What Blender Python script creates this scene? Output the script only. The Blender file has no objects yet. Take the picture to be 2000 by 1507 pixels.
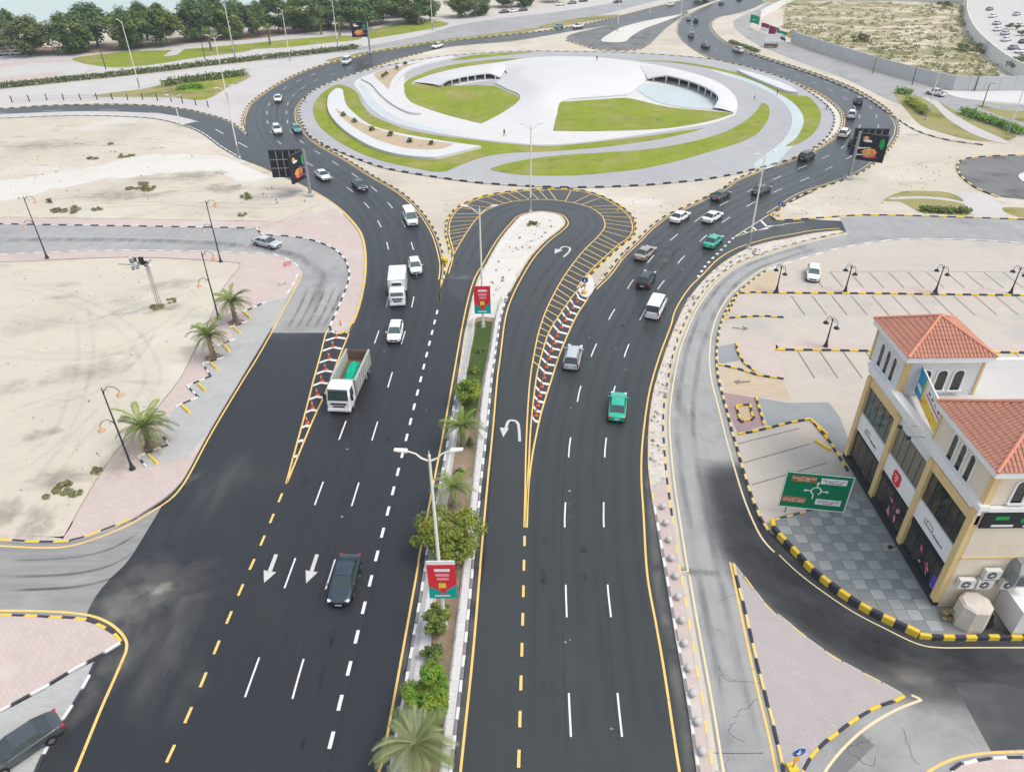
import bpy, bmesh, math, random
from mathutils import Vector, Matrix, noise
from mathutils.geometry import delaunay_2d_cdt, tessellate_polygon

S = bpy.context.scene
C = S.collection
RND = random.Random(11)
rad = math.radians

# ------------------------------------------------------------------ camera
FPX, CAM_H, TH, RO = 1430.0, 45.0, rad(34.0), rad(0.5)
cam = bpy.data.cameras.new('camera')
cam.sensor_width = 36.0
cam.lens = FPX / 2000 * 36
cam.clip_start, cam.clip_end = 0.5, 9000
cam_o = bpy.data.objects.new('camera', cam)
C.objects.link(cam_o)
cam_o.matrix_world = Matrix.Translation((0, 0, CAM_H)) @ Matrix.Rotation(math.pi/2 - TH, 4, 'X') @ Matrix.Rotation(-RO, 4, 'Z')
S.camera = cam_o

# ------------------------------------------------------------------ sky, sun, exposure
SUN_EL, SUN_AZ = rad(60), rad(105)
w = bpy.data.worlds.new('World')
S.world = w
w.use_nodes = True
n = w.node_tree.nodes
l = w.node_tree.links
sky = n.new('ShaderNodeTexSky')
sky.sky_type = 'NISHITA'
sky.sun_disc = False
sky.sun_elevation = SUN_EL
sky.sun_rotation = SUN_AZ
sky.air_density = 1.3
sky.dust_density = 3.0
sky.ozone_density = 1.0
hsv = n.new('ShaderNodeHueSaturation')          # thin high cloud: the sky's own light, greyer
hsv.inputs['Saturation'].default_value = 0.46
l.new(sky.outputs[0], hsv.inputs['Color'])
bg = n['Background']
l.new(hsv.outputs[0], bg.inputs[0])
bg.inputs[1].default_value = 0.15
sun = bpy.data.lights.new('sun', 'SUN')
sun.energy = 0.9
sun.angle = rad(20)
sun.color = (1.0, 0.94, 0.85)
so = bpy.data.objects.new('sun', sun)
C.objects.link(so)
sd = Vector((math.sin(SUN_AZ)*math.cos(SUN_EL), math.cos(SUN_AZ)*math.cos(SUN_EL), math.sin(SUN_EL)))
so.rotation_euler = sd.to_track_quat('Z', 'Y').to_euler()
so.location = (60, 80, 120)
vs = S.view_settings
vs.view_transform = 'Standard'
vs.look = 'None'
vs.gamma = 1.0
vs.use_curve_mapping = False
vs.exposure = 0.74

# ------------------------------------------------------------------ projection of the flat ground
_ct, _st, _cr, _sr = math.cos(TH), math.sin(TH), math.cos(RO), math.sin(RO)


def G(x, y, z=0.0):
    """photo pixel (2000 px wide) -> the point at height z on that line of sight"""
    a, b = (x-1000)/FPX, (y-753.5)/FPX
    a, b = _cr*a-_sr*b, _sr*a+_cr*b
    t = (CAM_H-z)/(_st+b*_ct)
    return Vector((a*t, (_ct-b*_st)*t, z))


def PX(p):
    d = Vector(p)-Vector((0, 0, CAM_H))
    zc = d.y*_ct-d.z*_st
    a, b = d.x/zc, -(d.y*_st+d.z*_ct)/zc
    return 1000+(_cr*a+_sr*b)*FPX, 753.5+(-_sr*a+_cr*b)*FPX


def HG(bx, by, ty):
    """height of an upright thing from its base pixel and the pixel row of its top"""
    b = G(bx, by)
    lo, hi = 0, 44
    for _ in range(40):
        m = (lo+hi)/2
        if PX((b.x, b.y, m))[1] > ty:
            lo = m
        else:
            hi = m
    return lo


def ang(p, q):
    a, b = G(*p), G(*q)
    return math.atan2(b.y-a.y, b.x-a.x)


# ------------------------------------------------------------------ materials
MATS = {}


def mat(name, c, rough=.8, layers=((.4, .12),), c2=None, bump=0, bs=20, metal=0, spec=.15, coat=0, emit=0, brick=None, trans=0, alpha=1):
    """procedural: base colour * (1 + sum of noise layers); c2=(colour, scale, lo, hi) patches of a second colour"""
    m = bpy.data.materials.new(name)
    m.use_nodes = True
    N, L = m.node_tree.nodes, m.node_tree.links
    b = N['Principled BSDF']
    b.inputs['Roughness'].default_value = rough
    b.inputs['Metallic'].default_value = metal
    b.inputs['Specular IOR Level'].default_value = spec
    b.inputs['Coat Weight'].default_value = coat
    b.inputs['Coat Roughness'].default_value = .08
    b.inputs['Transmission Weight'].default_value = trans
    tc = N.new('ShaderNodeTexCoord')

    def nz(sc, detail=5):
        t = N.new('ShaderNodeTexNoise')
        t.inputs['Detail'].default_value = detail
        t.inputs['Roughness'].default_value = .6
        if isinstance(sc, (tuple, list)):
            mp = N.new('ShaderNodeMapping')
            mp.inputs['Scale'].default_value = sc
            L.new(tc.outputs['Object'], mp.inputs[0])
            L.new(mp.outputs[0], t.inputs['Vector'])
            t.inputs['Scale'].default_value = 1
        else:
            L.new(tc.outputs['Object'], t.inputs['Vector'])
            t.inputs['Scale'].default_value = sc
        return t.outputs['Fac']

    col = N.new('ShaderNodeRGB')
    col.outputs[0].default_value = (*c, 1)
    out = col.outputs[0]
    if brick:
        br = N.new('ShaderNodeTexBrick')
        br.inputs['Color1'].default_value = (*c, 1)
        br.inputs['Color2'].default_value = (*[k*brick[3] for k in c], 1)
        br.inputs['Mortar'].default_value = (*[k*brick[2] for k in c], 1)
        br.inputs['Scale'].default_value = 1
        br.inputs['Brick Width'].default_value = brick[0]
        br.inputs['Row Height'].default_value = brick[1]
        br.inputs['Mortar Size'].default_value = .018
        mp = N.new('ShaderNodeMapping')
        mp.inputs['Rotation'].default_value = (0, 0, rad(brick[4] if len(brick) > 4 else 0))
        L.new(tc.outputs['Object'], mp.inputs[0])
        L.new(mp.outputs[0], br.inputs['Vector'])
        out = br.outputs[0]
    for k in ([c2] if c2 and not isinstance(c2, list) else (c2 or [])):
        mr = N.new('ShaderNodeMapRange')
        mr.inputs[1].default_value, mr.inputs[2].default_value = k[2], k[3]
        L.new(nz(k[1]), mr.inputs[0])
        mx = N.new('ShaderNodeMix')
        mx.data_type = 'RGBA'
        L.new(mr.outputs[0], mx.inputs[0])
        L.new(out, mx.inputs[6])
        mx.inputs[7].default_value = (*k[0], 1)
        out = mx.outputs[2]
    s = None
    for sc, amp in layers:
        mu = N.new('ShaderNodeMath')
        mu.operation = 'MULTIPLY_ADD'
        L.new(nz(sc), mu.inputs[0])
        mu.inputs[1].default_value = amp*2
        mu.inputs[2].default_value = (1 if s is None else 0)-amp
        if s is not None:
            ad = N.new('ShaderNodeMath')
            L.new(mu.outputs[0], ad.inputs[0])
            L.new(s, ad.inputs[1])
            s = ad.outputs[0]
        else:
            s = mu.outputs[0]
    if s is not None:
        vm = N.new('ShaderNodeVectorMath')
        vm.operation = 'SCALE'
        L.new(out, vm.inputs[0])
        L.new(s, vm.inputs['Scale'])
        out = vm.outputs[0]
    L.new(out, b.inputs['Base Color'])
    if emit:
        L.new(out, b.inputs['Emission Color'])
        b.inputs['Emission Strength'].default_value = emit
    if bump:
        bp = N.new('ShaderNodeBump')
        bp.inputs['Strength'].default_value = bump
        bp.inputs['Distance'].default_value = .05
        L.new(nz(bs), bp.inputs['Height'])
        L.new(bp.outputs[0], b.inputs['Normal'])
    MATS[name] = m
    return m


def M(k):
    return MATS[k]


ASPH = [(.05, .14), ((.9, .025, 1), .10), ((2.2, .05, 1), .06), (.6, .07), (9, .10), (35, .12)]
mat('asphalt', (.0245, .0275, .0315), .32, ASPH, c2=((.034, .035, .036), .07, .56, .72), spec=.27)
mat('asphalt_older', (.037, .042, .0435), .32, ASPH, c2=((.045, .047, .047), .09, .54, .7), spec=.27)
mat('asphalt_worn', (.30, .30, .295), .85, [(.06, .2), ((1.4, .06, 1), .12), ((.12, 1.0, 1), .08), (.5, .12), (8, .1), (30, .1)], c2=[((.215, .215, .218), .12, .52, .72), ((.37, .365, .35), .3, .6, .75)], bump=.25, bs=25)
mat('asphalt_skid', (.235, .234, .228), .85, [((.08, 1.6, 1), .32), ((.2, .5, 1), .12), (8, .1)], c2=((.34, .335, .32), .09, .5, .68), bump=.2)
mat('asphalt_patch', (.062, .066, .07), .8, [(.1, .2), ((.3, .6, 1), .14), (4, .1), (30, .12)], c2=((.14, .138, .135), .2, .55, .75), bump=.25, bs=25)
mat('asphalt_mid', (.16, .163, .163), .85, [(.08, .25), (.4, .14), ((.2, 1.1, 1), .12), (8, .1)], c2=[((.1, .1, .103), .13, .5, .64), ((.22, .215, .205), .35, .6, .8)], bump=.2)
mat('sand', (.48, .437, .36), .95, [(.025, .1), (.12, .1), ((.05, .35, 1), .08), (.8, .08), (6, .08), (25, .06)], c2=[((.385, .35, .29), .06, .5, .7), ((.54, .52, .475), .045, .54, .72), ((.33, .305, .255), (.12, .3, 1), .58, .72), ((.36, .345, .25), .5, .64, .78)], bump=.5, bs=2.5)
mat('sand_pale', (.54, .52, .48), .95, [(.05, .08), ((.05, .5, 1), .08), (.8, .08), (6, .08)], c2=((.5, .45, .37), .15, .55, .75), bump=.4, bs=3)
mat('sand_scrub', (.55, .47, .37), .95, [(.3, .15), (2, .12)], c2=[((.27, .25, .13), (.05, .14, 1), .42, .56), ((.2, .185, .1), (.14, .4, 1), .5, .64)], bump=.5, bs=1)
mat('pink_paving', (.475, .395, .362), .85, [(.07, .1), (.5, .07), (4, .06)], c2=((.50, .46, .42), .11, .56, .72), brick=(.62, .31, .86, .93, 42))
mat('pink_grey_paving', (.37, .335, .325), .85, [(.07, .1), (.5, .07), (4, .06)], brick=(.62, .31, .88, .94, 30))
mat('grey_paving', (.38, .38, .37), .85, [(.12, .12), (.7, .1), (5, .08)], c2=((.33, .32, .3), .3, .56, .72), brick=(.5, .25, .85, .92))
mat('pale_paving', (.47, .45, .44), .85, [(.08, .1), (.6, .06), (5, .05)], c2=((.43, .385, .37), .06, .52, .7), brick=(.6, .3, .9, .95))
mat('white_paving', (.56, .55, .54), .8, [(.15, .08), (1.5, .08), (8, .06)], brick=(.8, .4, .8, .93))
mat('beige_paving', (.45, .405, .355), .85, [(.06, .1), ((.06, .5, 1), .06), (.8, .07), (6, .06)], c2=((.36, .345, .32), .09, .52, .7), brick=(.6, .3, .9, .95))
mat('tan_paving', (.46, .375, .27), .85, [(.3, .1), (2, .08)], brick=(.6, .3, .88, .93))
mat('mauve_paving', (.32, .23, .23), .85, [(.3, .1), (2, .08)], brick=(.6, .3, .85, .9))
mat('tile_light', (.29, .305, .305), .6, [(.4, .16), (3, .08)])
mat('tile_dark', (.195, .21, .218), .6, [(.4, .16), (3, .08)])
mat('tile_mid', (.245, .26, .265), .6, [(.4, .18), (3, .08)])
mat('grout', (.22, .22, .21), .9)
mat('concrete', (.45, .44, .425), .85, [(.1, .12), (1, .08), (8, .08)], c2=((.4, .38, .35), .25, .56, .74))
mat('island_paving', (.335, .34, .345), .75, [(.05, .12), (.4, .08), (3, .05)], c2=((.32, .31, .33), .04, .5, .68))
mat('pale_blue_path', (.42, .48, .49), .75, [(.08, .14), (.6, .08)])
mat('white_shell', (.53, .53, .53), .55, [(.04, .06), (.25, .05), (1.5, .04)], brick=(5.0, 3.2, .86, .985, 20))
mat('white_wall', (.68, .68, .67), .7, [(.15, .08), ((2, 2, .2), .05)], c2=((.55, .53, .5), .2, .6, .78))
mat('site_wall', (.5, .505, .51), .75, [(.1, .1), ((1, 1, .15), .08)], c2=((.45, .44, .42), .3, .58, .75))
mat('lawn', (.195, .235, .022), .95, [(.06, .2), (.35, .22), (1.6, .16), (8, .18)], c2=[((.26, .24, .08), .09, .48, .64), ((.14, .19, .03), .3, .54, .7)], bump=.8, bs=6)
mat('lawn_dry', (.26, .235, .1), .95, [(.1, .2), (.6, .15), (5, .15)], c2=((.14, .16, .03), .12, .5, .64), bump=.6, bs=6)
mat('bed_soil', (.42, .33, .23), .95, [(.2, .15), (2, .15), (8, .1)], c2=((.30, .29, .12), .5, .55, .68), bump=.5, bs=5)
mat('turf_dark', (.05, .085, .02), .95, [(.3, .25), (2, .3), (10, .3)], c2=((.1, .09, .04), .5, .55, .7), bump=.9, bs=9)
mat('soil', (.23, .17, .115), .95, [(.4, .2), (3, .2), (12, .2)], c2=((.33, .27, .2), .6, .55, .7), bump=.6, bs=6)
mat('rubble', (.5, .46, .42), .9, [(.6, .25), (2.5, .3), (9, .2)], c2=((.27, .25, .23), 1.2, .55, .68), bump=.8, bs=4)
mat('sea', (.33, .42, .40), .18, [((.004, .02, 1), .06), (.05, .03)], bump=.12, bs=.35, spec=.5)
mat('line_yellow', (.7, .47, .15), .7, [(.5, .12), (5, .12), (25, .12)], c2=[((.3, .24, .14), 2.2, .6, .74), ((.16, .15, .13), 9, .64, .74)])
mat('line_cream', (.62, .53, .34), .75, [(.4, .12), (4, .14), (20, .12)])
mat('line_white', (.66, .66, .65), .7, [(.7, .12), (6, .12), (25, .12)], c2=[((.38, .38, .38), 2.2, .6, .76), ((.2, .2, .2), 9, .64, .74)])
mat('line_faded', (.48, .48, .46), .75, [(.7, .2), (5, .25)])
mat('line_joint', (.17, .155, .14), .9, [(1, .2)])
mat('kerb_yellow', (.66, .46, .05), .7, [(.8, .16), (6, .14)])
mat('kerb_gold', (.62, .47, .2), .75, [(.8, .18), (6, .14)])
mat('kerb_worn', (.2, .2, .205), .8, [(.8, .3), (6, .2)])
mat('kerb_black', (.045, .047, .06), .7, [(.8, .3), (6, .2)])
mat('kerb_white', (.62, .62, .61), .75, [(.8, .14), (6, .12)])
mat('kerb_stone', (.45, .42, .38), .85, [(.8, .14), (6, .12)])
mat('red_orange', (.62, .12, .05), .6, [(3, .15)])
mat('steel_white', (.66, .64, .57), .45, [(.6, .08)])
mat('steel_grey', (.28, .29, .30), .5, [(.6, .12)], metal=.4)
mat('black_iron', (.03, .035, .04), .5, [(1, .2)])
mat('glass_amber', (.5, .32, .2), .4, [(1, .1)])
mat('lamp_glass', (.6, .62, .62), .25, [(1, .05)])
mat('glass', (.03, .045, .047), .06, [(.8, .2)], spec=.6)
mat('glass_green', (.05, .09, .085), .05, [(.8, .2)], spec=.6)
mat('shop_glass', (.05, .042, .035), .08, [(.5, .35), (2.2, .35)], c2=[((.12, .075, .03), .9, .6, .72), ((.015, .016, .018), .5, .45, .6)], spec=.5)
mat('shop_glass_bronze', (.14, .13, .10), .12, [(.4, .2)], spec=.5)
mat('rubber', (.02, .02, .021), .8, [(2, .2)])
mat('rim', (.36, .37, .38), .35, [(3, .1)], metal=.8)
mat('trim_black', (.018, .018, .02), .45, [(2, .1)])
mat('lamp_clear', (.7, .72, .74), .1, [(2, .05)], spec=.6)
mat('lamp_red', (.42, .015, .02), .15, [(2, .05)], spec=.6)
mat('plate', (.62, .62, .6), .5, [(2, .05)])
for k, c in dict(white=(.74, .74, .74), silver=(.42, .44, .46), grey=(.16, .17, .18), black=(.012, .014, .02), navy=(.018, .03, .045), tan=(.3, .255, .225), green=(.0, .36, .24), teal=(.07, .24, .245), maroon=(.12, .02, .035), plum=(.09, .03, .07), charcoal=(.045, .052, .06)).items():
    mat('paint_'+k, c, .32, [(.7, .05)], coat=.7, spec=.5)
mat('cream_wall', (.68, .6, .48), .8, [(.12, .06), (1, .04), ((1.5, 1.5, .2), .05)], c2=((.55, .46, .35), .4, .6, .8))
mat('grey_wall', (.64, .65, .65), .75, [(.2, .06), ((2, 2, .3), .04)])
mat('yellow_trim', (.66, .49, .24), .75, [(.3, .08), (2, .05)])
mat('white_trim', (.74, .74, .73), .7, [(.3, .06), (2, .04)])
mat('plinth', (.03, .034, .038), .35, [(.5, .2)])
mat('roof_tile', (.42, .2, .145), .8, [(.5, .14), (3, .2), (9, .1)])
mat('roof_ridge', (.56, .24, .16), .8, [(.5, .14), (3, .15)])
mat('ac_white', (.6, .6, .57), .5, [(1, .06)])
mat('ac_dark', (.06, .065, .07), .6, [(2, .2)])
mat('galv', (.3, .33, .34), .4, [(.8, .15)], metal=.5)
mat('tank', (.55, .49, .42), .75, [(.6, .1), (3, .06)], c2=((.68, .66, .62), .9, .55, .7))
mat('sign_green', (.0, .17, .075), .45, [(.5, .06)])
mat('sign_brown', (.36, .11, .03), .45, [(.5, .06)])
mat('sign_blue', (.01, .085, .32), .4, [(.5, .06)])
mat('sign_white', (.7, .71, .71), .5, [(.5, .04)])
mat('sign_ink', (.05, .055, .07), .6, [(1, .1)])
mat('sign_amber', (.75, .35, .03), .6, [(1, .1)])
mat('banner_red', (.6, .03, .045), .6, [(1.2, .15)])
mat('banner_teal', (.01, .32, .29), .6, [(1.2, .1)])
mat('banner_pink', (.72, .3, .34), .6, [(1.2, .1)])
mat('screen_dark', (.02, .022, .03), .35, [(.4, .3)])
mat('ad_orange', (.75, .22, .05), .4, [(.8, .3)], c2=((.75, .5, .2), .8, .5, .62))
mat('ad_magenta', (.4, .03, .12), .4, [(.8, .3)])
mat('ad_green', (.01, .3, .07), .4, [(.8, .1)])
mat('ad_pink', (.62, .3, .34), .4, [(1.4, .4)], c2=((.3, .03, .08), 1.6, .5, .62))
mat('ad_purple', (.12, .06, .4), .4, [(.8, .2)], c2=((.05, .2, .55), .8, .5, .6))
mat('ad_sky', (.03, .3, .55), .5, [(.6, .25)], c2=((.02, .08, .2), .9, .55, .65))
mat('ad_yellow', (.75, .55, .05), .5, [(1.5, .2)], c2=((.7, .2, .03), 2.2, .52, .6))
mat('bark', (.13, .095, .065), .95, [(2, .3), (9, .3)], bump=.8, bs=12)
mat('palm_bark', (.17, .13, .095), .95, [((3, 3, 9), .4), (9, .2)], bump=1, bs=14)
LEAF = [(.35, .35), (1.6, .35), (6, .3)]
mat('leaf_dark', (.075, .12, .03), .7, LEAF, c2=((.16, .195, .05), .25, .46, .62))
mat('leaf_deep', (.05, .11, .035), .7, LEAF, c2=((.11, .17, .05), .25, .46, .62))
mat('leaf_olive', (.12, .14, .055), .7, LEAF, c2=((.13, .125, .055), .3, .52, .68))
mat('leaf_bright', (.16, .21, .025), .65, LEAF, c2=((.24, .24, .03), .5, .46, .62))
mat('leaf_fresh', (.085, .19, .02), .65, LEAF, c2=((.15, .24, .03), .5, .5, .64))
mat('leaf_mid', (.10, .145, .035), .65, LEAF, c2=((.11, .12, .035), .5, .5, .64))
mat('frond_green', (.14, .185, .06), .6, [(.8, .25), (5, .2)])
mat('frond_bright', (.19, .26, .04), .6, [(.8, .25), (5, .2)])
mat('frond_grey', (.22, .25, .115), .6, [(.8, .25), (5, .2)])
mat('frond_dry', (.3, .23, .12), .8, [(.8, .25), (5, .2)])
mat('hedge', (.11, .14, .05), .8, LEAF)
mat('scrub', (.19, .19, .08), .9, LEAF)
mat('stone', (.42, .39, .34), .9, [(1, .25), (6, .2)])
mat('stone_dark', (.28, .26, .23), .9, [(1, .25), (6, .2)])
mat('skin', (.4, .24, .16), .6, [(3, .05)])
mat('cloth_dark', (.03, .032, .045), .9, [(3, .1)])
mat('cloth_white', (.6, .6, .58), .9, [(3, .05)])
mat('cloth_blue', (.05, .08, .16), .9, [(3, .1)])
mat('timber', (.32, .24, .15), .9, [(1, .2)])
mat('tarp_green', (.0, .34, .2), .55, [(.7, .2), (3, .18)], c2=((.06, .5, .36), .8, .55, .7), bump=.6, bs=4)
mat('truck_bed', (.36, .365, .335), .6, [(.6, .14), (4, .1)])
mat('rust', (.16, .095, .07), .85, [(.8, .2), (5, .2)])
mat('flag_green', (.0, .24, .13), .8, [(1, .1)])
mat('flag_maroon', (.22, .015, .06), .8, [(1, .1)])


# ------------------------------------------------------------------ mesh helpers
class MB:
    def __init__(s):
        s.v, s.f, s.m = [], [], []

    def add(s, vs, fs, mi=0):
        o = len(s.v)
        s.v += [tuple(p) for p in vs]
        s.f += [tuple(i+o for i in f) for f in fs]
        s.m += [mi]*len(fs)
        return s

    def box(s, c, d, rz=0, mi=0, taper=1.0):
        x, y, z = d[0]/2, d[1]/2, d[2]/2
        cs, sn = math.cos(rz), math.sin(rz)
        vs = []
        for dz in (-z, z):
            t = 1 if dz < 0 else taper
            for dx, dy in ((-x, -y), (x, -y), (x, y), (-x, y)):
                dx, dy = dx*t, dy*t
                vs.append((c[0]+dx*cs-dy*sn, c[1]+dx*sn+dy*cs, c[2]+dz))
        return s.add(vs, [(0, 3, 2, 1), (4, 5, 6, 7), (0, 1, 5, 4), (1, 2, 6, 5), (2, 3, 7, 6), (3, 0, 4, 7)], mi)

    def b2(s, lo, hi, mi=0):
        return s.box([(a+b)/2 for a, b in zip(lo, hi)], [b-a for a, b in zip(lo, hi)], 0, mi)

    def quad(s, a, b, c, d, mi=0):
        return s.add([a, b, c, d], [(0, 1, 2, 3)], mi)

    def prism(s, poly, z0, z1, mi=0, bottom=False):
        n = len(poly)
        P2 = [Vector((p[0], p[1], 0)) for p in poly]
        tr = tessellate_polygon([P2])
        area = sum(P2[i].x*P2[(i+1) % n].y-P2[(i+1) % n].x*P2[i].y for i in range(n))
        top = []
        for t in tr:
            a, b, c = (P2[i] for i in t)
            top.append(t if (b-a).cross(c-a).z > 0 else t[::-1])
        vs = [(p.x, p.y, z0) for p in P2]+[(p.x, p.y, z1) for p in P2]
        fs = [tuple(i+n for i in t) for t in top]
        if bottom:
            fs += [t[::-1] for t in top]
        for i in range(n):
            j = (i+1) % n
            fs.append((i, j, j+n, i+n) if area > 0 else (j, i, i+n, j+n))
        return s.add(vs, fs, mi)

    def flat(s, poly, z, mi=0):
        P2 = [Vector((p[0], p[1], 0)) for p in poly]
        fs = []
        for t in tessellate_polygon([P2]):
            a, b, c = (P2[i] for i in t)
            fs.append(tuple(t) if (b-a).cross(c-a).z > 0 else tuple(t[::-1]))
        return s.add([(p.x, p.y, z) for p in P2], fs, mi)

    def cyl(s, p0, p1, r0, r1=None, k=10, mi=0, caps=True):
        r1 = r0 if r1 is None else r1
        p0, p1 = Vector(p0), Vector(p1)
        d = (p1-p0).normalized()
        a = d.orthogonal().normalized()
        b = d.cross(a)
        vs = []
        for p, r in ((p0, r0), (p1, r1)):
            vs += [p+(a*math.cos(t*2*math.pi/k)+b*math.sin(t*2*math.pi/k))*r for t in range(k)]
        fs = [(i, (i+1) % k, (i+1) % k+k, i+k) for i in range(k)]
        if caps:
            fs += [tuple(range(k))[::-1], tuple(range(k, 2*k))]
        return s.add(vs, fs, mi)

    def tube(s, pts, r, k=6, mi=0):
        pts = [Vector(p) for p in pts]
        rs = r if isinstance(r, (list, tuple)) else [r]*len(pts)
        vs = []
        a = None
        for i, p in enumerate(pts):
            d = (pts[min(i+1, len(pts)-1)]-pts[max(i-1, 0)]).normalized()
            a = d.orthogonal().normalized() if a is None else (a-d*a.dot(d)).normalized()
            b = d.cross(a)
            vs += [p+(a*math.cos(t*2*math.pi/k)+b*math.sin(t*2*math.pi/k))*rs[i] for t in range(k)]
        fs = []
        for i in range(len(pts)-1):
            fs += [(i*k+j, i*k+(j+1) % k, (i+1)*k+(j+1) % k, (i+1)*k+j) for j in range(k)]
        fs += [tuple(range(k))[::-1], tuple(range((len(pts)-1)*k, len(pts)*k))]
        return s.add(vs, fs, mi)

    def lathe(s, prof, c=(0, 0, 0), k=14, mi=0):
        vs = []
        for r, z in prof:
            vs += [(c[0]+r*math.cos(2*math.pi*t/k), c[1]+r*math.sin(2*math.pi*t/k), c[2]+z) for t in range(k)]
        fs = []
        for i in range(len(prof)-1):
            fs += [(i*k+j, i*k+(j+1) % k, (i+1)*k+(j+1) % k, (i+1)*k+j) for j in range(k)]
        fs.append(tuple(range((len(prof)-1)*k, len(prof)*k)))
        return s.add(vs, fs, mi)

    def ribbon(s, path, wd, z, mi=0):
        L = offset(path, wd/2)
        Rr = offset(path, -wd/2)
        vs = [(p.x, p.y, z) for p in L]+[(p.x, p.y, z) for p in Rr]
        n = len(path)
        return s.add(vs, [(i+n, i+1+n, i+1, i) for i in range(n-1)], mi)

    def mesh(s, name, mats, smooth=False):
        me = bpy.data.meshes.new(name)
        me.from_pydata(s.v, [], s.f)
        for k in (mats if isinstance(mats, (list, tuple)) else [mats]):
            me.materials.append(M(k))
        me.polygons.foreach_set('material_index', s.m)
        if smooth:
            me.polygons.foreach_set('use_smooth', [True]*len(s.f))
            bm = bmesh.new()
            bm.from_mesh(me)
            bmesh.ops.remove_doubles(bm, verts=bm.verts, dist=1e-5)
            for e in bm.edges:
                if len(e.link_faces) == 2 and e.calc_face_angle(0) > .65:
                    e.smooth = False
            bm.to_mesh(me)
            bm.free()
        me.update()
        return me

    def build(s, name, mats, parent=None, smooth=False):
        return link(name, s.mesh(name, mats, smooth), parent)


def link(name, data, parent=None, loc=None):
    o = bpy.data.objects.new(name, data)
    C.objects.link(o)
    if parent:
        o.parent = parent
    if loc is not None:
        o.location = loc
    return o


def tag(o, label=None, cat=None, group=None, kind=None):
    if label:
        o['label'] = label
    if cat:
        o['category'] = cat
    if group:
        o['group'] = group
    if kind:
        o['kind'] = kind
    return o


def thing(name, label, cat, loc=(0, 0, 0), rz=0, group=None):
    o = link(name, None, None, loc)
    o.rotation_euler.z = rz
    o.empty_display_size = .5
    return tag(o, label, cat, group)


def struct(o, label=None):
    return tag(o, label, kind='structure')


def dup(o, parent=None):
    c = o.copy()
    C.objects.link(c)
    if parent:
        c.parent = parent
    for ch in list(o.children):
        dup(ch, c)
    return c


# ------------------------------------------------------------------ paths
def cr(P, closed=False, n=5):
    """smooth curve through photo points on the ground; a point given twice is a corner"""
    Q, K = [], []
    for p in P:
        q = G(*p) if not isinstance(p, Vector) else p
        if Q and (q-Q[-1]).length < 1e-4:
            K[-1] = True
            continue
        Q.append(q)
        K.append(False)
    m = len(Q)
    out = []
    for i in range(m if closed else m-1):
        p1, p2 = Q[i], Q[(i+1) % m]
        p0 = 2*p1-p2 if K[i] or (not closed and i == 0) else Q[i-1]
        p3 = 2*p2-p1 if K[(i+1) % m] or (not closed and i == m-2) else Q[(i+2) % m]
        for k in range(n):
            t = k/n
            out.append(.5*((2*p1)+(p2-p0)*t+(2*p0-5*p1+4*p2-p3)*t*t+(3*p1-p0-3*p2+p3)*t**3))
    if not closed:
        out.append(Q[-1].copy())
    return out


def pl(P):
    return [G(*p) for p in P]


def offset(path, d, closed=False):
    n = len(path)
    out = []
    for i in range(n):
        a = path[i-1] if (i > 0 or closed) else path[i]
        b = path[(i+1) % n] if (i < n-1 or closed) else path[i]
        t = (b-a)
        t = t.normalized() if t.length > 1e-9 else Vector((1, 0, 0))
        out.append(path[i]+Vector((-t.y, t.x, 0))*d)
    return out


class Arc:
    def __init__(s, path):
        s.p = path
        s.c = [0]
        for a, b in zip(path, path[1:]):
            s.c.append(s.c[-1]+(b-a).length)
        s.L = s.c[-1]

    def at(s, d):
        d = max(0, min(s.L, d))
        lo, hi = 0, len(s.c)-1
        while hi-lo > 1:
            m = (lo+hi)//2
            if s.c[m] <= d:
                lo = m
            else:
                hi = m
        t = (d-s.c[lo])/max(1e-9, s.c[hi]-s.c[lo])
        return s.p[lo].lerp(s.p[hi], t)

    def cut(s, d0, d1):
        return [s.at(d0)]+[p for p, c in zip(s.p, s.c) if d0+1e-3 < c < d1-1e-3]+[s.at(d1)]

    def ang(s, d):
        a, b = s.at(d-.3), s.at(d+.3)
        return math.atan2(b.y-a.y, b.x-a.x)


def sheet(name, pts, z, m, parent=None):
    o = MB().flat(pts, z).build(name, m, parent)
    return o if parent else struct(o)


def slab(name, pts, z1, m, parent=None, z0=-.05):
    o = MB().prism(pts, z0, z1).build(name, m, parent)
    return o if parent else struct(o)


_kerb = {}


def kerb_mesh(m):
    if m not in _kerb:
        b = MB()
        x, y, z, e = .5, .5, 1, .12
        vs = [(-x, -y, 0), (x, -y, 0), (x, y, 0), (-x, y, 0), (-x, -y, z-e), (x, -y, z-e), (x, y, z-e), (-x, y, z-e),
              (-x+.02, -y+e, z), (x-.02, -y+e, z), (x-.02, y-e, z), (-x+.02, y-e, z)]
        fs = []
        for k in (0, 4):
            fs += [(k+i, k+(i+1) % 4, k+4+(i+1) % 4, k+4+i) for i in range(4)]
        fs.append((8, 9, 10, 11))
        _kerb[m] = b.add(vs, fs).mesh('kerb_stone', m)
    return _kerb[m]


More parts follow.
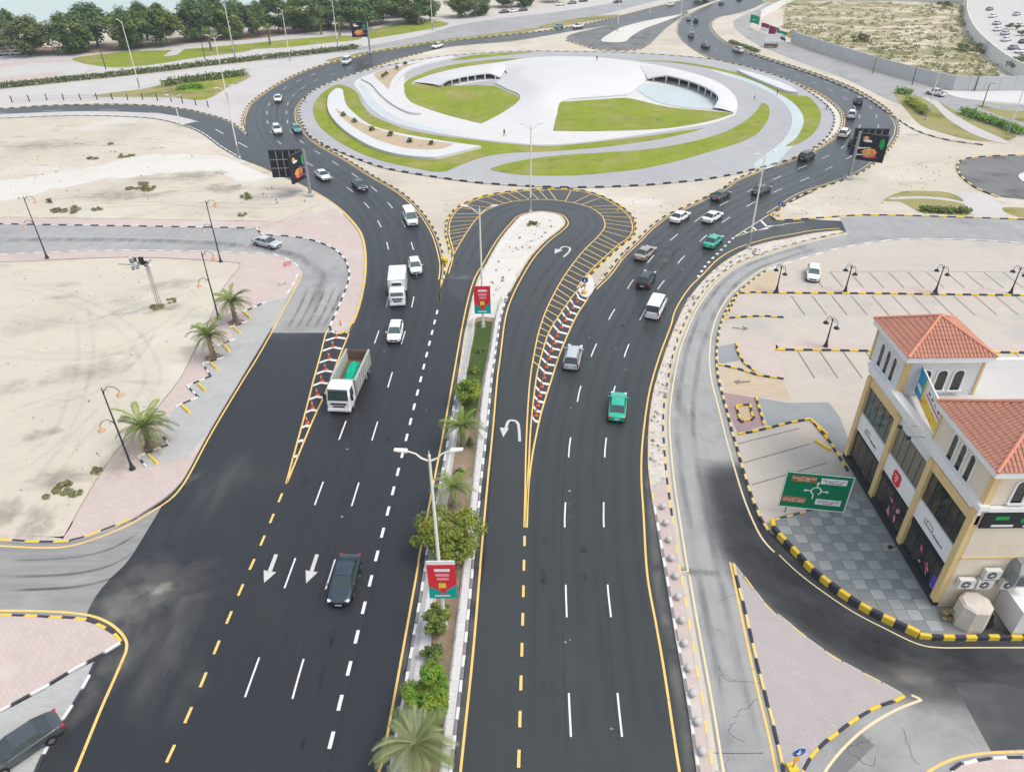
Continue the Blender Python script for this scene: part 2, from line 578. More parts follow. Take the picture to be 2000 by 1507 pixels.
def kerb(path, L, ma, mb_, wd=.25, h=.16, parent=None, z=0.0, far=False, gap=.97, name='kerb_stone'):
    """painted kerb stones laid one by one along a path; far ones too small to pick apart are joined"""
    A = Arc(path)
    n = max(1, round(A.L/L))
    L = A.L/n
    if parent is None:
        parent = struct(link('kerb', None, None, path[0]))
    ploc = parent.matrix_world.translation if parent.parent is None else Vector()
    ploc = parent.location
    if far:
        b = MB()
        for i in range(n):
            p = A.at((i+.5)*L)
            b.box((p.x-ploc.x, p.y-ploc.y, z+h/2), (L*gap, wd, h), A.ang((i+.5)*L), i % 2)
        o = b.build('kerb_row', [ma, mb_], parent)
        tag(o, kind='stuff')
        return parent
    for i in range(n):
        p = A.at((i+.5)*L)
        o = link(name, kerb_mesh((ma, mb_)[i % 2]), parent, (p.x-ploc.x+RND.gauss(0, .012), p.y-ploc.y+RND.gauss(0, .012), z-RND.random()*.02))
        o.rotation_euler = (RND.gauss(0, .02), RND.gauss(0, .008), A.ang((i+.5)*L)+RND.gauss(0, .018))
        o.scale = (L*gap*RND.uniform(.93, 1.01), wd*RND.uniform(.95, 1.05), h)
    return parent


def dashes(path, start, dl, period, wd, m, parent, z, name='lane_dash', end=None):
    A = Arc(path)
    d = start
    while d+dl < (end or A.L):
        MB().ribbon(A.cut(d, d+dl), wd, z).build(name, m, parent)
        d += period


def line(path, wd, m, parent, z, name='edge_line'):
    return MB().ribbon(path, wd, z).build(name, m, parent)


def terrain(name, pts, step, hf, m, z=0.0, edge=True):
    """ground sheet with real undulation inside an outline"""
    P2 = [Vector((p.x, p.y)) for p in pts]
    x0, x1 = min(p.x for p in P2), max(p.x for p in P2)
    y0, y1 = min(p.y for p in P2), max(p.y for p in P2)

    def inside(x, y):
        c = False
        for i in range(len(P2)):
            a, b = P2[i], P2[i-1]
            if (a.y > y) != (b.y > y) and x < (b.x-a.x)*(y-a.y)/(b.y-a.y)+a.x:
                c = not c
        return c
    n0 = len(P2)
    vs = list(P2)
    y = y0
    rr = random.Random(5)
    while y < y1:
        x = x0
        while x < x1:
            px, py = x+rr.uniform(-.3, .3)*step, y+rr.uniform(-.3, .3)*step
            if inside(px, py) and min((Vector((px, py))-q).length for q in P2) > step*.5:
                vs.append(Vector((px, py)))
            x += step
        y += step
    v, _, f, ov, *_ = delaunay_2d_cdt(vs, [], [list(range(n0))], 1, 1e-4)
    V3 = []
    for i, p in enumerate(v):
        onb = any(k < n0 for k in ov[i])
        V3.append((p.x, p.y, z+(0 if onb and edge else hf(p.x, p.y))))
    b = MB().add(V3, [tuple(t) for t in f])
    o = b.build(name, m)
    o.data.polygons.foreach_set('use_smooth', [True]*len(o.data.polygons))
    return struct(o)


def fbm(x, y, s, seed=0.0):
    return noise.fractal(Vector((x*s, y*s, seed)), 1.0, 2.0, 4)


# wear, dust and stains: thin films whose cover fades out through their own noise
def film(name, c, rough=.9, sc=.8, lo=.35, hi=.7):
    m = bpy.data.materials.new(name)
    m.use_nodes = True
    N, L = m.node_tree.nodes, m.node_tree.links
    b = N['Principled BSDF']
    b.inputs['Base Color'].default_value = (*c, 1)
    b.inputs['Roughness'].default_value = rough
    b.inputs['Specular IOR Level'].default_value = .25
    at = N.new('ShaderNodeAttribute')
    at.attribute_name = 'cover'
    tc = N.new('ShaderNodeTexCoord')
    mp = N.new('ShaderNodeMapping')
    mp.inputs['Scale'].default_value = sc if isinstance(sc, tuple) else (sc, sc, sc)
    nz = N.new('ShaderNodeTexNoise')
    nz.inputs['Scale'].default_value = 1
    nz.inputs['Detail'].default_value = 6
    nz.inputs['Roughness'].default_value = .65
    L.new(tc.outputs['Object'], mp.inputs[0])
    L.new(mp.outputs[0], nz.inputs['Vector'])
    mr = N.new('ShaderNodeMapRange')
    mr.inputs[1].default_value, mr.inputs[2].default_value = lo, hi
    L.new(nz.outputs['Fac'], mr.inputs[0])
    mu = N.new('ShaderNodeMath')
    mu.operation = 'MULTIPLY'
    L.new(at.outputs['Fac'], mu.inputs[0])
    L.new(mr.outputs[0], mu.inputs[1])
    L.new(mu.outputs[0], b.inputs['Alpha'])
    MATS[name] = m


film('film_resurf', (.055, .058, .062), .6, (.25, .25, 1), .05, .42)
film('film_soil', (.34, .31, .255), .95, (.5, .5, 1), .3, .65)
film('film_pale', (.5, .48, .45), .95, (.4, .4, 1), .3, .6)
film('film_oil', (.012, .013, .015), .4, (.9, .9, 1), .3, .6)
film('film_dust', (.3, .285, .26), .95, .35)
film('film_sand', (.46, .43, .37), .95, .6)
film('film_grey', (.13, .133, .133), .8, (.5, .12, 1))
film('film_dark', (.02, .021, .023), .7, (.35, .35, 1))
film('film_track', (.06, .065, .068), .45, (.8, .08, 1), .3, .75)
film('film_rubber', (.05, .05, .052), .7, (.1, .5, 1), .3, .65)


def cover(o, vals):
    a = o.data.attributes.new('cover', 'FLOAT', 'POINT')
    a.data.foreach_set('value', vals)
    return o


def wear(path, wd, m, k, parent, z, name='tyre_wear', zf=None):
    """soft-edged band along a path"""
    n_ = len(path)
    cols = [offset(path, wd*t) for t in (.5, .22, 0, -.22, -.5)]
    vs, va = [], []
    for i in range(n_):
        e = min(1, i/3, (n_-1-i)/3)
        for c, a in zip(cols, (0, .7, 1, .7, 0)):
            vs.append((c[i].x, c[i].y, z+(zf(c[i].x, c[i].y) if zf else 0)))
            va.append(a*k*e)
    fs = [(i*5+j+1, (i+1)*5+j+1, (i+1)*5+j, i*5+j) for i in range(n_-1) for j in range(4)]
    return cover(MB().add(vs, fs).build(name, m, parent), va)


def stain(c, rx, ry, rz, m, k, parent, z, name='stain', zf=None):
    """soft-edged blotch"""
    p = G(*c)
    vs, va = [(p.x, p.y, z)], [k]
    n_ = 24
    rr = random.Random(int(c[0]*3+c[1]))
    cs, sn = math.cos(rz), math.sin(rz)
    js = [rr.uniform(.75, 1.15) for _ in range(n_)]
    for f_, a in ((.35, .85), (.7, .4), (1.0, 0)):
        for i in range(n_):
            t = i*2*math.pi/n_
            x, y = math.cos(t)*rx*f_*js[i], math.sin(t)*ry*f_*js[i]
            vs.append((p.x+x*cs-y*sn, p.y+x*sn+y*cs, z))
            va.append(a*k)
    fs = [(0, 1+i, 1+(i+1) % n_) for i in range(n_)]
    for r_ in range(2):
        o_ = 1+r_*n_
        fs += [(o_+i, o_+n_+i, o_+n_+(i+1) % n_, o_+(i+1) % n_) for i in range(n_)]
    if zf:
        vs = [(x, y, z+zf(x, y)) for x, y, _ in vs]
    return cover(MB().add(vs, fs).build(name, m, parent), va)


ORD = ['first', 'second', 'third', 'fourth', 'fifth', 'sixth', 'seventh', 'eighth', 'ninth', 'tenth', 'eleventh', 'twelfth', 'thirteenth', 'fourteenth', 'fifteenth', 'sixteenth', 'seventeenth', 'eighteenth', 'nineteenth', 'twentieth', 'twenty-first', 'twenty-second']

# ================================================================== GROUND, SEA, ROADS
ground_far = [Vector((-1900, 420, 0)), Vector((-220, 300, 0)), Vector((-95, 395, 0)), Vector((-20, 520, 0)), Vector((300, 900, 0)), Vector((900, 1500, 0)), Vector((1900, 2400, 0)), Vector((1900, -200, 0)), Vector((-1900, -200, 0))]
sheet('ground', ground_far, 0.0, 'sand')
MB().box((0, 1400, -.95), (3800, 2600, .3)).build('sea', 'sea')
struct(bpy.data.objects['sea'])

# edges shared by roads, lines and kerbs (photo points)
E_LEFT_OUT = [(681, 652), (699, 609), (710, 566), (715, 526), (714, 488), (707, 458), (694, 438), (674, 416), (651, 397), (628, 382), (590, 362), (538, 340), (500, 322), (466, 309), (428, 287), (391, 260), (353, 245), (302, 233), (227, 228), (126, 227), (0, 232), (-200, 240)]
E_APP_TOP = [(-200, 217), (0, 213), (75, 208), (176, 205), (277, 206), (353, 213), (403, 224), (441, 236), (466, 251), (481, 265)]
E_NW_OUT = [(481, 265), (475, 240), (477, 227), (486, 207), (500, 194), (525, 176), (563, 154), (601, 137), (651, 122), (691, 113), (727, 103), (777, 95), (828, 86), (903, 78), (1000, 68), (1075, 59), (1151, 46), (1214, 31), (1277, 15), (1335, 1), (1400, -15)]
E_NW_IN = [(1440, -10), (1403, 0), (1378, 8), (1335, 23), (1265, 38), (1207, 48), (1176, 52), (1113, 62), (1063, 71), (1000, 81), (928, 87), (873, 93), (828, 103), (777, 116), (727, 133), (676, 151), (626, 173), (596, 191), (582, 209), (579, 224), (583, 241), (601, 265), (626, 285), (676, 313), (727, 345), (765, 367), (790, 384), (815, 408), (835, 435), (850, 463), (860, 496), (864, 521), (862, 546)]
E_UT_OUT = [(872, 534), (880, 507), (881, 488), (874, 460), (874, 443), (877, 429), (893, 408), (928, 390), (966, 380), (1000, 375), (1050, 371), (1101, 370), (1139, 374), (1176, 385), (1209, 403), (1232, 423), (1239, 445), (1232, 463), (1209, 481), (1176, 511), (1151, 536), (1131, 564)]
E_RT_IN = [(1150, 581), (1161, 564), (1189, 536), (1214, 503), (1247, 471), (1272, 446), (1302, 424), (1353, 400), (1413, 370), (1441, 351), (1500, 328), (1563, 307), (1606, 285), (1636, 262), (1646, 242), (1644, 222), (1626, 202), (1596, 181), (1550, 161), (1500, 145), (1441, 128), (1393, 116), (1363, 101), (1338, 83), (1325, 65), (1325, 48), (1335, 35), (1378, 13), (1413, 0), (1450, -14)]
E_RT_OUT = [(1530, -14), (1500, 2), (1470, 17), (1430, 29), (1408, 33), (1392, 43), (1389, 54), (1400, 70), (1425, 87), (1460, 101), (1540, 127), (1600, 147), (1660, 170), (1700, 192), (1730, 212), (1748, 235), (1753, 250), (1749, 268), (1734, 291), (1710, 315), (1676, 338), (1626, 358), (1563, 380), (1525, 404), (1503, 418)]
E_SLIP_TOP = [(1503, 418), (1505, 425), (1515, 430), (1538, 431), (1601, 427), (1676, 422), (1752, 422), (1850, 425), (2000, 430), (2200, 438)]
E_STRIP_L = [(1372, 1560), (1358, 1492), (1344, 1392), (1331, 1312), (1316, 1230), (1298, 1120), (1295, 1103), (1280, 1017), (1270, 954), (1265, 904), (1266, 841), (1271, 790), (1281, 745), (1302, 680), (1325, 622), (1345, 584), (1378, 544), (1416, 511), (1461, 486), (1500, 474), (1538, 467), (1588, 457), (1640, 451)]
E_STRIP_R = [(1652, 455), (1601, 465), (1550, 478), (1500, 493), (1441, 515), (1393, 550), (1356, 597), (1334, 643), (1318, 686), (1307, 738), (1299, 790), (1297, 830), (1299, 870), (1304, 930), (1314, 1005), (1330, 1113), (1333, 1125), (1349, 1222), (1367, 1325), (1378, 1390), (1393, 1490), (1404, 1560)]

A_left, A_app, A_nw, A_nwin = cr(E_LEFT_OUT), cr(E_APP_TOP), cr(E_NW_OUT), cr(E_NW_IN)
A_ut, A_rin, A_rout, A_slip = cr(E_UT_OUT), cr(E_RT_IN), cr(E_RT_OUT), cr(E_SLIP_TOP)
A_sl, A_sr = cr(E_STRIP_L), cr(E_STRIP_R)

asph = pl([(-60, 1570), (-200, 1320), (-200, 1035), (100, 1035), (290, 960), (460, 735), (530, 640), (650, 640)])+A_left+A_app+A_nw[1:]+A_nwin+A_ut+A_rin+A_rout+A_slip[1:20]+pl([(1610, 430), (1652, 432), (1652, 453), (1588, 461), (1500, 482), (1441, 500), (1400, 530), (1360, 575), (1335, 620), (1312, 680), (1292, 745), (1280, 800), (1274, 850), (1274, 905), (1280, 960), (1296, 1040), (1312, 1120), (1345, 1300), (1375, 1492), (1390, 1570)])
ROAD = sheet('main_road', asph, .012, 'asphalt')
ZR = .012
ZM = .03
loop = sheet('turning_loop_road', cr([(1108, 78), (1139, 88), (1176, 97), (1242, 97), (1272, 83), (1298, 58), (1320, 42), (1345, 26), (1345, 26), (1335, 22), (1265, 37), (1207, 47), (1140, 61), (1112, 69)], True, 4), .016, 'asphalt_mid')
slab('loop_nose', cr([(1174, 79), (1186, 83), (1219, 82), (1235, 70), (1260, 56), (1302, 41), (1335, 28), (1335, 28), (1265, 41), (1215, 54), (1190, 67)], True, 4), .14, 'sand_pale')

# worn side and service roads
SIDE = sheet('side_road', cr([(-250, 1040), (60, 1050), (150, 1050), (250, 1015), (318, 985), (318, 985), (285, 1040), (250, 1095), (215, 1130), (190, 1160), (172, 1192), (168, 1215), (168, 1215), (100, 1215), (-60, 1205), (-250, 1205)], True, 4), .018, 'asphalt_skid')
SERV = sheet('service_road', cr([(-250, 430), (0, 437), (250, 441), (494, 444), (494, 444), (520, 455), (560, 458), (600, 463), (635, 474), (665, 492), (684, 520), (688, 545), (680, 570), (666, 605), (652, 640), (645, 650), (645, 650), (527, 650), (527, 650), (548, 610), (572, 560), (584, 535), (580, 520), (560, 507), (500, 500), (252, 494), (0, 502), (-250, 512)], True, 4), .018, 'asphalt_worn')
E_SR_R = [(2200, 486), (2000, 476), (1903, 470), (1777, 468), (1702, 475), (1626, 489), (1550, 511), (1500, 527), (1466, 551), (1434, 579), (1413, 612), (1401, 647), (1396, 698), (1401, 745), (1413, 790), (1428, 848), (1444, 904), (1464, 967), (1482, 1012), (1502, 1050), (1530, 1080), (1570, 1117), (1628, 1160), (1680, 1193), (1731, 1219), (1790, 1247), (1830, 1254), (1900, 1254), (2020, 1254)]
A_srR = cr(E_SR_R)
right_sr = pl([(1640, 425), (1752, 419), (2000, 428), (2200, 434)])+A_srR+pl([(2250, 1254), (2250, 1570), (1385, 1570)])+[p for p in reversed(offset(A_sr, .3))]
RSERV = sheet('parallel_service_road', right_sr, .018, 'asphalt_worn')
# darker resurfaced lengths of the service road
sheet('road_patch', pl([(1862, 1332), (1962, 1335), (2010, 1350), (2060, 1460), (1935, 1466)]), .026, 'asphalt_patch')
sheet('road_patch', pl([(1682, 1432), (1708, 1455), (1655, 1507), (1640, 1530), (1590, 1530), (1625, 1480)]), .026, 'asphalt_mid')
sheet('road_patch', pl([(1289, 482), (1330, 482), (1314, 523), (1252, 523)]), .016, 'asphalt_patch')
sheet('road_patch', pl([(880, 520), (930, 520), (925, 545), (870, 545)]), .016, 'asphalt_patch')
sheet('older_carriageway', cr([(905, 1560), (945, 1120), (968, 836), (982, 698), (992, 622), (1006, 580), (1028, 541), (1052, 501), (1080, 471), (1103, 453), (1115, 440), (1113, 428), (1099, 415), (1065, 408), (1033, 410), (1010, 417), (998, 425), (998, 425), (960, 465), (930, 515), (905, 590), (905, 590), (872, 560), (885, 500), (878, 450), (895, 410), (966, 382), (1050, 373), (1139, 376), (1205, 403), (1235, 443), (1205, 482), (1150, 536), (1131, 566), (1150, 583), (1150, 583), (1190, 537), (1249, 471), (1353, 402), (1441, 353), (1530, 320), (1530, 320), (1600, 362), (1530, 402), (1505, 427), (1505, 427), (1588, 448), (1500, 470), (1441, 489), (1378, 547), (1345, 587), (1302, 683), (1281, 748), (1266, 841), (1265, 904), (1280, 1017), (1316, 1230), (1344, 1392), (1372, 1560), (1372, 1560)], True, 3), .0155, 'asphalt_older')
# dust, rubber and dirt lying on the roads
stain((318, 1150), 1.1, .8, .3, 'film_sand', .8, ROAD, .019)
stain((290, 1175), 6.5, 4.0, .5, 'film_dust', .38, ROAD, .0175)
stain((230, 1190), 7, 4.0, 1.2, 'film_dust', .5, ROAD, .0165)
stain((330, 1280), 3.5, 7.0, .25, 'film_grey', .6, ROAD, .0165)
stain((420, 960), 3.0, 9.0, -.35, 'film_grey', .5, ROAD, .0165)
stain((200, 1330), 1.6, 6.0, -.35, 'film_dust', .45, ROAD, .018)
stain((330, 960), 1.0, 5.0, -.6, 'film_dust', .6, ROAD, .018)
stain((590, 640), 5.0, 3.2, .1, 'film_dust', .5, ROAD, .019)

# ------------------------------------------------------------------ painted markings on the main road
E_MED = [(735, 1560), (740, 1507), (754, 1449), (814, 1120), (821, 1075), (863, 861), (885, 739), (906, 622), (924, 551), (944, 514), (971, 468), (1000, 433), (1012, 422), (1033, 415), (1063, 413), (1096, 419), (1108, 430), (1109, 440), (1096, 453), (1073, 471), (1045, 501), (1020, 541), (1000, 581), (987, 622), (977, 698), (971, 743), (963, 836), (951, 957), (939, 1093), (937, 1120), (924, 1274), (901, 1492), (895, 1560)]
A_med = cr(E_MED)
line(A_med, .17, 'line_yellow', ROAD, ZM)
line(A_left[:60], .17, 'line_yellow', ROAD, ZM)
line(offset(A_nwin, -.35)[40:], .17, 'line_yellow', ROAD, ZM)
line(offset(A_nw, -.4)[4:60], .17, 'line_yellow', ROAD, ZM)
line(offset(A_rin, -.35)[5:110], .17, 'line_yellow', ROAD, ZM)
line(offset(A_rout, -.5)[20:], .15, 'line_cream', ROAD, ZM)
line(offset(A_ut, -.3), .16, 'line_yellow', ROAD, ZM)
R_EDGE = [(1340, 1560), (1326, 1500), (1298, 1315), (1282, 1222), (1264, 1120), (1257, 1005), (1253, 942), (1253, 891), (1257, 841), (1265, 783), (1274, 742), (1290, 690), (1310, 637), (1320, 604), (1345, 564), (1373, 536), (1403, 506), (1441, 484), (1500, 466), (1538, 459), (1590, 450), (1640, 446)]
line(cr(R_EDGE), .17, 'line_yellow', ROAD, ZM)
# yellow line round the corner by the bus bay and along the left kerb
W_EDGE = [(588, 529), (588, 541), (576, 564), (558, 597), (533, 645), (500, 703), (476, 741), (416, 841), (373, 921), (353, 953), (330, 977), (285, 1006), (245, 1028), (196, 1048), (150, 1063), (113, 1069), (58, 1069), (0, 1066), (-150, 1062)]
A_w = cr(W_EDGE)
line(A_w, .17, 'line_yellow', ROAD, .028)
SW_EDGE = [(-150, 1192), (0, 1192), (103, 1194), (167, 1200), (205, 1212), (231, 1230), (246, 1250), (247, 1268), (241, 1285), (221, 1331), (195, 1390), (149, 1503), (125, 1560)]
line(cr(SW_EDGE), .2, 'line_yellow', ROAD, .028)


def pdash(pairs, wd, m, name='lane_dash', parent=None, z=ZM):
    for a, b in pairs:
        MB().ribbon([G(*a), G(*b)], wd, z).build(name, m, parent or ROAD)


# long white lane dashes (3 m on, 6.3 m off)
L2 = cr([(560, 1405), (597, 1274), (656, 1088), (702, 939), (738, 822), (767, 725), (792, 645), (809, 577), (814, 530), (807, 486), (789, 439), (762, 401), (729, 368), (687, 339), (640, 310), (600, 285), (572, 262), (562, 240), (560, 215), (566, 195), (585, 176), (615, 158), (650, 145), (690, 131), (740, 117), (800, 103), (860, 92), (930, 83), (1000, 75), (1080, 66), (1150, 54), (1220, 38), (1300, 19)])
L3 = cr([(470, 1385), (510, 1274), (577, 1090), (632, 939), (676, 822), (712, 725), (741, 643), (758, 584), (763, 530), (757, 480), (741, 437), (716, 401), (684, 371), (645, 345), (600, 318), (560, 292), (534, 265), (523, 240), (522, 215), (532, 192), (552, 175), (580, 160), (620, 142), (660, 130)])
aL2, aL3 = Arc(L2), Arc(L3)


def near_d(A, p):
    q = G(*p)
    return min(range(0, int(A.L*10)), key=lambda i: (A.at(i/10)-q).length)/10


dashes(L2, near_d(aL2, (572, 1363)), 3.1, 9.35, .13, 'line_white', ROAD, ZM)
dashes(L3, near_d(aL3, (478, 1360)), 3.1, 9.35, .13, 'line_white', ROAD, ZM)
R1 = cr([(1119, 1560), (1115, 1437), (1111, 1353), (1107, 1207), (1105, 1142), (1103, 1037), (1104, 988), (1110, 902), (1114, 858), (1127, 788), (1134, 756), (1154, 698), (1164, 674), (1187, 628), (1200, 605), (1222, 570), (1236, 548), (1265, 513), (1280, 496), (1311, 468), (1331, 452), (1360, 431), (1376, 420), (1413, 398), (1470, 370), (1530, 342), (1590, 317), (1640, 292), (1670, 265), (1680, 242), (1675, 218), (1655, 196), (1615, 173), (1560, 150), (1500, 129), (1440, 112), (1395, 95), (1365, 75), (1352, 55), (1360, 38), (1390, 20), (1430, 3)])
R2 = cr([(1228, 1560), (1215, 1439), (1206, 1353), (1194, 1212), (1187, 1146), (1180, 1042), (1179, 990), (1181, 906), (1183, 865), (1196, 775), (1216, 709), (1224, 683), (1243, 638), (1255, 615), (1277, 577), (1291, 556), (1317, 524), (1331, 506), (1357, 481), (1373, 466), (1398, 444), (1417, 430), (1450, 409), (1468, 398), (1520, 372), (1580, 347), (1640, 318), (1685, 290), (1710, 262), (1715, 240), (1705, 215), (1680, 193), (1630, 168), (1570, 145), (1500, 122), (1445, 104)])
dashes(R1, near_d(Arc(R1), (1115, 1437)), 3.1, 9.35, .13, 'line_white', ROAD, ZM)
dashes(R2, near_d(Arc(R2), (1215, 1439)), 3.1, 9.35, .13, 'line_white', ROAD, ZM)
# short bold dashes of the U-turn lane and yellow lane dashes
L1 = cr([(628, 1530), (632, 1503), (648, 1443), (664, 1373), (681, 1309), (709, 1193), (734, 1093), (767, 962), (794, 855), (820, 748), (844, 649), (856, 600)])
dashes(L1, near_d(Arc(L1), (642, 1463)), 1.15, 2.62, .24, 'line_white', ROAD, ZM)
Y1 = cr([(316, 1507), (326, 1487), (374, 1382), (424, 1262), (470, 1152), (514, 1053), (553, 959), (560, 942)])
dashes(Y1, near_d(Arc(Y1), (326, 1487)), 1.15, 2.62, .2, 'line_yellow', ROAD, ZM)
Y2 = cr([(1011, 1560), (1014, 1460), (1017, 1350), (1021, 1209), (1023, 1120), (1025, 1035)])
dashes(Y2, near_d(Arc(Y2), (1013, 1499)), 1.15, 2.65, .2, 'line_yellow', ROAD, ZM)
dashes(cr([(-150, 223), (0, 221), (110, 216), (190, 215), (260, 217), (320, 223), (370, 233), (415, 250), (450, 270), (490, 292)]), 1, 5, 14, .2, 'line_white', ROAD, ZM)
dashes(cr([(1434, 463), (1405, 492), (1380, 517), (1357, 550)]), .3, .6, 1.75, .35, 'line_white', ROAD, ZM)
pdash([((636, 168), (645, 171)), ((655, 168), (663, 171)), ((618, 175), (625, 178))], .3, 'line_faded')


def along(P, n):
    A = Arc(P)
    return [A.at(A.L*i/(n-1)) for i in range(n)]


def gore(lp, rp, n, sgn, t0, t1, white=.4, side=''):
    """painted nose: V bars between two edge lines and red flexible posts down the middle"""
    Lp, Rp = along(lp, 101), along(rp, 101)
    for i in range(n):
        t = t0+(t1-t0)*i/(n-1)
        k = int(t*100)
        a, b = Lp[k], Rp[k]
        wdt = (b-a).length
        if wdt < .35:
            continue
        k2 = min(100, max(0, k+3))
        d = ((Lp[k2]+Rp[k2])/2-(Lp[k-3]+Rp[k-3])/2).normalized()
        c = (a+b)/2+d*sgn*min(wdt*.22, .55)
        th = d*white
        v = [a.lerp(b, .06), c, a.lerp(b, .94)]
        MB().add([(p.x, p.y, ZM) for p in v]+[((p+th).x, (p+th).y, ZM) for p in v], [(0, 1, 4, 3), (1, 2, 5, 4)]).build('chevron_bar', 'line_white', ROAD)
        if wdt > .7:
            q = (a+b)/2+d*.9
            t_ = thing('flexible_post', None, 'road post', (q.x, q.y, ZM), 0, 'red flexible posts on the painted road noses')
            t_['label'] = '%s red flexible post from the tip of the %s chevron nose' % (ORD[i], side)
            MB().cyl((0, 0, 0), (0, 0, .75), .1, .08, 8).build('post', 'red_orange', t_)
            MB().cyl((0, 0, .5), (0, 0, .62), .095, .092, 8).build('band', 'line_white', t_)
            MB().cyl((0, 0, 0), (0, 0, .06), .26, .2, 8).build('base', 'red_orange', t_)


gl_l = cr([(559, 944), (576, 881), (591, 826), (603, 780), (612, 744), (626, 693), (636, 653), (645, 637)])
gl_r = cr([(561, 942), (586, 881), (611, 821), (633, 773), (650, 730), (665, 692), (678, 660), (690, 632)])
line(gl_l, .17, 'line_yellow', ROAD, ZM)
line(gl_r, .17, 'line_yellow', ROAD, ZM)
gore(gl_l, gl_r, 11, 1, .12, .96, .42, 'left')
gr_l = cr([(1026, 1030), (1030, 954), (1033, 901), (1037, 830), (1046, 748), (1054, 708), (1071, 652), (1093, 615), (1118, 579), (1131, 564)])
gr_r = cr([(1029, 1030), (1032, 954), (1038, 901), (1045, 861), (1058, 803), (1076, 745), (1091, 698), (1106, 660), (1126, 617), (1149, 582)])
line(gr_l, .15, 'line_yellow', ROAD, ZM)
line(gr_r, .17, 'line_yellow', ROAD, ZM)
gore(gr_l, gr_r, 16, -1, .34, .97, .42, 'right')
# hatched band inside the U-turn
h_in = cr([(1024, 1030), (1026, 950), (1027, 891), (1030, 815), (1035, 745), (1042, 698), (1054, 642), (1073, 592), (1101, 541), (1136, 494), (1164, 466), (1179, 448), (1181, 435), (1174, 420), (1151, 405), (1113, 395), (1063, 390), (1000, 394), (954, 409), (928, 431), (901, 471), (881, 507), (869, 534), (862, 560), (857, 594)])
line(h_in, .15, 'line_yellow', ROAD, ZM)
line(cr([(857, 594), (861, 565), (862, 546)]), .17, 'line_yellow', ROAD, ZM)
h_out = gr_l[20:]+[p for p in reversed(A_ut)]
hi, ho = along(h_in[20:-6], 201), along(h_out, 201)
k = 8
while k < 196:
    a = hi[k]
    b = min(ho[max(0, k-30):min(200, k+30)], key=lambda q: (q-a).length)
    a2 = b-a
    tdir = (hi[min(200, k+2)]-hi[k-2]).normalized()
    if a2.length > .5:
        e = b+tdir*(-min(a2.length*.6, 1.6) if k < 110 else min(a2.length*.45, 1.2))
        e = min(ho, key=lambda q: (q-e).length)
        MB().ribbon([a, e], .13, ZM+.002).build('hatch_line', 'line_yellow', ROAD)
    k += 3
# exit nose, far right
line(cr([(1434, 463), (1470, 440), (1503, 419)]), .16, 'line_cream', ROAD, ZM)
line(cr([(1434, 463), (1470, 452), (1520, 440), (1570, 434)]), .16, 'line_cream', ROAD, ZM)
pdash([((1452, 452), (1460, 455)), ((1468, 443), (1478, 450)), ((1486, 431), (1498, 443)), ((1478, 450), (1500, 446)), ((1498, 443), (1530, 439))], .35, 'line_white', 'chevron_bar')


def arrow(pts, m='line_white', nm='road_arrow'):
    MB().flat(pl(pts), ZM).build(nm, m, ROAD)


arrow([(536, 1082), (543, 1083), (531, 1116), (540, 1117), (516, 1138), (515, 1113), (523, 1115)], 'line_faded')
arrow([(616, 1082), (623, 1083), (612, 1116), (621, 1117), (598, 1139), (597, 1113), (605, 1115)], 'line_faded')
MB().ribbon(cr([(1015, 862), (1014, 842), (1011, 826), (1002, 821), (993, 823), (988, 836)]), .28, ZM).build('road_arrow', 'line_faded', ROAD)
arrow([(976, 835), (994, 836), (983, 854)], 'line_faded')
MB().ribbon(cr([(1101, 502), (1112, 491), (1112, 484), (1101, 482), (1093, 487)]), .3, ZM).build('road_arrow', 'line_faded', ROAD)
arrow([(1084, 486), (1099, 489), (1083, 496)], 'line_faded')
# wheel tracks
for P_, d0 in ((L2, 1.0), (L2, 2.5), (L3, 1.0), (L3, 2.5), (L3, -1.0), (L3, -2.5), (L2, -1), (L2, -2.4)):
    wear(offset(P_, d0)[4:110], .9, 'film_track', .3, ROAD, .0185)
for P_, d0 in ((R1, 1.0), (R1, 2.5), (R1, -1.0), (R1, -2.5), (R2, -1.0), (R2, -2.5)):
    wear(offset(P_, d0)[4:130], .9, 'film_track', .38, ROAD, .0195)
wear(offset(cr(R_EDGE), -.75)[:70], 1.1, 'film_dust', .5, ROAD, .0185)
wear(offset(A_med, -.25), .7, 'film_dust', .3, ROAD, .0205)
for P_, d0 in ((h_in, 1.2), (h_in, 2.8)):
    wear(offset(P_, d0)[20:110], .9, 'film_track', .35, ROAD, .0195)
# seams, oil drips and odd patches
for P_, d0 in ((L1, -.35), (L2, .3), (L3, .28), (R1, .3), (R2, .25)):
    wear(offset(P_, d0)[2:90], .12, 'film_oil', .3, ROAD, .0215, 'seam')
ro = random.Random(31)
for P_ in (L1, L2, L3, R1, R2):
    A_ = Arc(offset(P_, 1.75))
    for _ in range(7):
        q = A_.at(ro.uniform(2, min(A_.L, 110)))
        stain(PX(q), ro.uniform(.15, .5), ro.uniform(.3, 1.6), 0, 'film_oil', ro.uniform(.2, .5), ROAD, .022)
for _ in range(40):
    P_ = ro.choice((L1, L2, L3, R1, R2))
    A_ = Arc(offset(P_, ro.uniform(-1.5, 1.5)))
    q = A_.at(ro.uniform(2, min(A_.L, 120)))
    stain(PX(q), ro.uniform(.06, .16), ro.uniform(.06, .16), 0, 'film_pale', 1.0, ROAD, .0225)
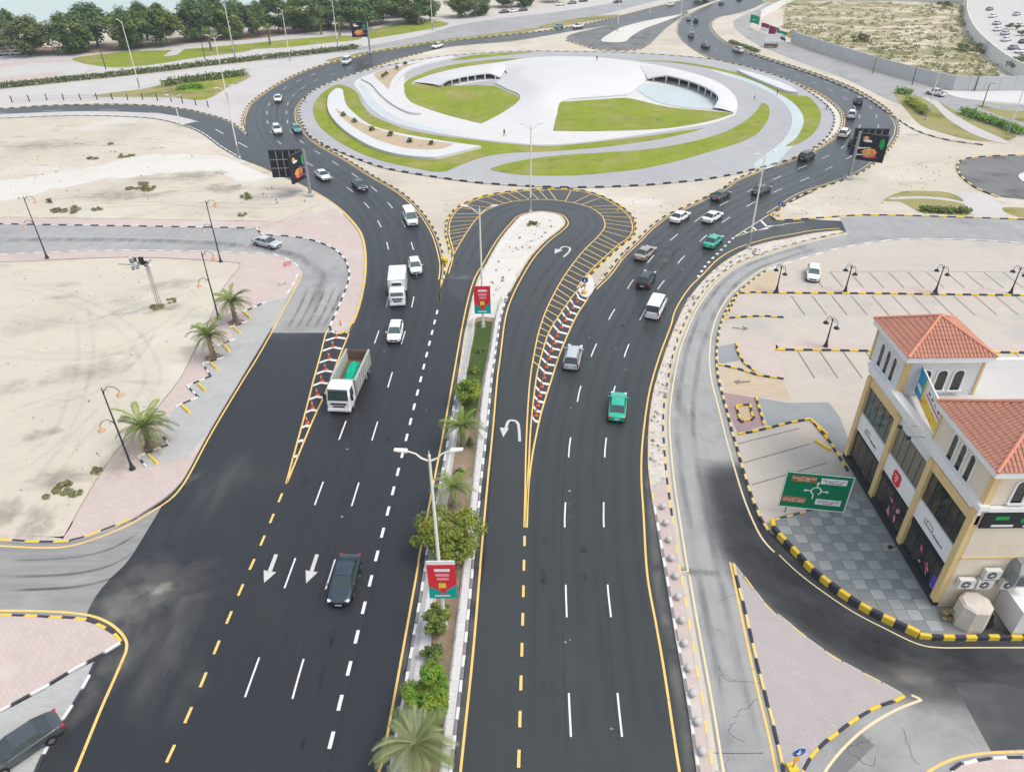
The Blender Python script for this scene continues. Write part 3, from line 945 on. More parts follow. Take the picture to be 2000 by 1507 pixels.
# service road lines
line(offset(A_sr, .55), .16, 'line_cream', RSERV, .034)
line(offset(A_srR, -.6)[30:100], .16, 'line_cream', RSERV, .034)
line(offset(A_srR, -.45)[100:], .1, 'line_cream', RSERV, .034)
line(cr([(1426, 1098), (1432, 1125), (1449, 1207), (1475, 1327), (1500, 1430), (1516, 1507), (1526, 1560)]), .17, 'line_yellow', RSERV, .034)
line(cr([(1596, 1530), (1625, 1487), (1660, 1448), (1700, 1415), (1750, 1386), (1800, 1366), (1800, 1366), (1780, 1357)]), .17, 'line_cream', RSERV, .034)
line(cr([(1795, 1530), (1811, 1508), (1859, 1483), (1911, 1472), (1978, 1468), (2050, 1468)]), .17, 'line_yellow', RSERV, .034)
for d0 in (1.3, 2.9):
    wear(offset(A_sr, d0)[8:100], .8, 'film_grey', .5, RSERV, .0285)
bend = cr([(1440, 900), (1452, 975), (1474, 1050), (1515, 1115), (1590, 1180), (1690, 1248), (1800, 1290), (1900, 1295), (2010, 1290), (2100, 1285)])
wear(bend, 8.6, 'film_resurf', 1.0, RSERV, .024)
wear(bend, 7.0, 'film_resurf', .9, RSERV, .0255)
for c_, rx, ry, rz, k in (((1540, 1120), 6, 2.4, -.7, .8), ((1700, 1260), 8, 2.2, -.45, .8), ((1900, 1290), 5, 1.6, 0, .95), ((1470, 1030), 2.5, 5, .3, .7), ((1620, 1200), 8, 1.2, -.6, .6)):
    stain(c_, rx, ry, rz, 'film_dark', k, RSERV, .0285)
for c_, rx, ry, rz, k in (((1780, 1330), 4, 2, .3, .8), ((1680, 1480), 3, 3, .3, .6), ((1850, 1400), 5, 3, .3, .5), ((1320, 760), .8, 12, .0, .6)):
    stain(c_, rx, ry, rz, 'film_dust', k, RSERV, .0275)
rk = random.Random(8)
for x, y in ((1400, 1180), (1415, 1240), (1405, 1300), (1440, 1330), (1430, 1400), (1455, 1450), (1425, 1480), (1380, 930), (1400, 1010), (1370, 860), (1700, 1440), (1760, 1420)):
    q = G(x, y)
    a_ = rk.uniform(0, 6.3)
    pts_ = [q.copy()]
    for k in range(rk.randrange(8, 22)):
        a_ += rk.uniform(-.9, .9)
        q = q+Vector((math.cos(a_), math.sin(a_), 0))*.22
        pts_.append(q.copy())
    MB().ribbon(pts_, rk.uniform(.02, .035), .0295).build('crack', 'asphalt_patch', RSERV)
MB().ribbon(pl([(1396, 1470), (1440, 1471), (1490, 1470)]), .05, .0295).build('crack', 'asphalt_patch', RSERV)
MB().ribbon(pl([(1420, 930), (1440, 925), (1455, 922)]), .05, .0295).build('crack', 'asphalt_patch', RSERV)
for y_ in (1090, 1122, 1148):
    wear(cr([(20, y_+4), (90, y_+2), (160, y_-4), (220, y_-20), (270, y_-48)]), .35, 'film_rubber', .6, SIDE, .0225)
for dx in (0, 18, 34, 52, 68):
    wear(cr([(560+dx, 645), (585+dx, 600), (602+dx, 560)]), .5, 'film_rubber', .55, SERV, .0225)
wear(cr([(-100, 470), (200, 468), (400, 474), (500, 484), (580, 500), (620, 530), (625, 565), (605, 620)]), 2.2, 'film_grey', .6, SERV, .0225)
line(cr([(0, 460), (200, 462), (420, 470)]), .08, 'line_faded', SERV, .026)

# ------------------------------------------------------------------ pavements, islands and their painted kerbs
PAV = .13
med_in = offset(A_med, -.75)
# median
MED = slab('median', med_in, PAV, 'white_paving')
kerb([p for p in offset(A_med, -.62)][:30], 1.0, 'kerb_white', 'kerb_worn', .22, .17, MED)
kerb([p for p in offset(A_med, -.62)][30:110], 1.0, 'kerb_stone', 'kerb_gold', .22, .17, MED)
kerb([p for p in offset(A_med, -.62)][110:], 1.0, 'kerb_white', 'kerb_worn', .22, .17, MED)
# sandy nose of the median and the planted strip
MB().flat(cr([(931, 600), (940, 555), (960, 520), (985, 478), (1008, 446), (1028, 429), (1062, 423), (1092, 428), (1098, 436), (1080, 455), (1050, 482), (1022, 517), (1003, 550), (985, 590), (977, 620), (977, 620), (931, 622)], True, 4), PAV+.006).build('sandy_nose', 'sand_pale', MED)
bed = cr([(931, 622), (968, 622), (968, 622), (958, 690), (945, 760), (935, 850), (925, 950), (905, 1120), (890, 1250), (872, 1400), (855, 1560), (855, 1560), (808, 1560), (808, 1560), (822, 1400), (835, 1300), (852, 1150), (868, 1020), (885, 900), (900, 800), (912, 720), (925, 650)], True, 4)
MB().flat(bed, PAV+.008).build('planting_strip', 'soil', MED)
MB().flat(cr([(932, 630), (962, 630), (962, 630), (955, 680), (940, 755), (928, 830), (928, 830), (893, 830), (893, 830), (905, 760), (918, 700), (928, 650)], True, 4), PAV+.014).build('turf', 'turf_dark', MED)
MB().flat(cr([(910, 640), (925, 622), (925, 622), (918, 680), (905, 740), (890, 820), (872, 920), (850, 1060), (835, 1160), (818, 1270), (800, 1380), (775, 1560), (775, 1560), (756, 1560), (756, 1560), (782, 1400), (806, 1270), (826, 1160), (848, 1010), (868, 900), (888, 780), (900, 700)], True, 4), PAV+.008).build('paver_path', 'grey_paving', MED)
kerb(cr([(925, 650), (912, 720), (900, 800), (885, 900), (868, 1020), (852, 1150), (835, 1300), (822, 1400), (808, 1540)]), 1.2, 'concrete', 'concrete', .16, .26, MED)
kerb(cr([(966, 640), (958, 690), (945, 760), (935, 850), (925, 950), (905, 1120), (890, 1250), (872, 1400), (858, 1540)]), 1.2, 'concrete', 'concrete', .16, .26, MED)

# north-west lot: pink pavement, parking bay apron, open sand
w_kerb = offset(A_w, -.75)
nw = slab('corner_pavement', cr([(588, 531), (586, 541), (573, 566), (553, 597), (528, 645), (495, 700), (471, 740), (411, 840), (368, 920), (347, 950), (318, 976), (285, 998), (245, 1021), (196, 1041), (151, 1056), (113, 1061), (58, 1061), (0, 1058), (-150, 1054), (-150, 1054), (-150, 1040), (100, 1050), (126, 1050), (176, 962), (227, 885), (280, 830), (328, 775), (360, 730), (385, 680), (410, 630), (430, 580), (450, 545), (470, 520), (440, 512), (252, 503), (0, 513), (-200, 520), (-200, 520), (-200, 508), (0, 499), (252, 491), (500, 497), (545, 503), (568, 512), (580, 520)], True, 4), PAV, 'pink_paving')
kerb(offset(A_w, -.62)[58:], 1.25, 'kerb_yellow', 'kerb_black', .24, .17, nw)
kerb(offset(A_w, -.62)[0:14], 1.25, 'kerb_stone', 'kerb_white', .24, .17, nw)
kerb(cr([(-200, 507), (0, 498), (252, 490), (500, 496), (545, 502), (568, 511), (582, 521)]), 1.3, 'kerb_stone', 'kerb_white', .24, .17, nw, far=True)
apron = pl([(364, 897), (287, 914), (270, 894), (328, 872), (316, 848), (343, 797), (386, 779), (366, 756), (413, 737), (396, 713), (438, 700), (424, 678), (461, 664), (449, 642), (484, 630), (474, 612), (520, 592), (552, 584), (573, 566), (553, 597), (528, 645), (495, 700), (471, 740), (411, 840)])
ap = MB().flat(apron, PAV+.006).build('parking_apron', 'grey_paving', nw)
for a, b in (((270, 894), (330, 871)), ((343, 797), (388, 778)), ((366, 756), (413, 737)), ((396, 713), (438, 700)), ((424, 678), (461, 664)), ((449, 642), (484, 630)), ((474, 612), (520, 592)), ((316, 848), (330, 871)), ((287, 914), (270, 894)), ((366, 756), (388, 778)), ((396, 713), (413, 737))):
    kerb([G(*a), G(*b)], .75, 'kerb_white', 'kerb_black', .16, .16, nw, z=PAV)
for _i, (a, b) in enumerate((((290, 889), (309, 908)), ((355, 793), (372, 809)), ((387, 751), (403, 766)), ((411, 710), (426, 724)), ((435, 674), (449, 689)), ((456, 641), (470, 653)), ((476, 611), (490, 623)))):
    p, q = G(*a), G(*b)
    c_ = (p+q)/2
    o = tag(MB().box((0, 0, .09), ((q-p).length, .22, .18), 0, 0, .9).build('wheel_stop', 'kerb_yellow'), '%s yellow wheel stop from the nearest left palm in the sawtooth parking bays' % ORD[_i], 'wheel stop', 'wheel stops by the left palms')
    o.location = (c_.x, c_.y, PAV+.006)
    o.rotation_euler.z = math.atan2(q.y-p.y, q.x-p.x)

# pink island between the service road and the main road
pk = cr([(508, 447), (515, 458), (550, 460), (593, 465), (626, 474), (656, 488), (674, 507), (682, 526), (683, 541), (677, 564), (664, 597), (651, 627), (646, 641), (650, 648), (661, 652), (672, 648), (680, 640), (695, 609), (706, 566), (711, 526), (710, 490), (703, 462), (690, 442), (670, 421), (650, 408), (630, 405), (560, 432), (530, 438)], True, 4)
PK = slab('splitter_pavement', pk, PAV, 'pink_paving')
kerb(cr([(500, 446), (515, 459), (550, 461), (593, 466), (626, 475), (656, 489), (674, 508), (681, 526), (682, 541), (676, 564), (663, 597), (650, 627), (645, 640), (650, 649), (661, 653)]), 1.3, 'kerb_white', 'kerb_black', .24, .17, PK)
kerb(cr([(661, 653), (673, 648), (682, 640), (697, 609), (708, 566), (713, 526), (712, 489), (705, 460), (692, 440), (672, 418)]), 1.1, 'kerb_yellow', 'kerb_stone', .24, .17, PK)
ns = slab('roadside_pavement', pl([(-250, 419), (0, 426), (250, 431), (510, 434), (560, 432), (530, 438), (508, 446), (494, 445), (250, 441), (0, 437), (-250, 430)]), PAV, 'pink_paving')
kerb(cr([(-200, 431), (0, 438), (252, 442), (494, 446)]), 1.35, 'kerb_white', 'kerb_black', .24, .17, ns)
# approach road pavement
ap2 = slab('approach_pavement', [p for p in offset(A_left, -.5)[80:]]+list(reversed([p for p in offset(A_left, -4.2)[80:]])), PAV, 'pale_paving')
kerb(offset(A_left, -.4)[66:], 1.3, 'kerb_white', 'kerb_stone', .24, .17, ap2, far=True)
kerb(offset(A_app, .35), 1.3, 'kerb_gold', 'kerb_black', .24, .17, None, far=True)
kerb(offset(A_nw, .3)[3:110], 1.5, 'kerb_gold', 'kerb_black', .3, .2, None, far=True)
kerb(offset(A_nwin, .35)[60:], 1.25, 'kerb_gold', 'kerb_black', .24, .17, None, far=True)
kerb(offset(A_rin, .35)[8:], 1.25, 'kerb_gold', 'kerb_black', .24, .17, None, far=True)
kerb(offset(A_rout, .35)[26:], 1.4, 'kerb_gold', 'kerb_black', .24, .17, None, far=True)
kerb(offset(A_ut, .25)[8:], 1.15, 'kerb_yellow', 'kerb_black', .24, .17, None)
kerb(offset(A_slip, .2), 1.35, 'kerb_yellow', 'kerb_black', .26, .18, None)
kerb(cr([(1104, 79), (1138, 90), (1176, 99), (1242, 99), (1274, 84)]), 1.5, 'kerb_gold', 'kerb_black', .3, .2, None, far=True)

# south-west corner pavement with its parking bay
swk = cr([(-150, 1201), (0, 1202), (103, 1206), (164, 1211), (195, 1222), (221, 1237), (236, 1254), (236, 1254), (190, 1285), (141, 1311), (82, 1347), (20, 1380), (-60, 1420), (-150, 1470)], True, 4)
SW = slab('street_corner_pavement', swk, PAV, 'pink_paving')
kerb(cr([(-100, 1201), (0, 1202), (103, 1206), (164, 1211), (195, 1222), (221, 1237), (236, 1253)]), 1.0, 'kerb_yellow', 'kerb_black', .22, .17, SW)
kerb(pl([(237, 1255), (190, 1284), (141, 1310), (82, 1346), (20, 1379), (-60, 1420)]), 1.15, 'kerb_white', 'kerb_black', .2, .19, SW)
bay = slab('parking_bay', pl([(190, 1289), (180, 1311), (154, 1359), (128, 1397), (105, 1433), (85, 1474), (45, 1560), (-200, 1560), (-200, 1500), (-60, 1424), (20, 1383), (82, 1350), (141, 1314)]), .06, 'grey_paving')
kerb(pl([(189, 1290), (180, 1310), (154, 1359), (128, 1397), (105, 1433), (85, 1474), (52, 1545)]), 1.2, 'kerb_black', 'kerb_white', .2, .13, bay)

# strip between the main road and the parallel service road
ST = slab('separator_strip', A_sl+A_sr, PAV, 'rubble')
MB().flat(cr([(1372, 1560), (1358, 1492), (1344, 1392), (1331, 1312), (1316, 1230), (1298, 1115), (1283, 1025), (1272, 960), (1272, 960), (1303, 940), (1303, 940), (1314, 1005), (1330, 1113), (1349, 1222), (1367, 1325), (1378, 1390), (1393, 1490), (1404, 1560)], True, 4), PAV+.006).build('strip_paving', 'pink_paving', ST)
kerb(offset(A_sl, -.12)[:38], 1.0, 'kerb_white', 'kerb_worn', .2, .17, ST)
kerb(offset(A_sl, -.12)[38:], 1.0, 'kerb_gold', 'kerb_stone', .2, .17, ST)
kerb(list(reversed(offset(A_sr, -.12)))[:34], 1.0, 'kerb_gold', 'kerb_stone', .2, .17, ST)
kerb(list(reversed(offset(A_sr, -.12)))[34:], 1.0, 'kerb_gold', 'kerb_black', .2, .17, ST)

# triangular pink island and the island at the corner
tri = cr([(1432, 1103), (1432, 1103), (1445, 1122), (1500, 1188), (1533, 1213), (1577, 1249), (1628, 1285), (1700, 1324), (1746, 1349), (1763, 1357), (1763, 1357), (1755, 1365), (1718, 1378), (1680, 1398), (1649, 1421), (1608, 1452), (1577, 1488), (1560, 1530), (1560, 1530), (1534, 1530), (1534, 1530), (1528, 1492), (1507, 1400), (1480, 1300), (1455, 1190)], True, 4)
TRI = slab('triangle_island', tri, PAV, 'pink_grey_paving')
kerb(cr([(1763, 1358), (1755, 1366), (1718, 1379), (1680, 1399), (1649, 1422), (1608, 1453), (1577, 1489), (1560, 1532)]), .95, 'kerb_yellow', 'kerb_black', .2, .17, TRI)
kerb(cr([(1431, 1101), (1454, 1190), (1479, 1300), (1506, 1400), (1527, 1492), (1534, 1532)]), 1.3, 'kerb_gold', 'kerb_black', .2, .17, TRI)
kerb(cr([(1434, 1103), (1500, 1187), (1533, 1212), (1577, 1248), (1628, 1284), (1700, 1323), (1762, 1356)]), 1.3, 'kerb_stone', 'kerb_gold', .14, .15, TRI)
cor = slab('corner_island', cr([(1852, 1530), (1865, 1502), (1885, 1493), (1936, 1483), (2000, 1481), (2060, 1484), (2060, 1484), (2060, 1530), (2060, 1530)], True, 4), PAV, 'pink_paving')
kerb(cr([(1850, 1530), (1864, 1501), (1885, 1492), (1936, 1482), (2000, 1480), (2060, 1483)]), 1.0, 'kerb_white', 'kerb_black', .2, .17, cor)

# ------------------------------------------------------------------ open lots of sand, with real undulation
hl = lambda x, y: .12+.1*fbm(x, y, .12)+.05*fbm(x, y, .5, 3)
LOTL = terrain('sand_lot', cr([(-200, 518), (0, 514), (252, 505), (440, 513), (468, 521), (448, 546), (428, 580), (408, 630), (383, 680), (358, 730), (326, 775), (278, 830), (225, 885), (174, 962), (126, 1048), (126, 1048), (90, 1049), (-150, 1039), (-400, 1030)], True, 3), 1.6, hl, 'sand', PAV)
for P_ in ([(20, 560), (120, 580), (240, 640), (300, 730), (270, 800)], [(0, 690), (110, 700), (220, 690), (330, 640), (380, 590)], [(10, 820), (90, 790), (190, 760), (260, 700), (300, 640)], [(60, 990), (120, 900), (180, 830), (230, 780)], [(0, 620), (150, 640), (280, 600), (400, 560)], [(0, 930), (60, 900), (120, 850), (150, 780), (170, 690), (160, 600)]):
    for d0 in (.8, -.8):
        wear(offset(cr(P_, False, 8), d0), .7, 'film_soil', .12, LOTL, PAV+.06, 'tyre_track', hl)
for c_, rx, ry, k, m_ in (((85, 852), 2.2, 1.2, .9, 'film_soil'), ((75, 1020), 1.8, 2.6, 1, 'film_soil'), ((15, 1005), 1.6, 2.2, 1, 'film_soil'), ((230, 905), 1.6, 2.6, .9, 'film_soil'), ((250, 612), 2.4, 1.6, 1, 'film_pale'), ((110, 940), 3, 2, .6, 'film_soil'), ((320, 605), 3, 1.6, .9, 'film_soil'), ((60, 640), 5, 3, .5, 'film_pale'), ((180, 730), 6, 3, .45, 'film_soil'), ((330, 560), 5, 2, .5, 'film_soil'), ((40, 760), 4, 2, .5, 'film_soil')):
    stain(c_, rx, ry, .3, m_, k, LOTL, PAV+.06, 'stain', hl)
hu = lambda x, y: .12+.1*fbm(x, y, .06, 2)+.04*fbm(x, y, .3, 5)
LOTU = terrain('sand_lot_upper', cr([(-300, 262), (0, 248), (126, 243), (227, 244), (302, 250), (353, 261), (391, 278), (428, 305), (466, 326), (500, 340), (545, 357), (590, 378), (625, 398), (625, 398), (555, 428), (505, 432), (250, 428), (0, 424), (-300, 416)], True, 3), 3, hu, 'sand', .04)
terrain('dirt_track', cr([(-250, 370), (0, 352), (150, 328), (260, 305), (350, 296), (430, 304), (490, 330), (530, 346), (530, 346), (480, 362), (440, 352), (390, 340), (300, 348), (150, 366), (0, 396), (-250, 400)], True, 4), 3, lambda x, y: .06+hu(x, y), 'sand_pale', .05)
for P_ in ([(20, 400), (150, 385), (300, 385), (420, 365), (500, 360)], [(0, 300), (120, 290), (260, 275), (380, 290)], [(60, 420), (200, 405), (350, 400), (520, 405), (590, 400)]):
    for d0 in (.9, -.9):
        wear(offset(cr(P_, False, 8), d0), .9, 'film_soil', .2, LOTU, .12, 'tyre_track', hu)
for c_, rx, ry, k, m_ in (((380, 345), 7, 4, .9, 'film_soil'), ((440, 370), 6, 3, .8, 'film_soil'), ((230, 385), 9, 4, .6, 'film_soil'), ((80, 285), 12, 5, .5, 'film_soil'), ((520, 385), 6, 3, .8, 'film_pale')):
    stain(c_, rx, ry, .1, m_, k, LOTU, .12, 'stain', hu)

# ================================================================== ROUNDABOUT ISLAND
isl_edge = cr([(590, 240), (605, 266), (630, 282), (660, 296), (740, 326), (808, 340), (900, 354), (958, 360), (1060, 366), (1150, 367), (1253, 363), (1302, 359), (1372, 352), (1425, 343), (1460, 335), (1504, 324), (1555, 308), (1598, 284), (1620, 262), (1629, 240), (1624, 218), (1596, 192), (1552, 164), (1504, 145), (1438, 127), (1372, 115), (1240, 105), (1110, 102), (1030, 101), (960, 104), (880, 110), (800, 121), (740, 133), (680, 150), (640, 165), (606, 183), (588, 205), (585, 222)], True, 5)
ISL = slab('roundabout_island', isl_edge, .15, 'island_paving')
kerb(isl_edge+[isl_edge[0]], 1.6, 'kerb_black', 'kerb_stone', .4, .28, ISL, far=True)
sheet('ring_verge', cr([(1598, 284), (1620, 262), (1629, 240), (1624, 218), (1600, 196), (1600, 196), (1622, 203), (1639, 223), (1641, 242), (1632, 261), (1603, 283), (1603, 283)], True, 4), .03, 'sand_pale')
# promenade paving
prom = MB().flat(cr([(692, 164), (702, 180), (727, 214), (777, 242), (878, 265), (1000, 280), (1075, 284), (1176, 275), (1302, 257), (1391, 242), (1436, 226), (1436, 226), (1441, 205), (1428, 180), (1395, 158), (1330, 138), (1240, 121), (1150, 112), (1060, 112), (1010, 117), (960, 120), (890, 128), (840, 140), (800, 155), (790, 160), (790, 160), (800, 135), (886, 117), (886, 117), (870, 112), (800, 122), (740, 140), (705, 153)], True, 4), .16).build('promenade', 'white_paving', ISL)


def isl(nm, pts, m, z, n=4, flat=False):
    return MB().flat(cr(pts, True, n), z).build(nm, m, ISL)


def bed3(nm, pts, m, z1, parent=None):
    return MB().prism(cr(pts, True, 4), .1, z1).build(nm, m, parent or ISL)


isl('cycle_path', [(692, 163), (703, 172), (712, 192), (730, 214), (760, 232), (800, 247), (860, 259), (905, 265), (905, 265), (860, 255), (800, 240), (762, 222), (738, 204), (722, 184), (712, 166)], 'pale_blue_path', .168)
isl('cycle_path', [(1505, 330), (1535, 300), (1560, 272), (1570, 247), (1569, 226), (1553, 204), (1524, 185), (1471, 158), (1394, 136), (1394, 136), (1394, 141), (1465, 164), (1512, 188), (1536, 208), (1546, 228), (1545, 248), (1530, 275), (1500, 300), (1470, 325)], 'pale_blue_path', .168)
bed3('lawn', [(660, 167), (634, 180), (614, 204), (613, 224), (624, 248), (650, 270), (690, 294), (740, 314), (800, 328), (850, 337), (872, 336), (872, 336), (920, 316), (960, 305), (1000, 300), (1075, 297), (1176, 289), (1277, 275), (1340, 262), (1375, 252), (1375, 252), (1330, 258), (1277, 266), (1176, 278), (1075, 287), (1000, 283), (960, 279), (860, 267), (800, 256), (760, 242), (726, 226), (708, 206), (698, 184), (684, 173)], 'lawn', .2)
pl1 = bed3('planter', [(656, 179), (644, 190), (640, 204), (643, 224), (660, 248), (690, 272), (730, 294), (780, 308), (840, 314), (870, 310), (940, 292), (940, 292), (880, 284), (820, 274), (760, 262), (720, 248), (696, 230), (678, 212), (672, 192), (670, 181), (663, 178)], 'white_shell', .75)
MB().flat(cr([(656, 218), (672, 228), (700, 243), (740, 259), (800, 275), (888, 288), (888, 288), (860, 298), (800, 297), (740, 281), (700, 260), (670, 237)], True, 4), .76).build('planting_bed', 'bed_soil', pl1)
bed3('planter', [(722, 152), (735, 146), (770, 133), (830, 120), (880, 113), (886, 117), (850, 124), (805, 137), (782, 155), (770, 175), (766, 192), (775, 205), (815, 223), (822, 226), (800, 224), (770, 210), (745, 190), (725, 168), (706, 157)], 'white_shell', .6)
isl('planting_bed', [(731, 150), (760, 138), (830, 123), (830, 123), (790, 137), (768, 158), (760, 180), (760, 180), (748, 168)], 'bed_soil', .62)
isl('lawn', [(880, 119), (920, 110), (960, 106), (1035, 102), (1035, 102), (1035, 104), (960, 112), (905, 118)], 'lawn', .18)
isl('lawn', [(793, 160), (820, 147), (860, 133), (910, 124), (960, 118), (1015, 115), (1015, 115), (1000, 119), (950, 126), (900, 133), (850, 145), (812, 158), (805, 163), (790, 172)], 'lawn', .19)
bed3('lawn', [(959, 333), (975, 326), (1000, 319), (1075, 307), (1176, 300), (1277, 292), (1378, 272), (1441, 247), (1474, 222), (1487, 204), (1495, 205), (1502, 213), (1500, 234), (1478, 263), (1438, 282), (1372, 302), (1306, 320), (1240, 333), (1126, 344), (1040, 344), (1000, 341)], 'lawn', .2)
bed3('lawn', [(1535, 287), (1555, 271), (1568, 247), (1568, 227), (1552, 205), (1524, 186), (1471, 159), (1394, 137), (1317, 124), (1240, 119), (1240, 119), (1317, 121), (1394, 133), (1471, 153), (1526, 179), (1559, 188), (1579, 191), (1596, 208), (1603, 225), (1599, 247), (1583, 267), (1559, 282)], 'lawn', .2)
bed3('planter', [(1440, 141), (1475, 149), (1515, 163), (1545, 176), (1557, 186), (1557, 186), (1535, 183), (1500, 169), (1455, 150)], 'white_shell', .8)
bed3('lawn', [(794, 166), (790, 180), (800, 198), (830, 212), (880, 228), (940, 243), (940, 243), (960, 233), (982, 221), (1012, 200), (1012, 190), (990, 180), (967, 169), (967, 169), (878, 168), (806, 165)], 'lawn', .22)
bed3('lawn', [(1093, 205), (1080, 257), (1080, 257), (1155, 258), (1260, 255), (1328, 249), (1394, 236), (1434, 223), (1434, 223), (1372, 217), (1306, 211), (1240, 196), (1215, 193), (1170, 196), (1110, 200)], 'lawn', .22)

# white shell pavilion: a low dome with arms, and two crescent roofs over glazed galleries
SH = thing('shell_pavilion', 'white domed shell pavilion with crescent wings in the middle of the roundabout', 'pavilion', G(1085, 175))
o0 = SH.location.copy()


def rel(P):
    return [p-o0 for p in P]


dome_poly = cr([(1012, 120), (1060, 113), (1140, 113), (1190, 118), (1240, 126), (1262, 142), (1262, 160), (1240, 178), (1225, 188), (1225, 188), (1170, 193), (1115, 197), (1093, 204), (1088, 225), (1080, 258), (1080, 258), (1045, 258), (1000, 252), (962, 244), (945, 241), (945, 241), (985, 222), (1013, 200), (1013, 188), (990, 178), (967, 166), (967, 166), (985, 155), (990, 145), (975, 135), (960, 128)], True, 4)
P2 = [Vector((p.x, p.y)) for p in dome_poly]
cx, cy = G(1098, 165).x, G(1098, 165).y


def dome_h(x, y):
    d = math.hypot((x-cx)/26, (y-cy)/24)
    return .2+3.3*math.exp(-d*d*1.1)


step = 2.2
vs2 = list(P2)


def inp(x, y, P2=P2):
    c = False
    for i in range(len(P2)):
        a, b = P2[i], P2[i-1]
        if (a.y > y) != (b.y > y) and x < (b.x-a.x)*(y-a.y)/(b.y-a.y)+a.x:
            c = not c
    return c


yy = min(p.y for p in P2)
while yy < max(p.y for p in P2):
    xx = min(p.x for p in P2)
    while xx < max(p.x for p in P2):
        if inp(xx, yy) and min((Vector((xx, yy))-q).length for q in P2) > 1.0:
            vs2.append(Vector((xx, yy)))
        xx += step
    yy += step
v, _, f, ov, *_ = delaunay_2d_cdt(vs2, [], [list(range(len(P2)))], 1, 1e-4)
b = MB()
n0 = len(P2)
V3 = []
for i, p in enumerate(v):
    dd = min((p-q).length for q in P2)
    V3.append((p.x-o0.x, p.y-o0.y, dome_h(p.x, p.y)*min(1, .25+dd/7)+.1))
b.add(V3, [tuple(t) for t in f])
nb = [(p.x-o0.x, p.y-o0.y) for p in P2]
lo = [(x, y, .05) for x, y in nb]
hi_ = [(x, y, dome_h(x+o0.x, y+o0.y)*.25+.1) for x, y in nb]
b.add(lo+hi_, [((i+1) % n0, i, i+n0, (i+1) % n0+n0) for i in range(n0)])
o = b.build('shell_roof', 'white_shell', SH, True)


def crescent(outer, inner, zi0, zo, cols, nm):
    """roof rising from ground at the outer edge to zi at the inner edge; glazed wall and columns under it"""
    n_ = 41
    O, I = along(cr(outer), n_), along(cr(inner), n_)
    O, I = rel(O), rel(I)
    b = MB()
    t = .35
    ring = []
    zs = []
    for i_, (a, c) in enumerate(zip(O, I)):
        zi = max(.75, zi0*min(1, (i_+1)/7, (n_-i_)/7)**.6)
        zs.append(zi)
        ring.append([(a.x, a.y, .05), (a.x, a.y, zo), (a.x*.45+c.x*.55, a.y*.45+c.y*.55, zi*.92), (c.x, c.y, zi), (c.x, c.y, zi-t), (a.x*.25+c.x*.75, a.y*.25+c.y*.75, zi-t)])
    vs = [p for r in ring for p in r]
    k = 6
    fs = []
    for i in range(n_-1):
        for j in range(k-1):
            fs.append((i*k+j, (i+1)*k+j, (i+1)*k+j+1, i*k+j+1))
    b.add(vs, fs)
    b.build('wing_roof', 'white_shell', SH, True)
    wall = MB()
    gp = [(a.x*.22+c.x*.78, a.y*.22+c.y*.78) for a, c in zip(O, I)]
    for p, q, za_, zb_ in zip(gp, gp[1:], zs, zs[1:]):
        wall.quad((p[0], p[1], .1), (q[0], q[1], .1), (q[0], q[1], zb_-t), (p[0], p[1], za_-t))
    wall.build('gallery_glazing', 'shop_glass', SH)
    for i in range(cols):
        i_ = int((i+.5)*(n_-1)/cols)
        q = I[i_]
        MB().cyl((q.x, q.y, .05), (q.x, q.y, zs[i_]-t+.05), .2, None, 8).build('column', 'white_shell', SH, True)


crescent([(1250, 130), (1306, 136), (1361, 149), (1405, 168), (1434, 190), (1438, 212), (1431, 222)], [(1264, 159), (1306, 165), (1350, 177), (1383, 192), (1400, 206), (1398, 213), (1392, 216)], 2.3, .35, 9, 'r')
crescent([(808, 163), (840, 149), (900, 135), (960, 127), (1000, 122)], [(858, 172), (880, 169), (910, 162), (945, 157), (978, 156)], 1.9, .35, 7, 'l')
court = MB().flat(rel(cr([(1266, 166), (1306, 170), (1350, 181), (1380, 194), (1398, 208), (1392, 216), (1372, 214), (1328, 211), (1284, 201), (1250, 182), (1245, 172)], True, 4)), .24).build('reflecting_pool', 'pale_blue_path', SH)
MB().flat(rel(cr([(862, 174), (885, 170), (945, 160), (980, 158), (985, 166), (940, 168), (890, 170)], True, 4)), .24).build('sunken_court', 'island_paving', SH)
for i, (x, y) in enumerate(((672, 233), (693, 246), (727, 262), (764, 272), (802, 285), (843, 290), (755, 152), (776, 140), (750, 156), (792, 132))):
    q = G(x, y)
    t_ = thing('garden_shrub', ('%s tiny shrub from the left in the long sandy planter' % ORD[i] if i < 6 else '%s tiny shrub of the upper sandy planter on the roundabout' % ORD[i-6]), 'shrub', (q.x, q.y, .75), i, 'shrubs in the roundabout planters')
    bb = MB()
    rr = random.Random(i)
    for k in range(60):
        a, e, r_ = rr.uniform(0, 6.3), rr.uniform(-.2, 1.5), rr.uniform(.2, .75)
        c = Vector((math.cos(a)*math.cos(e)*r_, math.sin(a)*math.cos(e)*r_, .25+math.sin(e)*r_))
        u = Vector((rr.uniform(-1, 1), rr.uniform(-1, 1), rr.uniform(-.3, .6))).normalized()*.2
        w_ = u.orthogonal().normalized()*.13
        bb.quad(c-u-w_, c+u-w_, c+u+w_, c-u+w_)
    bb.build('foliage', 'leaf_olive', t_)

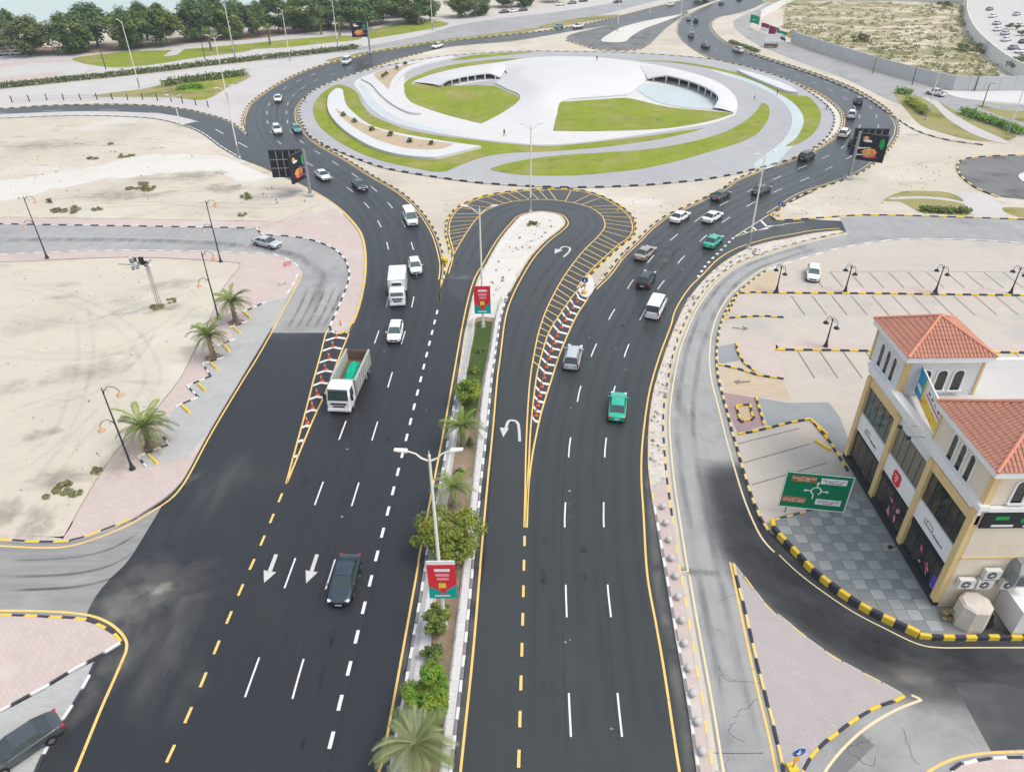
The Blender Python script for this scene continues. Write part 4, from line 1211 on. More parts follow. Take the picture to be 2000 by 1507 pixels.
# ================================================================== RIGHT SIDE: CAR PARK AND FORECOURT
lot_edge = list(reversed(cr(E_SR_R)[28:96]))
LOT = slab('car_park', offset(cr([(2250, 488), (2000, 477), (1903, 471), (1777, 469), (1702, 476), (1626, 490), (1550, 512), (1502, 527), (1468, 551), (1437, 579), (1417, 612), (1406, 647), (1401, 698), (1406, 745), (1418, 790), (1433, 848), (1449, 904), (1469, 967), (1487, 1012), (1505, 1040)]), .0)+pl([(1560, 1080), (1700, 1000), (1900, 900), (2250, 900)]), .1, 'beige_paving')
ZL = .106
kerb(offset(cr([(2200, 487), (2000, 476), (1903, 470), (1777, 468), (1702, 475), (1626, 489), (1550, 511), (1500, 527)]), 0), 1.6, 'kerb_stone', 'kerb_white', .25, .16, LOT, far=True)
kerb(cr([(1500, 527), (1466, 551), (1436, 579), (1416, 612), (1404, 647), (1399, 698), (1404, 745), (1416, 790), (1431, 848), (1447, 904), (1467, 967), (1485, 1012), (1500, 1036)]), .8, 'kerb_gold', 'kerb_black', .24, .18, LOT)


def lot(nm, pts, m, z=ZL, smooth=False):
    return MB().flat(cr(pts, True, 4) if smooth else pl(pts), z).build(nm, m, LOT)


lot('entry_lane', [(1440, 572), (1470, 548), (1500, 531), (1520, 534), (1515, 573)], 'tan_paving')
lot('entry_lane', [(1408, 622), (1440, 622), (1530, 625), (1500, 640), (1470, 655), (1404, 675)], 'beige_paving', ZL+.003)
lot('exit_lane', [(1404, 720), (1440, 725), (1530, 743), (1545, 785), (1500, 778), (1418, 768)], 'tan_paving')
lot('paved_island', [(1440, 672), (1475, 655), (1505, 665), (1525, 690), (1528, 740), (1500, 735), (1470, 722), (1440, 695)], 'pink_paving', ZL+.004, True)
lot('paved_island', [(1402, 678), (1438, 671), (1436, 690), (1446, 705), (1404, 712)], 'tile_mid', ZL+.003)
lot('paved_island', [(1413, 768), (1476, 778), (1492, 832), (1441, 848), (1428, 820)], 'mauve_paving', ZL+.004)
lot('tiled_walk', [(1480, 778), (1540, 788), (1618, 787), (1640, 815), (1660, 870), (1658, 890), (1640, 885), (1590, 822), (1500, 835)], 'tile_mid', ZL+.003)
lot('planter_bed', [(1437, 795), (1464, 792), (1470, 820), (1446, 825)], 'bed_soil', ZL+.02)
for ps in ([(1437, 795), (1464, 792), (1470, 820), (1446, 825), (1437, 795)], [(1476, 778), (1484, 805), (1492, 832)], [(1441, 850), (1465, 846), (1500, 838), (1540, 828), (1583, 820)], [(1420, 617), (1440, 575), (1470, 573), (1520, 574)], [(1412, 624), (1450, 621), (1490, 619), (1530, 622)], [(1402, 714), (1440, 722), (1480, 735), (1530, 742)], [(1437, 672), (1440, 690), (1452, 710), (1475, 728)]):
    kerb(pl(ps), .75, 'kerb_yellow', 'kerb_black', .2, .2, LOT, z=.1)
for z0, row in ((574, [(1520, 574), (1700, 575), (1850, 577), (2000, 579), (2150, 581)]), (686, [(1515, 685), (1620, 686), (1730, 688)]), (690, [(1935, 690), (2000, 691), (2150, 693)])):
    dy = -12 if z0 == 574 else -16
    lot('divider_paving', [(x, y+dy) for x, y in row]+[(x, y-1) for x, y in reversed(row)], 'pink_paving', ZL+.004)
    kerb(pl(row), 1.05, 'kerb_yellow', 'kerb_black', .26, .2, LOT, z=.1)


def bays(y0, y1, xs):
    for x in xs:
        a = G(x, y0)
        b_ = G(x, y1)
        MB().ribbon([Vector((a.x, a.y, 0)), Vector((a.x, b_.y, 0))], .16, ZL+.003).build('bay_line', 'line_joint', LOT)


bays(533, 564, [1583, 1621, 1659, 1697, 1735, 1772, 1810, 1848, 1884, 1921, 1958, 1994])
bays(579, 617, [1545, 1586, 1624, 1662, 1702, 1742, 1782, 1821, 1862, 1903, 1943, 1982])
bays(688, 740, [1558, 1601, 1646, 1690, 1850, 1893, 1935, 1978])
MB().ribbon(pl([(1620, 532), (1760, 531), (1900, 532), (2050, 534)]), .1, ZL+.003).build('bay_line', 'line_joint', LOT)
for a_ in (((1430, 640), (1452, 643), (1448, 637), (1462, 643), (1448, 649), (1452, 645), (1430, 643)), ((1465, 748), (1440, 750), (1443, 754), (1432, 747), (1446, 741), (1442, 746), (1465, 745))):
    MB().flat(pl(a_), ZL+.009).build('ground_arrow', 'line_joint', LOT)
# slanted bays beside the service road
for a, b_ in (((1452, 905), (1582, 868)), ((1468, 948), (1615, 905)), ((1440, 868), (1560, 838))):
    MB().ribbon([G(*a), G(*b_)], .12, ZL+.003).build('bay_line', 'line_joint', LOT)
for a, b_ in (((1583, 822), (1616, 852)), ((1590, 862), (1622, 882))):
    p, q = G(*a), G(*b_)
    o = tag(MB().box((0, 0, .1), ((q-p).length, .26, .2), 0, 0, .9).build('wheel_stop', 'kerb_yellow'), ('upper long yellow wheel stop beside the shop building' if a[1] < 840 else 'lower long yellow wheel stop beside the shop building'), 'wheel stop', 'wheel stops beside the shop building')
    o.location = ((p.x+q.x)/2, (p.y+q.y)/2, ZL)
    o.rotation_euler.z = math.atan2(q.y-p.y, q.x-p.x)
kerb(pl([(1583, 821), (1600, 842), (1622, 868), (1655, 922)]), .7, 'kerb_yellow', 'kerb_black', .2, .2, LOT, z=.1)

# tiled forecourt: every tile laid singly
fc = cr([(1507, 1020), (1530, 1008), (1575, 998), (1640, 985), (1665, 930), (1660, 890), (1660, 890), (1840, 1195), (1840, 1195), (1900, 1240), (2060, 1243), (2060, 1243), (1830, 1246), (1790, 1238), (1731, 1211), (1679, 1184), (1628, 1150), (1585, 1114), (1550, 1080), (1515, 1042)], True, 4)
FC = slab('forecourt', fc, .16, 'grout')
fcp = [Vector((p.x, p.y)) for p in fc]
tm = {k: None for k in ('tile_light', 'tile_dark', 'tile_mid')}
TS = .98
for k in tm:
    tm[k] = MB().b2((-.48*TS, -.48*TS, -.01), (.48*TS, .48*TS, .02)).mesh('paving_tile', k)
x0, x1 = min(p.x for p in fcp), 31.4
y0, y1 = min(p.y for p in fcp), max(p.y for p in fcp)
cand = []
iy = 0
yq = y0
while yq < y1:
    ix = 0
    xq = x0
    while xq < x1:
        if inp(xq, yq, fcp) and all(inp(xq+dx, yq+dy, fcp) for dx in (-.4, .4) for dy in (-.4, .4)):
            cand.append((xq, yq, ix, iy))
        xq += TS
        ix += 1
    yq += TS
    iy += 1
cand.sort(key=lambda t: t[1])
rt = random.Random(4)
rest = MB()
for i, (xq, yq, ix, iy) in enumerate(cand):
    k = ('tile_light', 'tile_dark')[(ix+iy) % 2] if rt.random() > .2 else 'tile_mid'
    if i < 290:
        link('paving_tile', tm[k], FC, (xq, yq, .162+rt.uniform(0, .004)))
    else:
        rest.b2((xq-.47, yq-.47, .15), (xq+.47, yq+.47, .18), ('tile_light', 'tile_dark', 'tile_mid').index(k))
if rest.v:
    tag(rest.build('paving_tiles', ['tile_light', 'tile_dark', 'tile_mid'], FC), kind='stuff')
kerb(cr([(1506, 1022), (1512, 1040), (1550, 1081), (1585, 1117), (1628, 1153), (1680, 1188), (1731, 1214), (1792, 1243)]), .85, 'kerb_yellow', 'kerb_black', .36, .62, FC, gap=1.0)
kerb(pl([(1794, 1244), (1830, 1248), (1900, 1248), (2060, 1248)]), .8, 'kerb_yellow', 'kerb_black', .3, .42, FC, gap=1.0)
kerb(pl([(1510, 1018), (1575, 1000), (1640, 988)]), .7, 'kerb_gold', 'kerb_black', .2, .22, FC)

# ================================================================== FAR LEFT: PROMENADE, PARK, SEA FRONT
def far(nm, pts, m, z, n=4):
    return sheet(nm, cr(pts, True, n), z, m)


far('promenade_paving', [(-250, 216), (0, 211), (176, 203), (277, 204), (353, 211), (410, 223), (445, 234), (470, 245), (478, 226), (498, 193), (560, 152), (640, 122), (720, 101), (720, 101), (640, 98), (500, 121), (250, 150), (0, 176), (-250, 205)], 'pale_paving', .03)
far('corniche_road', [(-250, 206), (0, 178), (126, 165), (252, 152), (378, 137), (500, 123), (626, 107), (719, 98), (719, 98), (690, 106), (621, 113), (563, 126), (500, 138), (429, 147), (328, 160), (285, 172), (252, 174), (126, 180), (0, 190), (-250, 218)], 'concrete', .04)
far('park_verge', [(280, 174), (330, 162), (400, 152), (440, 148), (470, 147), (490, 150), (440, 175), (400, 195), (340, 192), (290, 190), (180, 189), (230, 180)], 'lawn_dry', .045)
far('park_lawn', [(345, 172), (360, 163), (400, 160), (430, 152), (480, 148), (455, 160), (425, 168), (390, 180), (355, 178)], 'lawn', .05)
far('park_lawn', [(365, 192), (395, 183), (420, 180), (400, 195)], 'lawn', .05)
far('park_paving', [(-250, 190), (0, 170), (252, 143), (500, 117), (700, 96), (860, 74), (1000, 58), (1150, 38), (1300, 4), (1340, -12), (1240, -16), (1100, 8), (980, 24), (890, 34), (840, 42), (700, 50), (500, 66), (300, 80), (150, 90), (0, 100), (-250, 120)], 'pale_paving', .02)
far('park_lawn', [(141, 117), (214, 132), (297, 127), (378, 114), (474, 102), (500, 96), (560, 93), (640, 84), (700, 78), (700, 70), (640, 72), (560, 78), (480, 86), (353, 97), (252, 101), (176, 109)], 'lawn', .05)
far('park_lawn', [(720, 76), (745, 73), (800, 64), (860, 53), (876, 46), (850, 42), (790, 47), (740, 55), (715, 64)], 'lawn', .05)
sheet('park_path', pl([(318, 111), (345, 108), (365, 93), (345, 92)]), .056, 'pale_paving')
far('park_shade_ground', [(-200, 108), (0, 106), (100, 106), (200, 103), (330, 88), (480, 78), (600, 64), (740, 50), (740, 40), (500, 60), (300, 78), (100, 92), (-200, 98)], 'soil', .03)  # dark soil sheet: shade beneath the park trees put into the ground colour
far('loop_pavement', [(-200, 140), (0, 125), (100, 118), (160, 122), (180, 132), (168, 146), (130, 152), (0, 166), (-200, 180)], 'pink_paving', .05)
far('loop_road', [(-200, 135), (0, 133), (60, 124), (140, 123), (172, 128), (176, 136), (160, 145), (120, 148), (118, 140), (0, 152), (-200, 160)], 'concrete', .06)
far('corniche_carriageway', [(520, 118), (640, 100), (740, 86), (830, 68), (900, 48), (1000, 34), (1100, 22), (1220, 2), (1290, -14), (1340, -14), (1265, 6), (1180, 28), (1080, 50), (960, 66), (860, 79), (760, 92), (640, 108)], 'asphalt_worn', .035)
far('central_verge', [(640, 117), (740, 97), (860, 79), (960, 66), (1045, 55), (1060, 51), (1060, 51), (1045, 60), (960, 72), (860, 84), (740, 101), (660, 119)], 'lawn_dry', .06)
far('central_verge', [(1060, 50), (1130, 36), (1200, 29), (1210, 32), (1130, 46), (1066, 56)], 'lawn_dry', .06)
# far right: roads, verges, walled plot
far('outer_service_road', [(1530, -14), (1480, 18), (1445, 34), (1432, 44), (1440, 60), (1475, 85), (1540, 113), (1640, 150), (1700, 178), (1740, 197), (1790, 214), (1860, 236), (1930, 250), (2000, 265), (2100, 285), (2100, 215), (2000, 205), (1920, 198), (1840, 178), (1760, 156), (1680, 132), (1600, 105), (1540, 84), (1500, 68), (1470, 56), (1476, 40), (1560, -14)], 'asphalt_worn', .03)
far('pale_forecourt', [(1840, 178), (1900, 179), (2050, 178), (2050, 203), (1960, 200), (1880, 192)], 'white_paving', .04)
far('right_verge', [(1748, 180), (1790, 188), (1830, 198), (1870, 218), (1930, 240), (1985, 262), (1960, 276), (1900, 274), (1850, 262), (1800, 245), (1770, 215), (1750, 190)], 'lawn_dry', .05)
far('right_verge', [(1905, 205), (1960, 215), (2050, 222), (2050, 245), (1970, 232)], 'lawn_dry', .05)
far('verge_path', [(1800, 190), (1830, 198), (1850, 215), (1900, 245), (1960, 272), (1970, 278), (1955, 280), (1900, 262), (1850, 232), (1825, 206)], 'pale_paving', .056)
far('right_verge', [(1726, 391), (1760, 375), (1800, 373), (1850, 376), (1880, 390), (1895, 419), (1850, 419), (1800, 415), (1760, 395)], 'lawn_dry', .03)
far('right_verge', [(1955, 407), (2000, 406), (2060, 412), (2060, 428), (1990, 424)], 'lawn_dry', .03)
far('verge_path', [(1740, 386), (1800, 384), (1850, 388), (1890, 397), (1890, 400), (1850, 392), (1800, 388), (1745, 390)], 'pale_paving', .04)
far('footpath', [(1868, 372), (1900, 378), (1940, 385), (1960, 424), (1900, 421), (1880, 390)], 'pale_paving', .035)
rb = far('small_roundabout', [(1872, 322), (1885, 312), (1930, 307), (2000, 305), (2150, 308), (2150, 412), (2000, 390), (1950, 384), (1910, 368), (1885, 350), (1874, 336)], 'asphalt_mid', .03)
kerb(cr([(2100, 307), (2000, 304), (1930, 306), (1884, 311), (1870, 322), (1872, 337), (1884, 352), (1910, 370), (1950, 386)]), 1.6, 'kerb_gold', 'kerb_black', .3, .2, rb, far=True)
slab('small_island', cr([(1988, 345), (2000, 338), (2020, 338), (2030, 348), (2015, 358), (1998, 356)], True, 4), .18, 'sand_pale')
kerb(cr([(1460, 104), (1540, 131), (1600, 151), (1660, 175), (1700, 197), (1740, 225), (1790, 256), (1850, 274), (1920, 284)]), 1.6, 'kerb_stone', 'kerb_black', .3, .2, None, far=True)
terrain('scrub_plot', cr([(1500, -6), (1530, 20), (1530, 60), (1560, 84), (1640, 108), (1760, 142), (1860, 166), (1960, 160), (1960, 160), (1930, 120), (1896, 90), (1882, 60), (1880, 20), (1880, 6), (1880, 6)], True, 3), 5, lambda x, y: .3+.35*fbm(x, y, .05, 9), 'sand_scrub', .05)
far('gravel_car_park', [(1896, 4), (1894, 50), (1915, 85), (1950, 115), (2000, 146), (2150, 180), (2150, -20), (1900, -20)], 'concrete', .03)


def wall(pts, h0, lab, m='site_wall', th=.3, panel=4.0):
    path = Arc(cr(pts, False, 6))
    t_ = thing('boundary_wall', lab, 'wall', path.at(0))
    n_ = max(1, round(path.L/panel))
    for i in range(n_):
        a, c = path.at(path.L*i/n_), path.at(path.L*(i+1)/n_)
        mid = (a+c)/2-t_.location
        MB().box((mid.x, mid.y, h0/2), ((c-a).length-.06, th, h0), math.atan2(c.y-a.y, c.x-a.x)).build('wall_panel', m, t_)
        MB().box((a.x-t_.location.x, a.y-t_.location.y, h0/2+.06), (.4, .42, h0+.12), math.atan2(c.y-a.y, c.x-a.x)).build('pier', m, t_)
    return t_


wall([(1546, 83), (1600, 102), (1680, 128), (1760, 152), (1830, 170), (1870, 177), (2000, 177), (2100, 178)], 3.6, 'long grey block wall along the far right service road')
wall([(1884, 10), (1884, 40), (1897, 74), (1925, 106), (1960, 135), (2000, 156), (2040, 168)], 3.8, 'white curved wall between the scrub plot and the far right car park', 'white_wall')
wall([(1500, 3), (1600, 3), (1700, 4), (1800, 6), (1882, 9)], 3.4, 'pale wall closing the back of the scrub plot')
wall([(1484, 36), (1510, 22), (1556, 0)], 3.0, 'short white wall beside the far outbound road', 'white_wall')

# ================================================================== VEHICLES
def subdiv(b, name, mats, lv=1, crease=None):
    """catmull-clark a cage once and keep the result as a plain mesh"""
    me = b.mesh(name+'_cage', mats)
    o = bpy.data.objects.new('tmp', me)
    C.objects.link(o)
    md = o.modifiers.new('s', 'SUBSURF')
    md.levels = md.render_levels = lv
    dg = bpy.context.evaluated_depsgraph_get()
    dg.update()
    r = bpy.data.meshes.new_from_object(o.evaluated_get(dg))
    r.name = name
    r.polygons.foreach_set('use_smooth', [True]*len(r.polygons))
    bpy.data.objects.remove(o)
    bpy.data.meshes.remove(me)
    return r


def loft_body(st, W):
    """st: (x, half-width factor, z bottom, z top, shoulder inset)"""
    b = MB()
    k = 0
    rows = []
    for x, wf, zb, zt, ins in st:
        h = W/2*wf
        zm = zb+(zt-zb)*.45
        half = [(h*.82, zb), (h*.97, zb+.1), (h, zm), (h*.985, zt-.14), (h*(1-ins*.5), zt-.03), (h*(1-ins), zt), (h*.4, zt+.02)]
        row = [(x, y, z) for y, z in half]+[(x, -y, z) for y, z in reversed(half)]
        rows.append(row)
    k = len(rows[0])
    vs = [p for r in rows for p in r]
    fs = []
    for i in range(len(rows)-1):
        for j in range(k):
            j2 = (j+1) % k
            fs.append((i*k+j, i*k+j2, (i+1)*k+j2, (i+1)*k+j))
    e = (len(rows)-1)*k
    # end caps as quad strips
    for o in (0, e):
        for j in range(k//2-1):
            q = (o+j, o+j+1, o+k-2-j, o+k-1-j)
            fs.append(q[::-1] if o == 0 else q)
    return b.add(vs, fs)


CARS = {}


def car_kind(kind):
    if kind in CARS:
        return CARS[kind]
    sp = dict(
        sedan=dict(L=4.85, W=1.86, wb=2.8, zh=.93, zb=.96, H=1.46, base=(1.22, -1.95), roof=(.35, -1.0), trunk=True),
        suv=dict(L=4.75, W=1.92, wb=2.75, zh=1.08, zb=1.1, H=1.72, base=(1.15, -2.25), roof=(.35, -1.8), trunk=False),
        van=dict(L=5.0, W=1.9, wb=2.9, zh=1.15, zb=1.2, H=2.12, base=(1.95, -2.42), roof=(1.2, -2.3), trunk=False),
        hatch=dict(L=4.25, W=1.78, wb=2.6, zh=.95, zb=.98, H=1.5, base=(1.1, -2.0), roof=(.3, -1.5), trunk=False),
        pickup=dict(L=5.3, W=1.88, wb=3.1, zh=1.1, zb=1.12, H=1.8, base=(1.25, -.85), roof=(.5, -.65), trunk=False))[kind]
    L, W, zh, zb, H = sp['L'], sp['W'], sp['zh'], sp['zb'], sp['H']
    f = L/2
    b0, b1 = sp['base']
    if kind == 'van':
        st = [(f-.02, .80, .34, .72, .2), (f-.07, .92, .27, .98, .2), (f-.3, .98, .22, 1.12, .14), (b0-.2, 1, .22, zb, .1), (0, 1, .22, zb, .08), (-f+.6, 1, .22, zb, .08), (-f+.12, .98, .24, zb-.02, .1), (-f+.01, .93, .3, zb-.12, .14)]
    elif kind == 'pickup':
        st = [(f-.02, .78, .42, .74, .25), (f-.1, .92, .34, .95, .22), (f-.5, .98, .3, zh-.03, .18), (b0+.05, 1, .3, zh, .14), (0, 1, .3, zb, .1), (b1-.05, 1, .3, zb, .1), (-1.6, 1, .3, 1.1, .1), (-f+.1, .99, .36, 1.1, .1), (-f+.01, .95, .42, 1.04, .12)]
    else:
        rt_ = zb+.04 if sp['trunk'] else zb
        st = [(f-.02, .62, .36, .6, .3), (f-.1, .82, .27, .76, .28), (f-.38, .95, .22, zh-.12, .24), (f-.85, .99, .21, zh-.04, .2), (b0+.05, 1, .21, zh, .16), (0, 1, .21, zb, .1), (b1+.6, 1, .21, zb+.03, .1), (-f+.5, .99, .23, rt_, .16), (-f+.14, .93, .28, rt_-.08, .2), (-f+.02, .78, .36, rt_-.22, .26)]
    parts = []
    body = subdiv(loft_body(st, W), 'body', ['paint_white'], 2)
    parts.append(('body', body, None))
    r0, r1 = sp['roof']
    yb, yr = W/2*.9, W/2*(.70 if kind not in ('van',) else .84)
    zr = H-.07
    zbe = zb-.03
    # roof panel, crowned
    rf = MB()
    nx, ny = 5, 5
    vs = []
    for i in range(nx):
        for j in range(ny):
            u, v = i/(nx-1), j/(ny-1)*2-1
            x = r0+(r1-r0)*u
            e = max(abs(v), abs(u*2-1))
            vs.append((x+(.04 if u == 0 else -.04 if u == 1 else 0), yr*v, zr+(H-zr)*(1-abs(v)**3)*(1-.5*abs(u*2-1)**4)))
    rf.add(vs, [(i*ny+j, i*ny+j+1, (i+1)*ny+j+1, (i+1)*ny+j) for i in range(nx-1) for j in range(ny-1)])
    rf.v = [(x, y, z) for x, y, z in rf.v]
    rf.f = [t[::-1] for t in rf.f]
    sk = [(r0+.04, -yr, zr), (r0+.04, yr, zr), (r1-.04, yr, zr), (r1-.04, -yr, zr)]
    rf.add(sk+[(x, y, z-.06) for x, y, z in sk], [(0, 1, 5, 4), (1, 2, 6, 5), (2, 3, 7, 6), (3, 0, 4, 7)])
    parts.append(('roof', rf.mesh('roof', 'paint_white', True), None))
    g = 'glass_green' if kind in ('hatch', 'van') else 'glass'
    A, B = (b0, yb*.94, zbe), (r0, yr*.97, zr-.015)
    parts.append(('windscreen', MB().quad((b0, -yb*.94, zbe), (b0, yb*.94, zbe), (r0+.02, yr*.97, zr-.01), (r0+.02, -yr*.97, zr-.01)).mesh('windscreen', g), None))
    parts.append(('rear_window', MB().quad((b1, yb*.92, zbe), (b1, -yb*.92, zbe), (r1-.02, -yr*.97, zr-.01), (r1-.02, yr*.97, zr-.01)).mesh('rear_window', g), None))
    xm = (r0+r1)/2-.05
    for s in (1, -1):
        for nm, xa, xb, xc, xd in (('side_window', b0-.1, xm+.05, xm+.05, r0-.02), ('side_window', xm-.05, b1+.12, r1+.02, xm-.05)):
            q = [(xa, s*yb*.985, zbe), (xb, s*yb*.985, zbe), (xc, s*yr, zr-.02), (xd, s*yr, zr-.02)]
            m_ = MB().quad(*(q if s < 0 else q[::-1]))
            parts.append((nm, m_.mesh(nm, g), None))
        for (xa, xb), w_ in (((b0, r0), .07), ((xm, xm), .09), ((b1, r1), .16 if kind in ('suv', 'van') else .12)):
            y0_, y1_ = yb*.96, yr*.985
            dx = w_/2
            pb = MB().add([(xa-dx, s*y0_, zbe), (xa+dx, s*y0_, zbe), (xb+dx, s*y1_, zr), (xb-dx, s*y1_, zr), (xa-dx, s*(y0_+.03), zbe), (xa+dx, s*(y0_+.03), zbe), (xb+dx, s*(y1_+.03), zr), (xb-dx, s*(y1_+.03), zr)],
                   [(0, 1, 2, 3), (7, 6, 5, 4), (0, 4, 5, 1), (1, 5, 6, 2), (2, 6, 7, 3), (3, 7, 4, 0)])
            parts.append(('window_pillar', pb.mesh('window_pillar', 'paint_white'), None))
        parts.append(('wing_mirror', MB().box((b0-.25, s*(W/2+.07), zb+.06), (.12, .2, .13)).mesh('wing_mirror', 'paint_white'), None))
    wr = .36 if kind in ('suv', 'pickup') else .33
    tyre = MB()
    pr = [(0, -.11), (wr*.6, -.115), (wr*.93, -.11), (wr, -.07), (wr, .07), (wr*.93, .11), (wr*.6, .115)]
    tyre.lathe(pr, k=18)
    tyre.v = [(x, z, y) for x, y, z in tyre.v]
    tm_ = tyre.mesh('wheel', 'rubber', True)
    rim = MB().lathe([(0, .0), (wr*.58, .0), (wr*.62, .02), (wr*.2, .03)], k=10)
    rim.v = [(x, z, y) for x, y, z in rim.v]
    rm = rim.mesh('rim', 'rim')
    arch = MB().lathe([(0, 0), (wr*1.16, 0), (wr*1.14, .012)], k=18)
    arch.v = [(x, z, y) for x, y, z in arch.v if True]
    am = arch.mesh('wheel_arch', 'trim_black')
    for sx in (1, -1):
        for s in (1, -1):
            x = sx*sp['wb']/2-.02
            parts.append(('wheel_arch', am, ((x, s*(W/2+.002), wr+.02), s)))
            parts.append(('wheel', tm_, ((x, s*(W/2-.09), wr), s)))
            parts.append(('rim', rm, ((0, .115, 0), 'child')))
    zl = zh-.16 if kind != 'van' else .95
    for s in (1, -1):
        parts.append(('headlight', MB().box((f-.2, s*W/2*.74, zl-.06), (.26, .28, .09), s*-.35).mesh('headlight', 'lamp_clear'), None))
        zt_ = (zb-.08) if kind in ('sedan', 'hatch') else zb-.02
        tx = -f+.1 if kind != 'sedan' else -f+.14
        if kind in ('suv', 'van', 'pickup'):
            parts.append(('tail_light', MB().box((-f+.05, s*W/2*.84, zt_-.12), (.12, .16, .42)).mesh('tail_light', 'lamp_red'), None))
        else:
            parts.append(('tail_light', MB().box((tx, s*W/2*.68, zt_-.1), (.2, .46, .14), s*.25).mesh('tail_light', 'lamp_red'), None))
    parts.append(('grille', MB().box((f-.03, 0, .55), (.1, W*.5, .2)).mesh('grille', 'trim_black'), None))
    parts.append(('number_plate', MB().box((-f+.02, 0, .62), (.06, .5, .12)).mesh('number_plate', 'plate'), None))
    parts.append(('number_plate', MB().box((f+.0, 0, .42), (.06, .5, .12)).mesh('number_plate', 'plate'), None))
    parts.append(('underbody', MB().box((0, 0, .24), (L*.9, W*.84, .16)).mesh('underbody', 'trim_black'), None))
    if kind == 'pickup':
        parts.append(('cargo_bed', MB().b2((-f+.14, -W/2*.8, 1.0), (b1-.18, W/2*.8, 1.125)).mesh('cargo_bed', 'trim_black'), None))
    if kind == 'suv':
        for s in (1, -1):
            parts.append(('roof_rail', MB().tube([(r0-.1, s*yr*.9, H-.05), (r0-.3, s*yr*.9, H+.02), (r1+.3, s*yr*.9, H+.02), (r1+.1, s*yr*.9, H-.05)], .02, 5).mesh('roof_rail', 'trim_black'), None))
    CARS[kind] = parts
    return parts


def car(kind, rear, front, paint, label, group=None, far=False, cat=None, scale=1.0, z=None):
    a, b_ = G(*rear), G(*front)
    c = (a+b_)/2
    t_ = thing({'sedan': 'sedan_car', 'suv': 'suv_car', 'van': 'passenger_van', 'hatch': 'hatchback_car', 'pickup': 'pickup_truck'}[kind], label, cat or {'suv': 'car', 'sedan': 'car', 'hatch': 'car', 'van': 'van', 'pickup': 'pickup'}[kind], (c.x, c.y, .02 if z is None else z), math.atan2(b_.y-a.y, b_.x-a.x), group)
    t_.scale = (scale,)*3
    last = None
    for nm, me, x in car_kind(kind):
        if far and nm in ('rim', 'wing_mirror', 'number_plate', 'grille', 'roof_rail', 'wheel_arch'):
            continue
        o = link(nm, me, t_)
        if x:
            if x[1] == 'child':
                o.parent = last
                o.location = x[0]
            else:
                o.location = x[0]
                if x[1] < 0:
                    o.rotation_euler.z = math.pi
        if nm == 'wheel':
            last = o
        if nm in ('body', 'roof', 'window_pillar', 'wing_mirror'):
            o.material_slots[0].link = 'OBJECT'
            o.material_slots[0].material = M('paint_'+paint)
    return t_


GD = 'traffic driving towards the viewer'
GU = 'traffic driving away from the viewer'
GP = 'cars parked along the corniche'
GL = 'cars parked in the far right car park'
car('sedan', (686, 1100), (664, 1182), 'navy', 'dark blue sedan alone in the middle lane near the bottom of the photo', GD)
car('hatch', (777, 637), (769, 676), 'white', 'white car just ahead of the box truck on the left carriageway', GD)
car('hatch', (808, 512), (815, 543), 'white', 'white car beside the rear of the box truck', GD)
car('van', (794, 417), (810, 450), 'white', 'white van rounding the inner lane before the U-turn', GD)
car('sedan', (690, 356), (716, 379), 'charcoal', 'dark grey sedan on the left bend, following the white sedan beside the billboard', GD)
car('sedan', (618, 338), (644, 358), 'white', 'white sedan passing the double billboard on the left bend', GD)
car('suv', (537, 248), (547, 270), 'white', 'white SUV in the outer lane left of the roundabout, next to the teal car', GD)
car('hatch', (574, 248), (587, 266), 'teal', 'teal car hugging the left kerb of the roundabout', GD)
car('sedan', (547, 188), (541, 206), 'white', 'white sedan alone at the far left of the roundabout', GD)
car('van', (688, 118), (666, 131), 'white', 'white minivan curving in at the top left of the roundabout', GD)
car('pickup', (867, 90), (841, 98), 'white', 'white pickup on the road above the roundabout', GD)
car('sedan', (495, 474), (551, 487), 'silver', 'silver sedan turning on the left service road', None)
car('sedan', (92, 1436), (2, 1496), 'charcoal', 'dark sedan parked in the corner bay at the bottom left', None, z=.07)
car('sedan', (1203, 830), (1208, 775), 'green', 'green taxi sedan nearest the viewer on the right carriageway', GU)
car('suv', (1113, 730), (1124, 683), 'silver', 'silver SUV beside the chevron nose on the right carriageway', GU)
car('van', (1270, 630), (1290, 590), 'white', 'white van by the right kerb of the right carriageway', GU)
car('suv', (1250, 573), (1272, 535), 'black', 'black SUV between the tan sedan and the white van', GU)
car('sedan', (1242, 515), (1276, 487), 'tan', 'tan sedan next to the sandy nose of the U-turn', GU)
car('sedan', (1375, 493), (1408, 463), 'green', 'green taxi sedan approaching the exit nose on the right', GU)
car('sedan', (1371, 442), (1410, 418), 'white', 'white sedan right of its white twin on the right bend', GU)
car('sedan', (1307, 443), (1347, 417), 'white', 'white sedan in the inner lane of the right bend', GU)
car('sedan', (1388, 398), (1425, 378), 'charcoal', 'dark sedan in the inner lane, ahead of the two white sedans', GU)
car('sedan', (1467, 387), (1505, 367), 'charcoal', 'dark sedan behind the tall lamp post on the right bend', GU)
car('suv', (1557, 320), (1592, 303), 'black', 'black SUV hugging the lower right kerb of the roundabout', GU)
car('suv', (1659, 294), (1677, 273), 'black', 'black SUV right beside the right hand billboard', GU)
car('suv', (1639, 275), (1656, 257), 'white', 'white SUV left of the black SUV beside the right billboard', GU)
car('suv', (1660, 238), (1664, 220), 'white', 'white SUV on the right side of the roundabout behind the black SUV', GU)
car('suv', (1678, 211), (1672, 194), 'black', 'black SUV furthest round on the right side of the roundabout', GU)
car('suv', (1459, 107), (1424, 96), 'white', 'white SUV leaving the roundabout at the upper right', GU)
car('suv', (1389, 99), (1366, 88), 'navy', 'dark blue SUV on the outbound bend at the upper right', GU)
